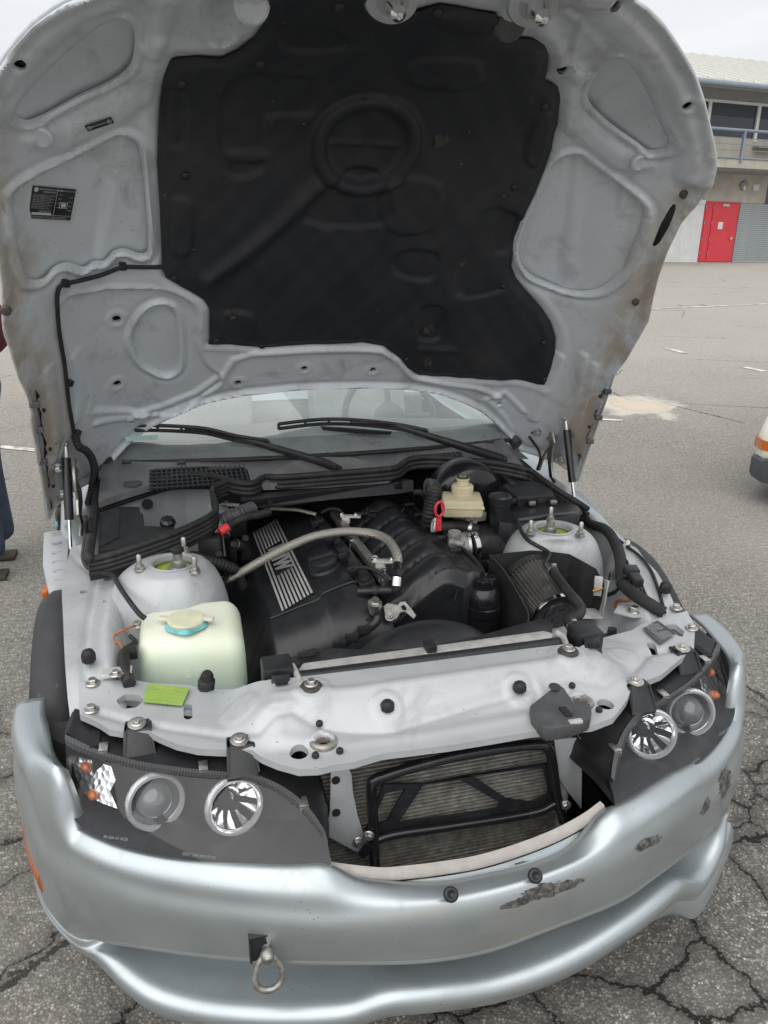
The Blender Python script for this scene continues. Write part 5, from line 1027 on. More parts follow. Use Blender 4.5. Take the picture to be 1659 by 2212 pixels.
me = bpy.data.meshes.new('washer_bottle'); bm.to_mesh(me); bm.free(); me.materials.append(MT['bottle']); me.polygons.foreach_set('use_smooth', [True]*len(me.polygons)); bottle = link('washer_bottle', me, CARX)
cpz = ozs([(402, 1342)], .735)[0]; MT['cyan'] = mat('blue_residue', (.16, .52, .54), .6, 0, .4, 60)
lathe('bottle_neck', [(.046, -.007), (.043, -.003), (.040, .002)], cpz, (0, -.05, 1), MT['cyan'], bottle, 32, lambda a, i: 1+.04*math.sin(5*a)); MT['cap'] = mat('aged_white_cap', (.66, .66, .48), .5, 0, .15, 30)
lathe('bottle_cap', [(.040, -.003), (.041, .006), (.038, .010), (.030, .011), (0, .0115)], cpz, (0, -.05, 1), MT['cap'], bottle, 36)
MT['tab'] = mat('aged_tab', (.72, .66, .56), .5)
for sg in (-1, 1): box('cap_tab', cpz+[sg*.046, sg*-.012+.004, .005], (.014, .009, .003), MT['tab'], bottle, np.array([[.9, -.4, 0], [.4, .9, 0], [0, 0, 1.]]), .002)
lathe('level_sender', [(.016, -.02), (.0165, .008), (.013, .012), (.012, .024), (.008, .03), (0, .03)], ozs([(446, 1475)], .69)[0], (.1, -.3, 1), MT['rubber'], bottle, 20, lambda a, i: 1+.05*math.cos(8*a))
mk('level_mark', *textVF('5.1 l', .024, np.array([-.475, .552, .655]), (1, 0, 0), (0, .12, 1), .0008), MT['bottle'], bottle, False)
box('bottle_bracket', ozs([(252, 1452)], .70)[0], (.030, .016, .004), MT['alu'], bottle, None, .002); link('bolt', hexb, bottle, at(ozs([(250, 1457)], .705)[0], (0, 0, 1), .9))
MT['wire'] = mat('orange_wire', (.45, .13, .05), .5); tube('sensor_wire', ozs(q3((590, 1225), (540, 1245), (500, 1265), (490, 1290), (520, 1310), (530, 1335)), [.70, .715, .71, .71, .705, .70]), .0028, MT['wire'], bottle, sides=8); link('bolt', hexb, bottle, at(ozs(q3((592, 1225)), .70)[0], (0, -.3, 1), .9))
tube('sensor_lead', ozs(q3((560, 1270), (585, 1300), (560, 1320), (540, 1345), (535, 1380), (545, 1430), (560, 1480)), [.71, .70, .70, .705, .70, .695, .69]), [.004, .006, .007, .012, .013, .013, .013], MT['rubber'], bottle, sides=12); box('sensor_plug', ozs(q3((565, 1345)), .70)[0], (.014, .012, .012), MT['black'], bottle, None, .003)
# ------------------------------------------------------------ driver's side of the bay
bay = box('steering_fluid_reservoir', ozs(zr((640, 1300)), .56)[0], (.03, .03, .03), MT['dark'], CARX)
pc = ozs(zr((640, 985)), .725)[0]
lathe('reservoir_body', [(.030, -.23), (.043, -.225), (.044, -.10), (.046, -.098), (.047, -.075), (.044, -.073), (.0445, -.055), (.042, -.042), (.036, -.030), (.030, -.024), (.029, -.015)], pc, (0, 0, 1), MT['gloss'], bay, 40)
lathe('reservoir_cap', [(.027, -.018), (.031, -.016), (.032, -.004), (.030, .002), (.022, .004), (.020, -.002), (0, -.002)], pc, (0, 0, 1), MT['gloss'], bay, 64, lambda a, i: 1 if i in (0, 5, 6) else (1.0 if math.sin(8*a) > 0 else .88), 30)
# cone filter: pleats between two caps
E0 = ozs(zr((1215, 1275)), .655)[0]; B0 = ozs(zr((1000, 985)), .692)[0]; fax = B0-E0; FL = np.linalg.norm(fax); fax /= FL; rE = .059
m = mat('filter_gauze', (.05, .048, .045), .7, 0, .4, 40, .1, .0006, 500, dust=(.12, .115, .10), dscale=12)
filt = lathe('air_filter', [(rE*.93, .004), (rE*.97, .01), (rE*1.08, FL*.5), (rE*1.16, FL*.92), (rE*1.10, FL*.97)], E0, fax, m, CARX, 240, lambda a, i: 1+.045*math.cos(40*a), 80)
lathe('filter_end_cap', [(0, -.006), (rE*.55, -.006), (rE*.6, -.003), (rE*.90, -.003), (rE*.955, -.001)], E0, fax, mat('filter_cap_black', (.014, .014, .016), .3, 0, .3, 60, .15, dust=(.12, .12, .12), dscale=30, dcut=(.58, .75)), filt, 48)
lathe('filter_ring', [(rE*.955, -.003), (rE*.985, -.004), (rE*1.0, .0), (rE*.99, .006)], E0, fax, MT['chrome'], filt, 64)
lathe('filter_base', [(rE*1.20, FL*.93), (rE*1.22, FL*.96), (rE*1.22, FL*1.06), (rE*.8, FL*1.1)], E0, fax, MT['rubber'], filt, 48)
a_, b_, n_ = basis(fax); st = [E0-fax*.0065+.026*np.array(a_)*math.cos(k*math.pi/5+.3)*(1 if k % 2 == 0 else .45)+.026*np.array(b_)*math.sin(k*math.pi/5+.3)*(1 if k % 2 == 0 else .45) for k in range(10)]; prism('cap_star', st, -fax*.001, MT['gloss'], filt)
# heat shield: folded black sheet round the filter
def wall(name, tops, zlow, mt, parent, th=.0025):
    tops = np.array(tops); bot = tops.copy(); bot[:, 2] = zlow if np.isscalar(zlow) else np.interp(np.linspace(0, 1, len(tops)), np.linspace(0, 1, len(zlow)), zlow)
    V, F = loftVF([tops, .5*(tops+bot), bot]); o = mk(name, V, F, mt, parent, False); s = o.modifiers.new('thick', 'SOLIDIFY'); s.thickness = th; s.offset = 0; return o
MT['shield'] = mat('crinkle_black', (.018, .018, .02), .75, 0, .3, 60, .1, .0015, 350)
shield = wall('heat_shield', ozs(zr((680, 800), (830, 780), (1020, 762), (1180, 772), (1330, 792), (1440, 850), (1550, 912), (1612, 1042)), [.752, .76, .766, .766, .764, .756, .742, .71]), [.56, .60, .62, .62], MT['shield'], CARX)
wall('shield_side', ozs(zr((680, 800), (760, 880), (825, 965), (905, 1100), (990, 1260), (992, 1370)), [.752, .74, .724, .70, .672, .65]), .46, MT['shield'], shield)
tube('shield_edging', ozs(zr((680, 800), (760, 880), (825, 965), (905, 1100), (990, 1260), (992, 1370)), [.754, .742, .726, .702, .674, .652]), .003, MT['rubber'], shield, sides=8)
sb = ozs(zr((1572, 1075)), .70)[0]; prism('shield_bracket', [sb+[.012, -.02, .03], sb+[.018, .015, .02], sb+[.015, .02, -.07], sb+[-.0, -.03, -.07]], (.003, 0, 0), MT['alu'], shield, .0005); prism('bracket_foot', [sb+[.015, .02, -.07], sb+[.0, -.035, -.07], sb+[-.06, -.02, -.068], sb+[-.065, .01, -.066], sb+[-.03, .03, -.068]], (0, 0, .003), MT['alu'], shield, .0005); prism('bracket_ear', [sb+[-.012, .005, .035], sb+[.005, -.005, .035], sb+[.006, -.005, -.02], sb+[-.01, .005, -.02]], (0, .003, 0), MT['alu'], shield, .0005)
cone('bracket_bolt', sb+[-.022, -.006, -.002], sb+[.008, -.002, .002], .004, mat('brass', (.55, .34, .12), .35, .9), shield, 10)
# throttle body and intake elbow
tb0, tb1 = ozs(zr((345, 740), (505, 730)), [.722, .722]); thr = tube('throttle_body', [tb0, tb0*.6+tb1*.4, tb1], [.040, .043, .041], MT['castal'], CARX, sides=28, smooth=3)
lathe('throttle_boss', [(.018, -.04), (.017, .0), (.018, .002), (.018, .012), (.013, .013), (.012, .006), (0, .006)], ozs(zr((392, 640)), .768)[0], (0, 0, 1), MT['castal'], thr, 24); cone('throttle_pipe', *ozs(zr((360, 690), (470, 712)), .758), .009, MT['castal'], thr)
el = ozs(zr((505, 735), (600, 720), (700, 715), (800, 745), (880, 810), (940, 900)), [.722, .722, .715, .70, .67, .63]); MT['silicone'] = mat('black_silicone', (.016, .016, .018), .32, 0, .3, 60, .12, .0006, 300, dust=(.05, .05, .05), dscale=20)
tube('intake_elbow', el, [.045, .046, .048, .05, .05, .05], MT['silicone'], thr, sides=32, smooth=6); clamp(el[0]*.75+el[1]*.25, el[1]-el[0], .0465, thr, .014, MT['chrome']); clamp(tb1*.9+tb0*.1, tb1-tb0, .0425, thr, .008)
# brake fluid reservoir on its master cylinder
MT['fluidbox'] = mat('yellowed_plastic', (.58, .52, .34), .42, 0, .18, 14, .1, dust=(.42, .36, .22), dscale=10); rc = ozs(zr((455, 310)), .85)[0]
brk = box('brake_reservoir', rc+[0, 0, -.028], (.058, .048, .026), MT['fluidbox'], CARX, np.array([[.96, -.27, 0], [.27, .96, 0], [0, 0, 1.]]), .009)
box('reservoir_flange', rc+[0, 0, -.024], (.061, .051, .004), MT['fluidbox'], brk, np.array([[.96, -.27, 0], [.27, .96, 0], [0, 0, 1.]]), .0025)
cpp = ozs(zr((457, 265)), .86)[0]; lathe('fluid_cap', [(.030, -.012), (.031, .0), (.031, .012), (.028, .016), (.018, .017), (.017, .030), (.019, .031), (.019, .036), (.014, .037), (0, .037)], cpp, (0, 0, 1), MT['fluidbox'], brk, 48, lambda a, i: 1+(.03*math.cos(24*a) if 1 <= i <= 2 else 0)); lathe('cap_top', [(.0175, .036), (.017, .040), (0, .040)], cpp, (0, 0, 1), MT['black'], brk, 24); lathe('cap_mark', [(.010, .0402), (.010, .0406), (.006, .0406)], cpp, (0, 0, 1), mat('yellow_mark', (.6, .5, .1), .5), brk, 20)
mc = ozs(zr((470, 470), (560, 520)), [.775, .755]); tube('master_cylinder', [mc[0]+(mc[0]-mc[1])*.8, mc[0], mc[1]], [.026, .025, .020], MT['castal'], brk, sides=22); lathe('cylinder_plug', [(.019, -.01), (.020, .006), (.017, .010), (0, .010)], ozs(zr((525, 512)), .765)[0], (-.1, -1, .25), MT['castal'], brk, 24); box('cylinder_port', ozs(zr((590, 478)), .775)[0], (.02, .014, .014), MT['castal'], brk, None, .004)
lathe('brake_servo', [(0, .0), (.06, .0), (.10, .01), (.118, .03), (.122, .06), (.118, .10)], np.array([.385, 1.14, .775]), (0, 1, .1), MT['gloss'], brk, 48)
# dipstick ring
dq = ozs(zr((270, 425)), .84)[0]; ring = [dq+np.array([.013*math.cos(a), .002*math.cos(a), .021*math.sin(a)]) for a in np.linspace(0, 2*math.pi, 24)]; dip = tube('dipstick', ring, .0042, MT['red'], CARX, sides=10, smooth=2, cap=False); prism('dipstick_blade', [dq+[-.007, 0, -.02], dq+[.007, 0, -.02], dq+[.009, 0, -.065], dq+[-.009, 0, -.065]], (0, .006, 0), MT['red'], dip, .001)
# coolant expansion tank and control box
MT['tank'] = MT['cover']; tk = ozs(zr((685, 420), (730, 390), (860, 372), (1100, 368), (1340, 365), (1400, 395), (1425, 430), (1405, 470), (1240, 490), (1050, 520), (860, 545), (760, 530), (685, 480)), .795); xt = prism('coolant_tank', tk, (0, 0, -.10), MT['tank'], CARX, .010)
tube('tank_seam', list(ozs(zr((690, 485), (760, 535), (860, 550), (1050, 525), (1240, 495), (1405, 472), (1430, 435)), .775)), .0045, MT['tank'], xt, sides=8)
tc_ = ozs(zr((765, 335)), .83)[0]; lathe('tank_cap', [(.030, -.045), (.031, -.022), (.034, -.020), (.035, .006), (.031, .011), (.024, .0105), (.022, .008), (0, .008)], tc_, (0, 0, 1), MT['tank'], xt, 48, lambda a, i: 1+(.02*math.cos(16*a) if 2 <= i <= 3 else 0)); box('cap_lug', tc_+[.03, -.016, -.006], (.012, .008, .008), MT['tank'], xt, None, .002)
ebx = ozs(zr((640, 165), (760, 130), (900, 112), (1000, 112), (1100, 180), (1215, 285), (1222, 325), (1060, 345), (905, 360)), [.835, .835, .83, .83, .82, .805, .80, .80, .80]); ctl = prism('control_box', ebx, (0, 0, -.07), MT['black'], CARX, .004)
prism('control_box_lid', ozs(zr((785, 225), (880, 185), (1060, 195), (1195, 270), (1205, 300), (905, 325)), [.842, .842, .836, .822, .82, .825]), (0, 0, -.02), MT['black'], ctl, .005); prism('control_box_step', ozs(zr((765, 140), (800, 130), (890, 205), (850, 212)), [.848]*4), (0, 0, -.012), MT['black'], ctl, .002)
for p in zr((1025, 375), (1198, 366)): box('box_clip', ozs([p], .806)[0], (.010, .006, .006), MT['steel'], ctl, None, .001)
for p in zr((935, 372), (1100, 355)): box('box_lug', ozs([p], .802)[0], (.014, .006, .008), MT['black'], ctl, None, .001)
# hoses around
bh = ozs(zr((225, 560), (330, 570), (430, 565), (520, 580), (590, 600)), [.765, .76, .755, .75, .745]); brh = tube('breather_hose', bh, [.017, .018, .021, .018, .016], MT['rubber'], CARX, sides=18); clamp(bh[0], bh[1]-bh[0], .018, brh, .01, MT['white']); clamp(bh[3], bh[4]-bh[3], .019, brh)
ph = ozs(zr((700, 575)), .752)[0]; lathe('pressure_valve', [(.045, -.04), (.046, -.012), (.044, -.002), (.040, .001), (.012, .002), (.008, .005), (0, .005)], ph, (0, 0, 1), MT['rubber'], brh, 40)
vh = ozs(zr((165, 235), (215, 245), (225, 310), (205, 400), (190, 480), (195, 540)), [.86, .855, .84, .81, .78, .75]); tube('corrugated_duct', vh[1:], .022, MT['rubber'], brh, ridge=(.009, .0018), sides=18); tube('duct_elbow', vh[:3], .023, MT['cowl'], brh, sides=18)
tube('heater_line', ozs(zr((60, 290), (110, 285), (155, 320), (170, 370)), [.83, .83, .81, .78]), .008, MT['rubber'], brh, ridge=(.006, .001), sides=10)
bl_ = ozs(zr((905, 512), (920, 560), (960, 640), (1010, 690), (1120, 750), (1165, 785), (1160, 820), (1135, 860), (1150, 895), (1195, 925)), [.80, .80, .79, .785, .775, .77, .765, .76, .752, .745]); crun = tube('coolant_return_pipe', bl_, .0055, MT['black'], CARX, sides=12); tube('pipe_run', ozs(zr((905, 515), (1050, 495), (1200, 470), (1400, 455)), [.80, .80, .80, .795]), .0055, MT['cowl'], crun, sides=12)
th_ = ozs(zr((1195, 930), (1260, 1020), (1330, 1110), (1400, 1190), (1425, 1245), (1400, 1290), (1340, 1320), (1325, 1350), (1365, 1400)), [.745, .74, .735, .73, .725, .722, .72, .718, .715]); tube('return_hose', th_, .0125, MT['rubber'], crun, sides=16); clamp(th_[0], th_[1]-th_[0], .0128, crun, .008); clamp(th_[-1]*.8+th_[-2]*.2, th_[-1]-th_[-2], .0128, crun, .008)
def wgp(p, off):
    return hit(p, lambda P: P[:, 2]-wing_z(P[:, 0], P[:, 1])-wing_h(P)-off)
# right wing: loom, bonnet cable, plug, earth strap
hn = wgp(zd((200, 330), (310, 390), (430, 435), (510, 530), (568, 680), (585, 850), (590, 930), (650, 1000), (760, 1080), (880, 1155), (985, 1215)), .016); loom = tube('wiring_loom', hn, [.010, .0135, .015, .015, .016, .0165, .015, .0165, .016, .016, .015], mat('cloth_tape', (.022, .022, .023), .8, 0, .3, 90, .1, .0008, 600), CARX, sides=16)
cb = wgp(zd((180, 300), (330, 390), (500, 490), (635, 595), (760, 690), (860, 820), (930, 1000), (990, 1215)), .006); tube('bonnet_cable', cb, .0042, MT['rubber'], loom, sides=10); clamp(cb[3], cb[4]-cb[3], .0095, loom, .012, MT['white'])
pq = wgp(zd((655, 800), (745, 945)), .014); pd = pq[1]-pq[0]; PLn = np.linalg.norm(pd); pd /= PLn; sdv = np.cross(pd, [0, 0, 1.]); sdv /= np.linalg.norm(sdv); box('wiring_plug', (pq[0]+pq[1])/2, (.013, PLn/2, .011), MT['black'], loom, np.array([sdv, pd, np.cross(sdv, pd)]), .002); box('plug_collar', pq[0]*.75+pq[1]*.25, (.017, PLn*.2, .014), MT['black'], loom, np.array([sdv, pd, np.cross(sdv, pd)]), .002)
for o2 in (0, .006): tube('plug_wire', wgp(zd((740+o2*2000, 945), (800, 1060), (870, 1160)), .008)+[o2, 0, 0], .003, MT['rubber'], loom, sides=8)
tube('plug_wire', ozs(zd((655, 800), (640, 740), (610, 700)), [.725, .735, .73]), .003, MT['rubber'], loom, sides=8)
clamp(hn[6]+(hn[7]-hn[6])*.2, hn[7]-hn[6], .017, loom, .009, MT['black']); tube('cable_tie', wgp(zd((560, 985), (510, 1030), (425, 1052)), .008), .005, MT['black'], loom, ridge=(.008, .0016), sides=8, flat=(1, .4))
tube('earth_wire', wgp(zd((690, 1080), (640, 1100), (560, 1100), (525, 1130), (535, 1170), (570, 1195), (640, 1205)), .010), .0033, MT['wire'], loom, sides=10); eb = wgp(zd((700, 1218)), .004)[0]; prism('earth_plate', [eb+np.array([x, y, 0]) for x, y in ((-.05, .01), (-.02, .04), (.02, .035), (.03, .0), (.012, -.03), (-.02, -.025))], (0, 0, .005), MT['core'], loom, .001); link('bolt', hexb, loom, at(eb+[0, 0, .005], (0, 0, 1), 1.25))
sq = wgp(zd((490, 1450)), .02)[0]; box('support_plug', sq, (.020, .017, .006), MT['black'], loom, None, .002); lathe('plug_stem', [(.011, 0), (.010, .012), (.012, .014), (.011, .026), (0, .027)], sq, (0, 0, 1), MT['black'], loom, 16)
mp_ = ozs(zd((228, 725), (360, 710), (368, 790), (240, 780)), .70); lq = mp_.mean(0); tn = np.array([lq[0]-.505, lq[1]-.835, .05]); tn /= np.linalg.norm(tn)
lab = [np.array([.505+.1655*math.cos(a)*1.0, .835+.1655*math.sin(a), z]) for z in (.705, .675) for a in (-.50, -.62, -.74, -.86)]; V, F = loftVF([lab[:4], lab[4:]]); o = mk('finish_label', V, F, MT['cowl'], CARX, False)
mk('finish_label_print', *textVF('metallic', .016, np.array([.505+.170*math.cos(-.66), .835+.170*math.sin(-.66), .692]), (math.sin(.66), math.cos(.66)*1.0, 0), (-.25*math.cos(.66), .25*math.sin(.66), 1)), MT['print'], CARX, False)
prism('tower_tab', ozs(zr((800, 660), (900, 600), (960, 610), (900, 700), (830, 680)), .725), (0, 0, .004), MT['core'], CARX, .001)
# ------------------------------------------------------------ passenger side
jb = ozs(za((1250, 790)), .775)[0]; jbx = box('junction_box', jb+[0, 0, -.03], (.030, .026, .034), MT['rubber'], CARX, np.array([[.97, -.22, 0], [.22, .97, 0], [0, 0, 1.]]), .004)
rd = ozs(za((1340, 745), (1420, 695)), [.79, .80]); tube('red_sleeve', rd, .0125, MT['red'], jbx, sides=16, smooth=1); tube('battery_cable', ozs(za((1415, 698), (1500, 645), (1600, 605), (1700, 585), (1800, 560)), [.80, .81, .815, .815, .81]), .0105, MT['rubber'], jbx, ridge=(.006, .0012), sides=14)
tube('loom_conduit', ozs(za((1370, 640), (1430, 610), (1520, 575), (1640, 530)), [.80, .81, .82, .82]), .020, MT['cowl'], jbx, ridge=(.009, .0018), sides=18)
tube('strut_conduit', ozs(za((1060, 985), (1130, 990), (1200, 1010), (1320, 1040), (1430, 1080), (1500, 1130), (1540, 1240)), [.74, .75, .75, .74, .72, .69, .64]), .0145, MT['rubber'], jbx, ridge=(.009, .0016), sides=16); box('sensor_nut', ozs(za((935, 940)), .80)[0], (.010, .010, .009), MT['rail'], jbx, None, .002)
for k, (p0, p1) in enumerate((((1400, 780), (1420, 1100)), ((1470, 860), (1480, 1150)), ((1330, 950), (1350, 1250)), ((1580, 800), (1500, 1050)))): tube('hanging_cable', ozs(za(p0, ((p0[0]+p1[0])//2+12*(-1)**k, (p0[1]+p1[1])//2), p1), [.75, .68, .58]), .009, MT['rubber'], jbx, sides=10, ridge=(.007, .001) if k % 2 else None)
lathe('cam_sensor', [(.016, -.02), (.016, .01), (.012, .012), (.010, .004), (0, .004)], ozs(za((1500, 865)), .74)[0], (-.5, -.6, .5), MT['black'], jbx, 22)
# lidded tray with its rubber seal, silver bulkhead behind
tray = prism('battery_tray_cover', ozs(za((235, 565), (375, 505), (590, 508), (600, 560), (625, 570), (628, 685), (780, 690), (900, 690), (975, 745), (700, 850), (300, 905), (200, 915)), [.83, .83, .825, .822, .82, .805, .80, .80, .795, .795, .80, .80]), (0, 0, -.16), MT['black'], CARX, .003); prism('tray_lid_step', ozs(za((240, 560), (410, 515), (400, 790), (220, 880)), [.835, .832, .806, .806]), (0, 0, -.012), MT['black'], tray, .003)
lathe('tray_knob', [(.016, -.02), (.022, 0), (.020, .012), (.012, .018), (0, .019)], ozs(za((855, 665)), .80)[0], (0, -.5, 1), MT['gloss'], tray, 8, None, 20)
lw = ozs(za((110, 1000), (300, 965), (700, 835), (1000, 720), (1240, 600), (1305, 520), (1275, 400), (1275, 345), (1330, 305), (1430, 268)), [.80, .80, .815, .825, .835, .84, .85, .855, .86, .865])
seal = tube('tray_seal', lw, .0088, MT['rubber'], CARX, sides=14, smooth=6)
for k in range(3): tube('tray_seal_lip', lw+[0, -.004-.003*k, -.013-.011*k], .0068, MT['rubber'], seal, sides=10, smooth=6)
wall('tray_seal_web', lw+[0, -.004, -.01], lw[:, 2]-.055, MT['rubber'], seal, .006)
upx = za((205, 300), (215, 445), (500, 352), (800, 262), (1000, 222), (1150, 212), (1260, 225), (1400, 258), (1500, 285), (1640, 292))+ze((300, -45))+zw((700, 418), (900, 403), (1090, 388), (1140, 378), (1170, 355), (1220, 343), (1300, 343), (1400, 352), (1520, 365), (1620, 385))+zr((920, 95), (1010, 110), (1120, 190), (1250, 280), (1400, 370), (1480, 425))
upz = [.84, .84, .85, .86, .865, .87, .87, .87, .87, .87, .87, .875, .88, .88, .88, .885, .89, .89, .885, .88, .87, .865, .85, .83, .81, .79, .78]
US = ozs(upx, upz); ms_ = tube('bonnet_seal', US[1:], .0095, MT['rubber'], CARX, sides=14, smooth=5)
for k in range(2): tube('bonnet_seal_lip', US[1:]+[0, -.006-.004*k, -.015-.012*k], .0072, MT['rubber'], ms_, sides=10, smooth=5)

tube('bonnet_seal_side', ozs(za((200, 290), (190, 420), (165, 600), (140, 800), (118, 960), (108, 1010)), [.83, .83, .82, .815, .81, .80]), .012, MT['rubber'], ms_, sides=14); 
bkh = wall('bulkhead_panel', US[1:8]+[0, .004, -.03], .62, MT['inner'], CARX); lathe('bulkhead_hole', [(.016, 0), (.016, .002), (0, .002)], ozs(za((665, 485)), .80)[0], (.2, -1, .1), MT['dark'], bkh, 20)
w2 = US[9:20]; wall('firewall', np.vstack([w2+[0, .24, -.01], [[.55, 1.5, .80]]]), .45, MT['dark'], CARX); wall('seal_carrier', US[1:], np.array(US[1:, 2])-.028, MT['rubber'], ms_)
# wiring channel across the bulkhead
chn = ozs(ze((105, 150), (120, 105), (250, 95), (400, 80), (700, 38), (1030, 0), (1300, -15), (1510, -20), (1515, 75), (1250, 105), (830, 140), (600, 172), (400, 200), (300, 215), (200, 200)), [.835]*8+[.80]*7); MT['channel'] = mat('channel_plastic', (.030, .031, .034), .5, 0, .25, 30, .1, .0003, 700); wc = prism('wiring_channel', chn, (0, .05, -.01), MT['channel'], CARX, .003)
for p in ze((335, 130), (658, 68), (1045, 22), (1378, 18)): 
    q = ozs([p], .823)[0]; box('channel_clip', q+[0, -.004, 0], (.013, .008, .012), MT['gloss'], wc, None, .002)
# ------------------------------------------------------------ cowl, wipers, windscreen
def cow(P): return .862+.14*(P[:, 1]-1.25)-.03*np.clip(np.abs(P[:, 0])-.45, 0, None)
def cwG(P): return P[:, 2]-cow(P)
def cwp(p): return hit(p, cwG)
cwo = cwp([(222, 990), (300, 992), (430, 990), (560, 982), (700, 973), (830, 963), (1000, 946), (1080, 937), (1105, 975), (1135, 1010)])[:, :2]; cwb = cwp([(1000, 1000), (880, 1000), (840, 1030), (700, 1040), (560, 1045), (489, 1038), (431, 1028), (350, 1039), (280, 1060), (212, 1083)])[:, :2]
gr1 = cwp(za((690, 175), (740, 150), (1100, 130), (1540, 130), (1600, 160), (1630, 280), (680, 290)))[:, :2]; gr2 = cwp(zw((1175, 345), (1200, 335), (1380, 318), (1390, 335), (1380, 345), (1250, 342)))[:, :2]
def cow_h(P):
    H = .010*np.exp(-(ldist(P, cwp(zw((700, 390), (740, 370), (830, 352), (960, 355), (1050, 375)))[:, :2])/.02)**2)+.006*np.exp(-(ldist(P, cwp(za((330, 150), (300, 280), (310, 370)))[:, :2])/.02)**2); return H
MT['scuttle'] = mat('weathered_grey_plastic', (.10, .103, .108), .5, 0, .2, 18, .12, .0003, 900, dust=(.22, .22, .22), dscale=5, dcut=(.4, .8))
cowl = sheet('scuttle_panel', list(cwo)+list(cwb), .007, cow_h, lambda P, H: np.c_[P, cow(P)+H], MT['scuttle'], CARX, holes=[gr1, gr2], skirt=.02)
for G_, nn in ((gr1, 20), (gr2, 12)):
    lo, hi = G_.min(0), G_.max(0)
    for k in range(nn):
        x = lo[0]+(hi[0]-lo[0])*(k+.5)/nn; q = np.array([[x, lo[1]], [x, hi[1]]]); z = cow(np.c_[q, [0, 0]]); box('grille_bar', ((x), (lo[1]+hi[1])/2, z.mean()-.004), (.0022, (hi[1]-lo[1])/2, .004), MT['black'], cowl, np.array([[1, 0, 0], [0, .99, .138], [0, -.138, .99]]), .0006)
    for k in range(6):
        y = lo[1]+(hi[1]-lo[1])*(k+.5)/6; z = cow(np.array([[0, y, 0]]))[0]-.03*max(0, abs((lo[0]+hi[0])/2)-.45); box('grille_bar', ((lo[0]+hi[0])/2, y, z-.005), ((hi[0]-lo[0])/2, .002, .004), MT['black'], cowl, None, .0006)
    sheet('grille_duct', G_, .02, lambda P: 0*P[:, 0]-.022, lambda P, H: np.c_[P, cow(P)+H], MT['dark'], cowl)
for p in zw((97, 362), (307, 365), (518, 357), (968, 327), (1192, 315), (1490, 283)):
    q = cwp([p])[0]; box('scuttle_clip', q+[0, 0, .001], (.013, .011, .003), MT['black'], cowl, None, .001); box('scuttle_tab', q+[.002, -.002, .004], (.006, .005, .003), MT['cowl'], cowl, None, .001)
lathe('drain_cap', [(.026, 0), (.026, .005), (.022, .006), (.020, .003), (0, .003)], cwp(za((530, 300)))[0], (0, 0, 1), MT['cowl'], cowl, 28)
# glass: curved, leaning back
m = bpy.data.materials.new('windscreen_glass'); m.use_nodes = True; t = m.node_tree; t.nodes.clear(); o_ = nd(t, 'ShaderNodeOutputMaterial'); tr = nd(t, 'ShaderNodeBsdfTransparent'); tr.inputs[0].default_value = (.74, .82, .80, 1); gl = nd(t, 'ShaderNodeBsdfGlossy'); gl.inputs['Roughness'].default_value = .015; fz = nd(t, 'ShaderNodeLayerWeight'); fz.inputs[0].default_value = .5; ms = nd(t, 'ShaderNodeMixShader'); t.links.new(math_(t, 'ADD', math_(t, 'MULTIPLY', math_(t, 'POWER', fz.outputs['Facing'], 3.), .6), .08), ms.inputs[0]); dfw = nd(t, 'ShaderNodeBsdfDiffuse'); dfw.inputs[0].default_value = (.62, .68, .67, 1); msd = nd(t, 'ShaderNodeMixShader'); t.links.new(ramp(t, noise(t, 3, 5, .6), [(.35, g(.20)), (.7, g(.40))]), msd.inputs[0]); t.links.new(tr.outputs[0], msd.inputs[1]); t.links.new(dfw.outputs[0], msd.inputs[2]); t.links.new(msd.outputs[0], ms.inputs[1]); t.links.new(gl.outputs[0], ms.inputs[2]); t.links.new(ms.outputs[0], o_.inputs[0]); MT['glass'] = m
def ws(u, v): return np.array([u*(.66-.10*v), 1.49+.52*v+.10*(1-u*u)*-1+.10*.0, .895+.36*v-.012*(u*u)])
rows = [[ws(u, v) for u in np.linspace(-1, 1, 33)] for v in np.linspace(0, 1, 12)]; V, F = loftVF(rows); wsn = mk('windscreen', V, F, MT['glass'], CARX)
if (np.cross(np.array(V[F[0][1]])-V[F[0][0]], np.array(V[F[0][2]])-V[F[0][0]])[2]) < 0: wsn.data.flip_normals()
V, F = loftVF([[ws(u, v)+[0, .002, -.003] for u in np.linspace(-1, 1, 33)] for v in np.linspace(0, .13, 3)]); mk('glass_frit', V, F, MT['gloss'], wsn)
tube('glass_trim', [ws(u, -.01) for u in np.linspace(-1, 1, 17)], .008, MT['rubber'], wsn, sides=8, smooth=2)
for u in (-1, 1): tube('pillar', [ws(u*1.03, v)+[0, 0, 0] for v in np.linspace(-.05, 1, 6)], .024, MT['rubber'] if u < 0 else MT['cowl'], wsn, sides=10, smooth=3, flat=(1, .7))
tube('header_rail', [ws(u, 1.02) for u in np.linspace(-1.03, 1.03, 13)], .022, MT['paint'], wsn, sides=10)
def wz(p, off=.012):
    "pixel on the glass or the panel before it"
    d = rays([p])[0]; best = None
    for r in np.linspace(1.6, 3.2, 400):
        P = CAMP+d*r; v = (P[2]-.895-off)/.36; y0 = 1.39+.52*max(v, 0)
        if P[1] >= y0 or P[2] <= cow(P[None])[0]+off: return P
    return P
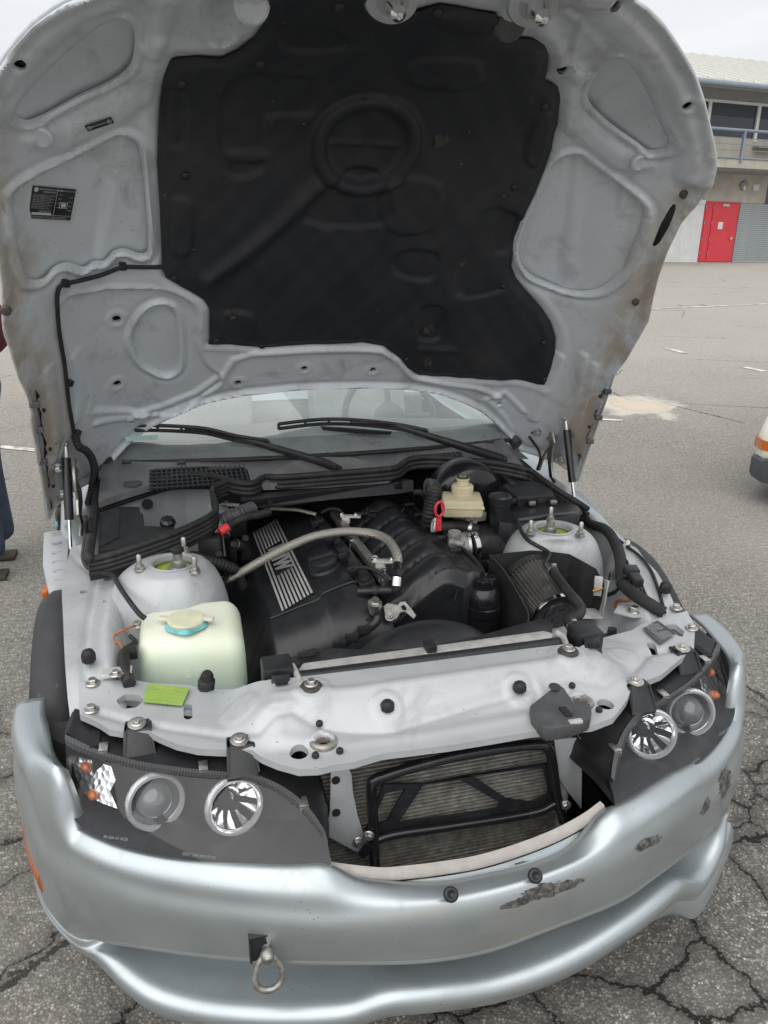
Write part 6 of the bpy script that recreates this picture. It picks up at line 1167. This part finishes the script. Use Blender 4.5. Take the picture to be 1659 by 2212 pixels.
for pts, bl, sp in ((zw((905, 388), (850, 362), (640, 300), (440, 245), (400, 237), (320, 232)), zw((130, 238), (260, 240), (400, 250), (520, 278), (640, 296)), None), (zw((1540, 350), (1400, 305), (1260, 262), (1130, 222), (1060, 212), (960, 210)), zw((680, 232), (830, 215), (960, 215), (1130, 232), (1250, 256)), zw((840, 225), (960, 232), (1115, 245), (1110, 256), (960, 250), (850, 238)))):
    arm = tube('wiper_arm', np.array([wz(p, .030) for p in pts]), [.016, .015, .012, .010, .009, .008], MT['black'], CARX, sides=10, smooth=4, flat=(1, .6)); lathe('wiper_pivot', [(.016, -.02), (.016, .006), (.012, .010), (0, .010)], wz(pts[0], .02), (0, -.2, 1), MT['black'], arm, 18)
    B = np.array([wz(p, .020) for p in bl]); tube('wiper_blade', B, .0085, MT['rubber'], arm, sides=8, smooth=4, flat=(.7, 1.2)); tube('wiper_bridge', B+[0, -.003, .016], .006, MT['black'], arm, sides=8, smooth=4)
    for q in cr_spline(B, 3)[::2]: box('blade_link', q+[0, -.001, .008], (.004, .004, .009), MT['black'], arm, None, .001)
    if sp: prism('wiper_spoiler', np.array([wz(p, .026) for p in sp]), (0, -.004, .004), MT['gloss'], arm, .001)
st_ = np.array([wz(p, .002) for p in zw((88, 262), (215, 256), (215, 275), (95, 280))]); prism('glass_sticker', st_+[0, 0, 0], (0, -.0005, .0005), mat('pale_sticker', (.45, .66, .60), .5, 0, .2), wsn)
# ------------------------------------------------------------ body behind: sides, deck, cabin, wheel and seats
for sg in (1, -1):
    S = []
    for y, xo, zt_ in ((1.18, .80, .70), (1.30, .825, .755), (1.45, .835, .79), (1.8, .845, .815), (2.4, .845, .82), (2.8, .865, .83), (3.2, .87, .84), (3.6, .84, .82), (3.9, .74, .78)):
        S.append([np.array([sg*x, y, z]) for x, z in ((xo-.10, zt_-.004), (xo-.04, zt_+.004), (xo-.008, zt_-.02), (xo, zt_-.10), (xo+.012, zt_-.30), (xo+.004, .36), (xo-.03, .22), (xo-.07, .19))])
    V, F = loftVF(S); mk('body_side', V, F, MT['paint'], CARX, True, 60)
    rw = lathe('rear_wheel', [(.19, -.105), (.285, -.112), (.312, -.09), (.315, 0), (.312, .09), (.285, .112), (.19, .105)], (sg*.74, 3.28, .315), (1, 0, 0), MT['rubber'], CARX, 60)
V, F = loftVF([[np.array([x, y, z+.03*(1-(x/.8)**2)]) for x in np.linspace(-.78, .78, 13)] for y, z in ((2.62, .80), (2.9, .84), (3.3, .83), (3.7, .79), (3.92, .74), (4.0, .60), (4.02, .35), (3.95, .22))]); mk('rear_deck', V, F, MT['paint'], CARX)
MT['trim'] = mat('cabin_trim', (.17, .17, .175), .7, 0, .2); V, F = loftVF([[np.array([x, y, z-.03*(x/.7)**2]) for x in np.linspace(-.70, .70, 13)] for y, z in ((1.40, .86), (1.55, .875), (1.72, .90), (1.86, .90), (1.92, .86), (1.94, .55))]); mk('dashboard', V, F, MT['trim'], CARX)
box('cabin_floor', (0, 2.2, .30), (.70, .55, .02), MT['dark'], CARX); box('rear_bulkhead', (0, 2.66, .58), (.72, .04, .25), MT['trim'], CARX, None, .02)
MT['leather'] = mat('grey_leather', (.30, .30, .30), .5, 0, .2)
for x in (-.36, .36):
    s_ = box('seat', (x, 2.25, .46), (.24, .26, .07), MT['leather'], CARX, None, .04); box('seat_back', (x, 2.52, .78), (.23, .06, .30), MT['leather'], s_, np.array([[1, 0, 0], [0, .96, -.26], [0, .26, .96]]), .05); box('head_rest', (x, 2.60, 1.10), (.12, .05, .07), MT['leather'], s_, None, .03); lathe('seat_hoop', [(0.01, 0), (.01, .1)], (x, 2.62, 1.0), (0, 0, 1), MT['black'], s_, 10)
swc = np.array([.36, 1.98, .87]); swa = np.array([0, -.90, .42]); a_, b_, n_ = basis(swa); a_, b_ = np.array(a_), np.array(b_); ringp = [swc+.182*(a_*math.cos(k)+b_*math.sin(k)) for k in np.linspace(0, 2*math.pi, 40)]; sw = tube('steering_wheel', ringp, .014, MT['gloss'], CARX, sides=12, smooth=1, cap=False); lathe('wheel_hub', [(.06, -.02), (.06, .01), (.04, .02), (0, .02)], swc, swa, MT['trim'], sw, 28)
for k in (0, math.pi*.5+.0, math.pi): tube('wheel_spoke', [swc+a_*.05*math.cos(k)-b_*.05*abs(math.sin(k)), swc+a_*.18*math.cos(k)-b_*.18*abs(math.sin(k))], .012, MT['trim'], sw, sides=10, smooth=1, flat=(1, .5))
# door mirror with a strip of blue tape
mq = ony([(160, 1118)], 1.75)[0]; dm = box('door_mirror', mq, (.055, .06, .06), MT['gloss'], CARX, None, .03); dm2 = box('door_mirror', mq*[-1, 1, 1], (.055, .06, .06), MT['gloss'], CARX, None, .03); box('mirror_tape', mq+[-.050, -.03, -.005], (.006, .02, .008), mat('blue_tape', (.10, .45, .60), .6), dm, None, .004)
# ------------------------------------------------------------ bonnet hardware: struts, hinges, cable, side vents
for sg in (-1, 1):
    top_ = np.array([sg*.774, 1.307, .99]); mid_ = np.array([sg*.78, 1.234, .791]); bot = mid_+(mid_-top_)*.95; gs = tube('gas_strut', [top_*.82+mid_*.18, mid_], .0125, MT['gloss'], CARX, sides=18, smooth=1); tube('strut_rod', [mid_, bot], .0052, MT['chrome'], gs, sides=12, smooth=1); tube('strut_end', [top_, top_*.8+mid_*.2], .007, MT['steel'], gs, sides=10, smooth=1); box('strut_socket', bot, (.012, .010, .016), MT['black'], gs, None, .003); lathe('strut_ball', [(.009, -.01), (.010, .004), (.006, .008), (0, .008)], top_, (sg*-1, 0, 0), MT['steel'], gs, 14)
    if sg < 0: hgp = onx(zl((630, 1100), (650, 1120), (640, 1180), (665, 1220), (650, 1300), (690, 1380), (700, 1500), (690, 1600), (720, 1680), (700, 1800), (685, 1790), (690, 1690), (665, 1610), (660, 1480), (640, 1360), (630, 1240)), -.755); plp = h3(zl((540, 965), (575, 975), (600, 1110), (640, 1440), (520, 1440), (470, 1250), (500, 1110)), .008)
    else: hgp = onx(q4((712, 390), (728, 392), (735, 440), (725, 480), (722, 540), (728, 590), (742, 610), (730, 612), (712, 585), (706, 520), (704, 470), (690, 500), (668, 560), (662, 552), (685, 490), (712, 450)), .735); plp = h3(q4((775, 325), (800, 330), (805, 400), (780, 520), (730, 515), (725, 440), (760, 380)), .008)
    prism('hinge_plate', plp, -HN*.006, MT['inner'], gs, .001); prism('hinge_arm', hgp, (.007, 0, 0), MT['rail'], gs, .0015)
    for k in (0, len(plp)//2): pass
    bq = h3(zl((505, 1165), (545, 1390)) if sg < 0 else q4((755, 500), (716, 405)), .012)
    for q in bq: link('bolt', hexb, gs, at(q, HN, 1.2))
    # vent insert along the bonnet's rear flank
    ed = hp(q3((125, 205), (140, 280), (160, 400), (180, 560), (205, 770)) if sg < 0 else q4((992, 140), (960, 240), (915, 370), (880, 470), (835, 600))); inn = hp(q3((160, 215), (172, 300), (195, 430), (205, 560), (225, 720)) if sg < 0 else q4((965, 150), (935, 240), (900, 340), (865, 440), (825, 560)))
    e3, i3 = cr_spline(hmap(ed, np.full(5, .002)), 6), cr_spline(hmap(inn, np.full(5, .008)), 6); jit = np.array([.004*math.sin(k*2.3)+.004*math.sin(k*1.1) for k in range(len(i3))])[:, None]*np.array([1., 0, 0])
    V, F = loftVF([e3, .5*(e3+i3)-HN*.02, i3+jit]); vn = mk('bonnet_vent', V, F, MT['rubber'], CARX); tube('vent_edge', e3, .0045, MT['paint'], vn, sides=8, smooth=1)
    for k in range(4, len(e3)-3, 6): box('vent_bridge', .55*e3[k]+.45*i3[k]+HN*.006, (.012, .006, .008), MT['cowl'], vn, None, .002)
    for k in (5, 13, 20): lathe('vent_peg', [(.005, 0), (.004, .008), (0, .009)], i3[k]+np.array([-sg*.012, 0, 0])+HN*.002, HN, MT['black'], vn, 10)
cp0 = h3(q3((325, 392)), .012)[0]; hpz = q3((340, 402), (375, 425), (400, 465), (410, 520), (400, 570), (385, 620), (372, 680), (365, 715)); ch_ = np.vstack([cp0, h3(hpz[:5], .045), h3(hpz[5:], .06)])
con = tube('bonnet_conduit', ch_, .0105, MT['rubber'], CARX, ridge=(.008, .0014), sides=14); tube('bonnet_lead', np.vstack([ch_[-1], ozs(q3((370, 760), (372, 830)), [.86, .82]), ozs(q3((362, 900), (362, 945), (385, 980), (440, 1000), (485, 1008), (510, 1050), (550, 1110), (600, 1175), (628, 1198)), [.79, .775, .765, .765, .77, .772, .768, .755, .745])]), .006, MT['rubber'], con, sides=10)
box('lead_bracket', ozs(q3((478, 1012)), .735)[0], (.016, .010, .016), MT['cowl'], con, None, .003)
eq = h3(q4((655, 380)), .012)[0]; es = tube('bonnet_earth_strap', np.vstack([eq, onx(q4((625, 400), (640, 430), (668, 470), (675, 510), (662, 555)), .715)]), .0045, MT['rubber'], CARX, sides=10); link('bolt', hexb, es, at(eq, HN, 1.1)); lathe('strap_washer', [(.014, 0), (.014, .004), (0, .004)], eq, HN, MT['steel'], es, 16)
# ribbed top of the right-hand front wing rail
rl = [np.array([-.795, 1.32, .735]), np.array([-.865, 1.32, .73]), np.array([-.85, 1.15, .70]), np.array([-.815, .98, .69]), np.array([-.775, .98, .69])]; wr = prism('wing_rail', rl, (0, 0, -.03), MT['core'], CARX, .003)
for k in range(6): box('rail_slot', np.array([-.830+.0068*k, 1.29-.05*k, .7325-.0095*k+.003*abs(k-2)]), (.014, .0035, .0025), MT['inner'], wr, None, .001)
prism('wing_rail', [np.array([-x, y, z]) for x, y, z in rl], (0, 0, -.03), MT['paint'], CARX, .003)
box('indicator_repeater', np.array([-.832, 1.04, .665]), (.008, .022, .010), MT['amber'], CARX, None, .004)

# loose wiring and plugs in the gaps round the engine
rg = random.Random(3); wl = box('wiring_harness', (-.42, .95, .52), (.02, .05, .02), MT['dark'], CARX)
for k in range(9):
    x0, y0 = rg.uniform(-.47, -.37), rg.uniform(.86, 1.08); P_ = [np.array([x0, y0, .70-.02*rg.random()])]
    for j in range(4): P_.append(P_[-1]+np.array([rg.uniform(-.02, .03), rg.uniform(-.09, -.03), rg.uniform(-.04, .025)]))
    tube('harness_branch', P_, rg.choice([.0045, .006, .008]), MT['rubber'], wl, sides=8, ridge=(.006, .0008) if k % 3 == 0 else None)
    if k % 2: box('harness_plug', P_[2], (.012, .016, .010), MT['cover'], wl, None, .003)
for k in range(7):
    a = ozs([(760+rg.uniform(-20, 20)+34*k*.4, 1105+rg.uniform(-12, 12))], .745)[0]; P_ = [a]
    for j in range(3): P_.append(P_[-1]+np.array([rg.uniform(.0, .03), rg.uniform(-.04, .03), rg.uniform(-.012, .01)]))
    tube('harness_branch', P_, .004, MT['rubber'], wl, sides=8)
for p in ze((700, 330), (820, 470), (930, 610), (1010, 720)):
    q = ozs([p], .742)[0]; box('coil_plug', q, (.011, .014, .009), MT['gloss'], wl, np.array([sx_, d, en]), .002)
# ------------------------------------------------------------ paddock building across the yard
def zz(x, y): return ((x/2.457+2650)/1.8229, (y/2.457+200)/1.8229)
_d = rays([zz(237, 2045)])[0]; FO = CAMP+_d*(27/(_d@CR[2])); FN = np.array([.077, -.997, 0]); FT = np.array([.997, .077, 0]); UP = np.array([0, 0, 1.])
def fpt(a, z, off=0.): return FO+FT*a+UP*z+FN*off
FAX = np.array([FT, -FN, UP])
def fbox(name, a0, a1, z0, z1, o0, o1, mt, parent, bev=0.0):
    c_ = fpt((a0+a1)/2, (z0+z1)/2, (o0+o1)/2); V, F = boxVF(c_, (abs(a1-a0)/2, abs(o1-o0)/2, abs(z1-z0)/2), FAX, bev); return mk(name, V, F, mt, parent, False)
bld = empty('paddock_building', tuple(FO)); tag(bld, 'two-storey concrete building with red door, roller shutter and balcony across the yard', 'building')
MT['conc'] = mat('concrete', (.46, .43, .37), .85, 0, .2, 2.5, .05, .002, 60, dust=(.33, .31, .27), dscale=.9, dcut=(.45, .75)); MT['corr'] = mat('white_cladding', (.70, .71, .71), .5, .2, .1, 3); MT['reddoor'] = mat('red_door_paint', (.66, .045, .065), .42, 0, .08, 3); MT['shut'] = mat('shutter_grey', (.40, .43, .44), .45, .4, .1, 4); MT['roofm'] = mat('pale_roof_metal', (.66, .66, .61), .45, .2, .1, 3); MT['railm'] = mat('blue_grey_rail', (.27, .32, .38), .4, .5, .1, 5); MT['hdr'] = mat('grey_fascia', (.27, .27, .27), .7, 0, .15, 3); MT['frame'] = mat('pale_frame', (.60, .60, .57), .5, .2, .1, 5)
m, t, b = newmat('dark_window'); b.inputs['Base Color'].default_value = (.012, .018, .03, 1); b.inputs['Roughness'].default_value = .04; b.inputs['Specular IOR Level'].default_value = .7; MT['win'] = m
A0, A1 = -16., 20.
fbox('core_wall', A0, A1, -.6, 5.3, -6, -.06, MT['conc'], bld)
fbox('lintel', -.15, 2.55, 1.97, 2.98, -.05, .02, MT['conc'], bld); fbox('pier', 2.56, 3.0, -.5, 2.98, -.05, .0, MT['win'], bld); fbox('lintel', 3.02, A1, 1.97, 2.98, -.05, .02, MT['conc'], bld); fbox('plinth', A0, -.02, -.5, .0, -.05, .10, MT['conc'], bld)
# corrugated cladding
n = 90; V = []; F = []
for i in range(n*4+1):
    a = -9+(9-.03)*i/(n*4); o = [.0, .03, .03, .0][i % 4]
    for z in (0, 1.9): V.append(fpt(a, z, .01+o))
for i in range(n*4): F.append((2*i, 2*i+2, 2*i+3, 2*i+1))
mk('corrugated_cladding', V, F, MT['corr'], bld, False); fbox('cladding_trim', -9, -.05, 1.9, 2.02, 0, .06, MT['corr'], bld); fbox('cladding_upper', -9, -.16, 2.02, 2.98, -.04, .0, MT['corr'], bld)
# red door in its frame with a fixed side leaf
fr = fbox('door_frame', -.02, 1.46, 0, 1.99, -.05, .02, MT['reddoor'], bld); fbox('side_leaf', .02, .28, .02, 1.94, .02, .04, MT['reddoor'], fr); dr = fbox('door', .33, 1.36, .02, 1.93, .02, .05, MT['reddoor'], bld, .005); fbox('notice', .62, .82, 1.10, 1.33, .05, .054, MT['white'], dr); fbox('door_closer', .68, .95, 1.84, 1.91, .05, .09, MT['alu'], dr)
lathe('door_knob', [(.02, 0), (.02, .03), (.045, .05), (.045, .075), (0, .085)], fpt(1.22, .80, .05), FN, MT['alu'], dr, 16)
for z in (.25, .70, 1.25, 1.75): fbox('hinge', .31, .34, z, z+.10, .045, .06, MT['railm'], dr); fbox('hinge', .0, .03, z, z+.10, .035, .05, MT['railm'], fr)
# roller shutter: slats
sh = fbox('roller_shutter', 1.50, 5.5, 0, 1.96, -.05, .0, MT['shut'], bld)
sl_ = meshdata('shutter_slat', *prismVF([np.array(p) for p in ((0, 0, 0), (0, -.012, .012), (0, -.018, .035), (0, -.012, .058), (0, 0, .066))], (4.0, 0, 0)), MT['shut'], False)
for k in range(29):
    mw = Matrix.Identity(4)
    for i in range(3): mw[i][0] = FT[i]; mw[i][1] = -FN[i]; mw[i][2] = UP[i]; mw[i][3] = fpt(1.5, .01+.067*k, .001)[i]
    o = link('shutter_slat', sl_, sh, mw)
fbox('shutter_bar', 1.5, 5.5, 0, .05, 0, .05, MT['shut'], sh)
# bulkhead lamp
lathe('wall_lamp', [(.16, 0), (.16, .05), (.13, .09), (.05, .11), (0, .11)], fpt(1.47, 2.52, .02), FN, MT['hdr'], bld, 24); lathe('lamp_glass', [(.11, .06), (.10, .105), (0, .118)], fpt(1.47, 2.47, .02), FN, MT['frame'], bld, 20, None, 35, (1, .6)); fbox('junction_plate', 1.92, 2.16, 2.38, 2.58, .02, .05, MT['frame'], bld)
# balcony
bal = fbox('balcony_slab', A0, A1, 2.93, 3.20, -.05, 1.3, MT['conc'], bld); fbox('slab_soffit', A0, A1, 2.88, 2.93, -.05, 1.2, MT['hdr'], bal)
fbox('balcony_parapet', A0, A1, 3.2, 3.98, -.03, .02, MT['conc'], bal)
for k in range(14): 
    a = -14.1+2.35*k; fbox('baluster_post', a-.035, a+.035, 3.1, 4.0, 1.27, 1.36, MT['railm'], bal)
tube('handrail', [fpt(A0, 4.03, 1.31), fpt(A1, 4.03, 1.31)], .045, MT['railm'], bal, sides=12, smooth=1)
for z in (3.22, 3.45, 3.62, 3.80): tube('rail_wire', [fpt(A0, z, 1.31), fpt(A1, z, 1.31)], .012 if z > 3.3 else .03, MT['railm'], bal, sides=8, smooth=1)
fbox('bench', 1.6, 3.2, 3.70, 3.76, .03, .35, MT['hdr'], bal)
# upper windows
for k in range(14):
    a = -.40+2.06*(k-6); w_ = fbox('window', a+.06, a+2.0, 3.98, 5.0, -.05, -.02, MT['win'], bld); fbox('window_frame', a-.06, a+.06, 3.9, 5.06, -.05, .05, MT['frame'], bld)
    fbox('blind', a+.10, a+1.96, 4.62, 4.98, -.02, -.015, flat('dark_blind%d' % k, (.02, .025, .035)), w_)
fbox('window_head', A0, A1, 5.0, 5.08, -.05, .04, MT['frame'], bld); fbox('fascia', A0, A1, 5.08, 5.42, -.05, .0, MT['hdr'], bld); fbox('eaves_board', A0, A1, 5.42, 5.50, -.05, .9, MT['frame'], bld)
tube('gutter', [fpt(A0, 5.36, .95), fpt(A1, 5.36, .95)], .085, MT['railm'], bld, sides=14, smooth=1)
# standing-seam roof
rf = prism('roof', [fpt(A0, 5.42, .95), fpt(A1, 5.42, .95), fpt(A1, 7.75, -6), fpt(A0, 7.75, -6)], (0, 0, .05), MT['roofm'], bld)
sm = meshdata('roof_seam', *boxVF((0, 0, 0), (.022, 3.66, .03)), MT['roofm'], False); sdir = fpt(0, 7.75, -6)-fpt(0, 5.42, .95); sdir /= np.linalg.norm(sdir); nrm = np.cross(FT, sdir)
for k in range(56):
    a = -14+.6*k; mw = Matrix.Identity(4); c_ = fpt(a, (5.42+7.75)/2+.07, -2.525)
    for i in range(3): mw[i][0] = FT[i]; mw[i][1] = sdir[i]; mw[i][2] = nrm[i]; mw[i][3] = c_[i]
    link('roof_seam', sm, rf, mw)
# ------------------------------------------------------------ parked white car, its nose just in view
wc0 = np.array([2.945, 2.93, 0.]); oth = empty('parked_car', (5.2, 3.3, 0)); tag(oth, 'cream white car with grey lower bumper and amber corner lamp parked alone on the yard', 'car')
MT['cream'] = mat('cream_paint', (.74, .71, .62), .25, 0, .05, 3, .05, coat=.6); MT['greyb'] = mat('grey_bumper', (.07, .075, .085), .55)
WL, WW = np.array([.84, .5426, 0]), np.array([.5426, -.84, 0]); UPv = np.array([0, 0, 1.])
def wq(x, y, z): return wc0+WL*x+WW*y+UPv*z
WAX = np.array([WL, WW, UPv])
def carrow(x, pts): return [wq(x, y, z) for y, z in pts]
S = []
for x, ins, zl_, zh, crown in ((0, .20, .36, .56, .04), (.03, .09, .32, .63, .05), (.12, .02, .30, .68, .06), (.4, -.01, .30, .74, .07), (.9, -.02, .30, .82, .07), (1.25, -.02, .30, .90, .06), (1.3, -.02, .30, .91, .05), (3.2, -.02, .30, .93, .05), (3.9, .0, .32, .90, .05), (4.15, .06, .34, .80, .03), (4.2, .14, .36, .7, .02)):
    zl_, zh = zl_*.86, .30+(zh-.3)*.70
    S.append(carrow(x, [(ins+.02, zl_), (ins, zl_+.04), (ins+.005, (zl_+zh)/2), (ins+.03, zh-.04), (ins+.10, zh)]+[(ins+.10+(1.5-2*ins)*k/6, zh+crown*math.sin(math.pi*k/6)) for k in range(1, 6)]+[(1.70-ins-.10, zh), (1.70-ins-.03, zh-.04), (1.70-ins-.005, (zl_+zh)/2), (1.70-ins, zl_+.04), (1.70-ins-.02, zl_)]))
V, F = loftVF(S, True, True); mk('body', V, F, MT['cream'], oth, True, 50)
S = [carrow(x, [(i+.0, .15), (i-.02, .18), (i-.02, .28), (i+.02, .30), (1.68-i, .30), (1.72-i, .28), (1.72-i, .18), (1.70-i, .15)]) for x, i in ((-.03, .26), (.0, .12), (.10, .03), (.4, .0), (.55, .0))]; V, F = loftVF(S, True, True); mk('bumper', V, F, MT['greyb'], oth, True, 40)
V, F = loftVF([carrow(x, [(i-.008, .345), (i-.008, .405), (i+.05, .405), (i+.05, .345)]) for x, i in ((-.004, .215), (.03, .085), (.12, .015), (.20, .005))], True, True); mk('corner_lamp', V, F, MT['amber'], oth)
S = [carrow(x, [(i, z0) for i, z0 in ((.12, zb_), (.22, zt_), (1.48, zt_), (1.58, zb_))]) for x, zb_, zt_ in ((1.2, .70, .74), (1.85, .70, 1.22), (2.9, .70, 1.25), (3.6, .70, .80))]; V, F = loftVF(S, True, True); mk('cabin', V, F, MT['win'], oth, False)
for x in (.82, 3.35):
    for y in (.10, 1.60): lathe('wheel', [(0, -.09), (.19, -.09), (.2, -.1), (.29, -.10), (.31, -.08), (.31, .08), (.29, .10), (.2, .1), (.19, .09), (0, .09)], wq(x, y, .31), WW, MT['rubber'], oth, 40)
box('headlight', wq(.01, .42, .41), (.03, .17, .06), MT['reflector'], oth, WAX, .01); box('headlight', wq(.01, 1.28, .41), (.03, .17, .06), MT['reflector'], oth, WAX, .01)
# ------------------------------------------------------------ bystander at the edge of the picture
def skin(name, vs, es, rad, mt, parent, root=0, sub=2):
    me = bpy.data.meshes.new(name); me.from_pydata([tuple(v) for v in vs], es, []); me.materials.append(mt); o = link(name, me, parent)
    md = o.modifiers.new('skin', 'SKIN'); md.use_smooth_shade = True
    sv = me.skin_vertices[0].data
    for i, r in enumerate(rad): sv[i].radius = (r, r) if np.isscalar(r) else r
    sv[root].use_root = True; s = o.modifiers.new('sub', 'SUBSURF'); s.levels = 1; s.render_levels = sub; return o
pb = np.array([-1.37, 2.90, 0.]); per = empty('person', tuple(pb)); tag(per, 'person in burgundy top, blue jeans and dark shoes standing beside the silver car', 'person')
MT['skin'] = mat('skin', (.50, .31, .23), .55, 0, .1, 12); MT['jeans'] = mat('blue_jeans', (.065, .085, .13), .85, 0, .3, 9, .05, .001, 500); MT['burg'] = mat('burgundy_knit', (.11, .02, .035), .85, 0, .2, 8, .05, .001, 400); MT['hair'] = mat('dark_hair', (.03, .02, .015), .6); MT['shoe'] = mat('dark_shoe', (.02, .02, .018), .5); MT['sole'] = mat('brown_sole', (.06, .05, .03), .7); MT['shirt'] = mat('pale_blue_shirt', (.45, .55, .68), .8)
def b3(x, y, z): return pb+np.array([-y, x, z])
# facing +y (away), one continuous body
vs = [b3(0, 0, .96), b3(0, .01, 1.15), b3(0, .0, 1.36), b3(0, -.0, 1.50), b3(0, .01, 1.57), b3(0, .03, 1.66), b3(0, .02, 1.74)]; es = [(0, 1), (1, 2), (2, 3), (3, 4), (4, 5), (5, 6)]; rd_ = [(.16, .12), (.15, .11), (.18, .12), (.07, .07), (.058, .06), (.085, .10), (.07, .08)]
for sg in (-1, 1):
    k = len(vs); vs += [b3(sg*.10, 0, .90), b3(sg*.115, .015, .50), b3(sg*.12, -.01, .10), b3(sg*.13, .10, .04)]; es += [(0, k), (k, k+1), (k+1, k+2), (k+2, k+3)]; rd_ += [.09, .06, .042, .035]
    k = len(vs); vs += [b3(sg*.19, 0, 1.43), b3(sg*.235, -.135, 1.10), b3(sg*.22, .06, .93), b3(sg*.215, .11, .85)]; es += [(2, k), (k, k+1), (k+1, k+2), (k+2, k+3)]; rd_ += [.06, .045, .032, (.02, .038)]
    for f in range(4):
        h = len(vs); yy = .085+.018*f; ln_ = (.85, 1., .95, .75)[f]; vs += [b3(sg*.213, yy, .80), b3(sg*.205, yy+.004, .80-.045*ln_), b3(sg*.19, yy+.004, .80-.075*ln_)]; es += [(k+3, h), (h, h+1), (h+1, h+2)]; rd_ += [.0095, .0085, .0075]
    h = len(vs); vs += [b3(sg*.20, .145, .86), b3(sg*.185, .165, .82), b3(sg*.18, .165, .79)]; es += [(k+2, h), (h, h+1), (h+1, h+2)]; rd_ += [.011, .010, .008]
skin('body', vs, es, rd_, MT['skin'], per)
vs = [b3(0, 0, 1.02), b3(0, 0, .94)]; es = [(0, 1)]; rd_ = [(.175, .135), (.175, .135)]
for sg in (-1, 1): k = len(vs); vs += [b3(sg*.10, 0, .82), b3(sg*.115, .012, .52), b3(sg*.12, 0, .28), b3(sg*.122, -.005, .09)]; es += [(1, k), (k, k+1), (k+1, k+2), (k+2, k+3)]; rd_ += [.115, .088, .082, .085]
skin('jeans', vs, es, rd_, MT['jeans'], per)
vs = [b3(0, 0, 1.06), b3(0, .01, 1.2), b3(0, 0, 1.38), b3(0, 0, 1.47)]; es = [(0, 1), (1, 2), (2, 3)]; rd_ = [(.185, .15), (.18, .14), (.20, .145), (.085, .08)]
for sg in (-1, 1): k = len(vs); vs += [b3(sg*.20, 0, 1.42), b3(sg*.245, -.14, 1.09), b3(sg*.228, .05, .955)]; es += [(2, k), (k, k+1), (k+1, k+2)]; rd_ += [.078, .064, .05]
skin('jumper', vs, es, rd_, MT['burg'], per); skin('shirt_hem', [b3(0, 0, 1.0), b3(0, 0, 1.05)], [(0, 1)], [(.183, .146), (.183, .146)], MT['shirt'], per)
for sg in (-1, 1):
    skin('shoe', [b3(sg*.12, -.02, .05), b3(sg*.125, .08, .05), b3(sg*.13, .20, .035)], [(0, 1), (1, 2)], [(.055, .05), (.055, .045), (.045, .03)], MT['shoe'], per); box('shoe_sole', b3(sg*.125, .08, .012), (.15, .055, .012), MT['sole'], per, None, .008)
skin('hair', [b3(0, -.03, 1.66), b3(0, .0, 1.745), b3(0, .03, 1.765)], [(0, 1), (1, 2)], [.075, .085, .07], MT['hair'], per)
for sg in (-1, 1): lathe('eye', [(.012, 0), (.010, .006), (0, .009)], b3(sg*.032, .112, 1.675), (-1, 0, 0), MT['white'], per, 12); lathe('ear', [(.028, -.005), (.026, .008), (.012, .01), (0, .006)], b3(sg*.088, .02, 1.66), (.2, sg, 0), MT['skin'], per, 14, None, 35, (.6, 1))
skin('nose', [b3(0, .112, 1.672), b3(0, .138, 1.638)], [(0, 1)], [.010, .014], MT['skin'], per); box('mouth', b3(0, .122, 1.607), (.006, .024, .006), MT['burg'], per, None, .003)
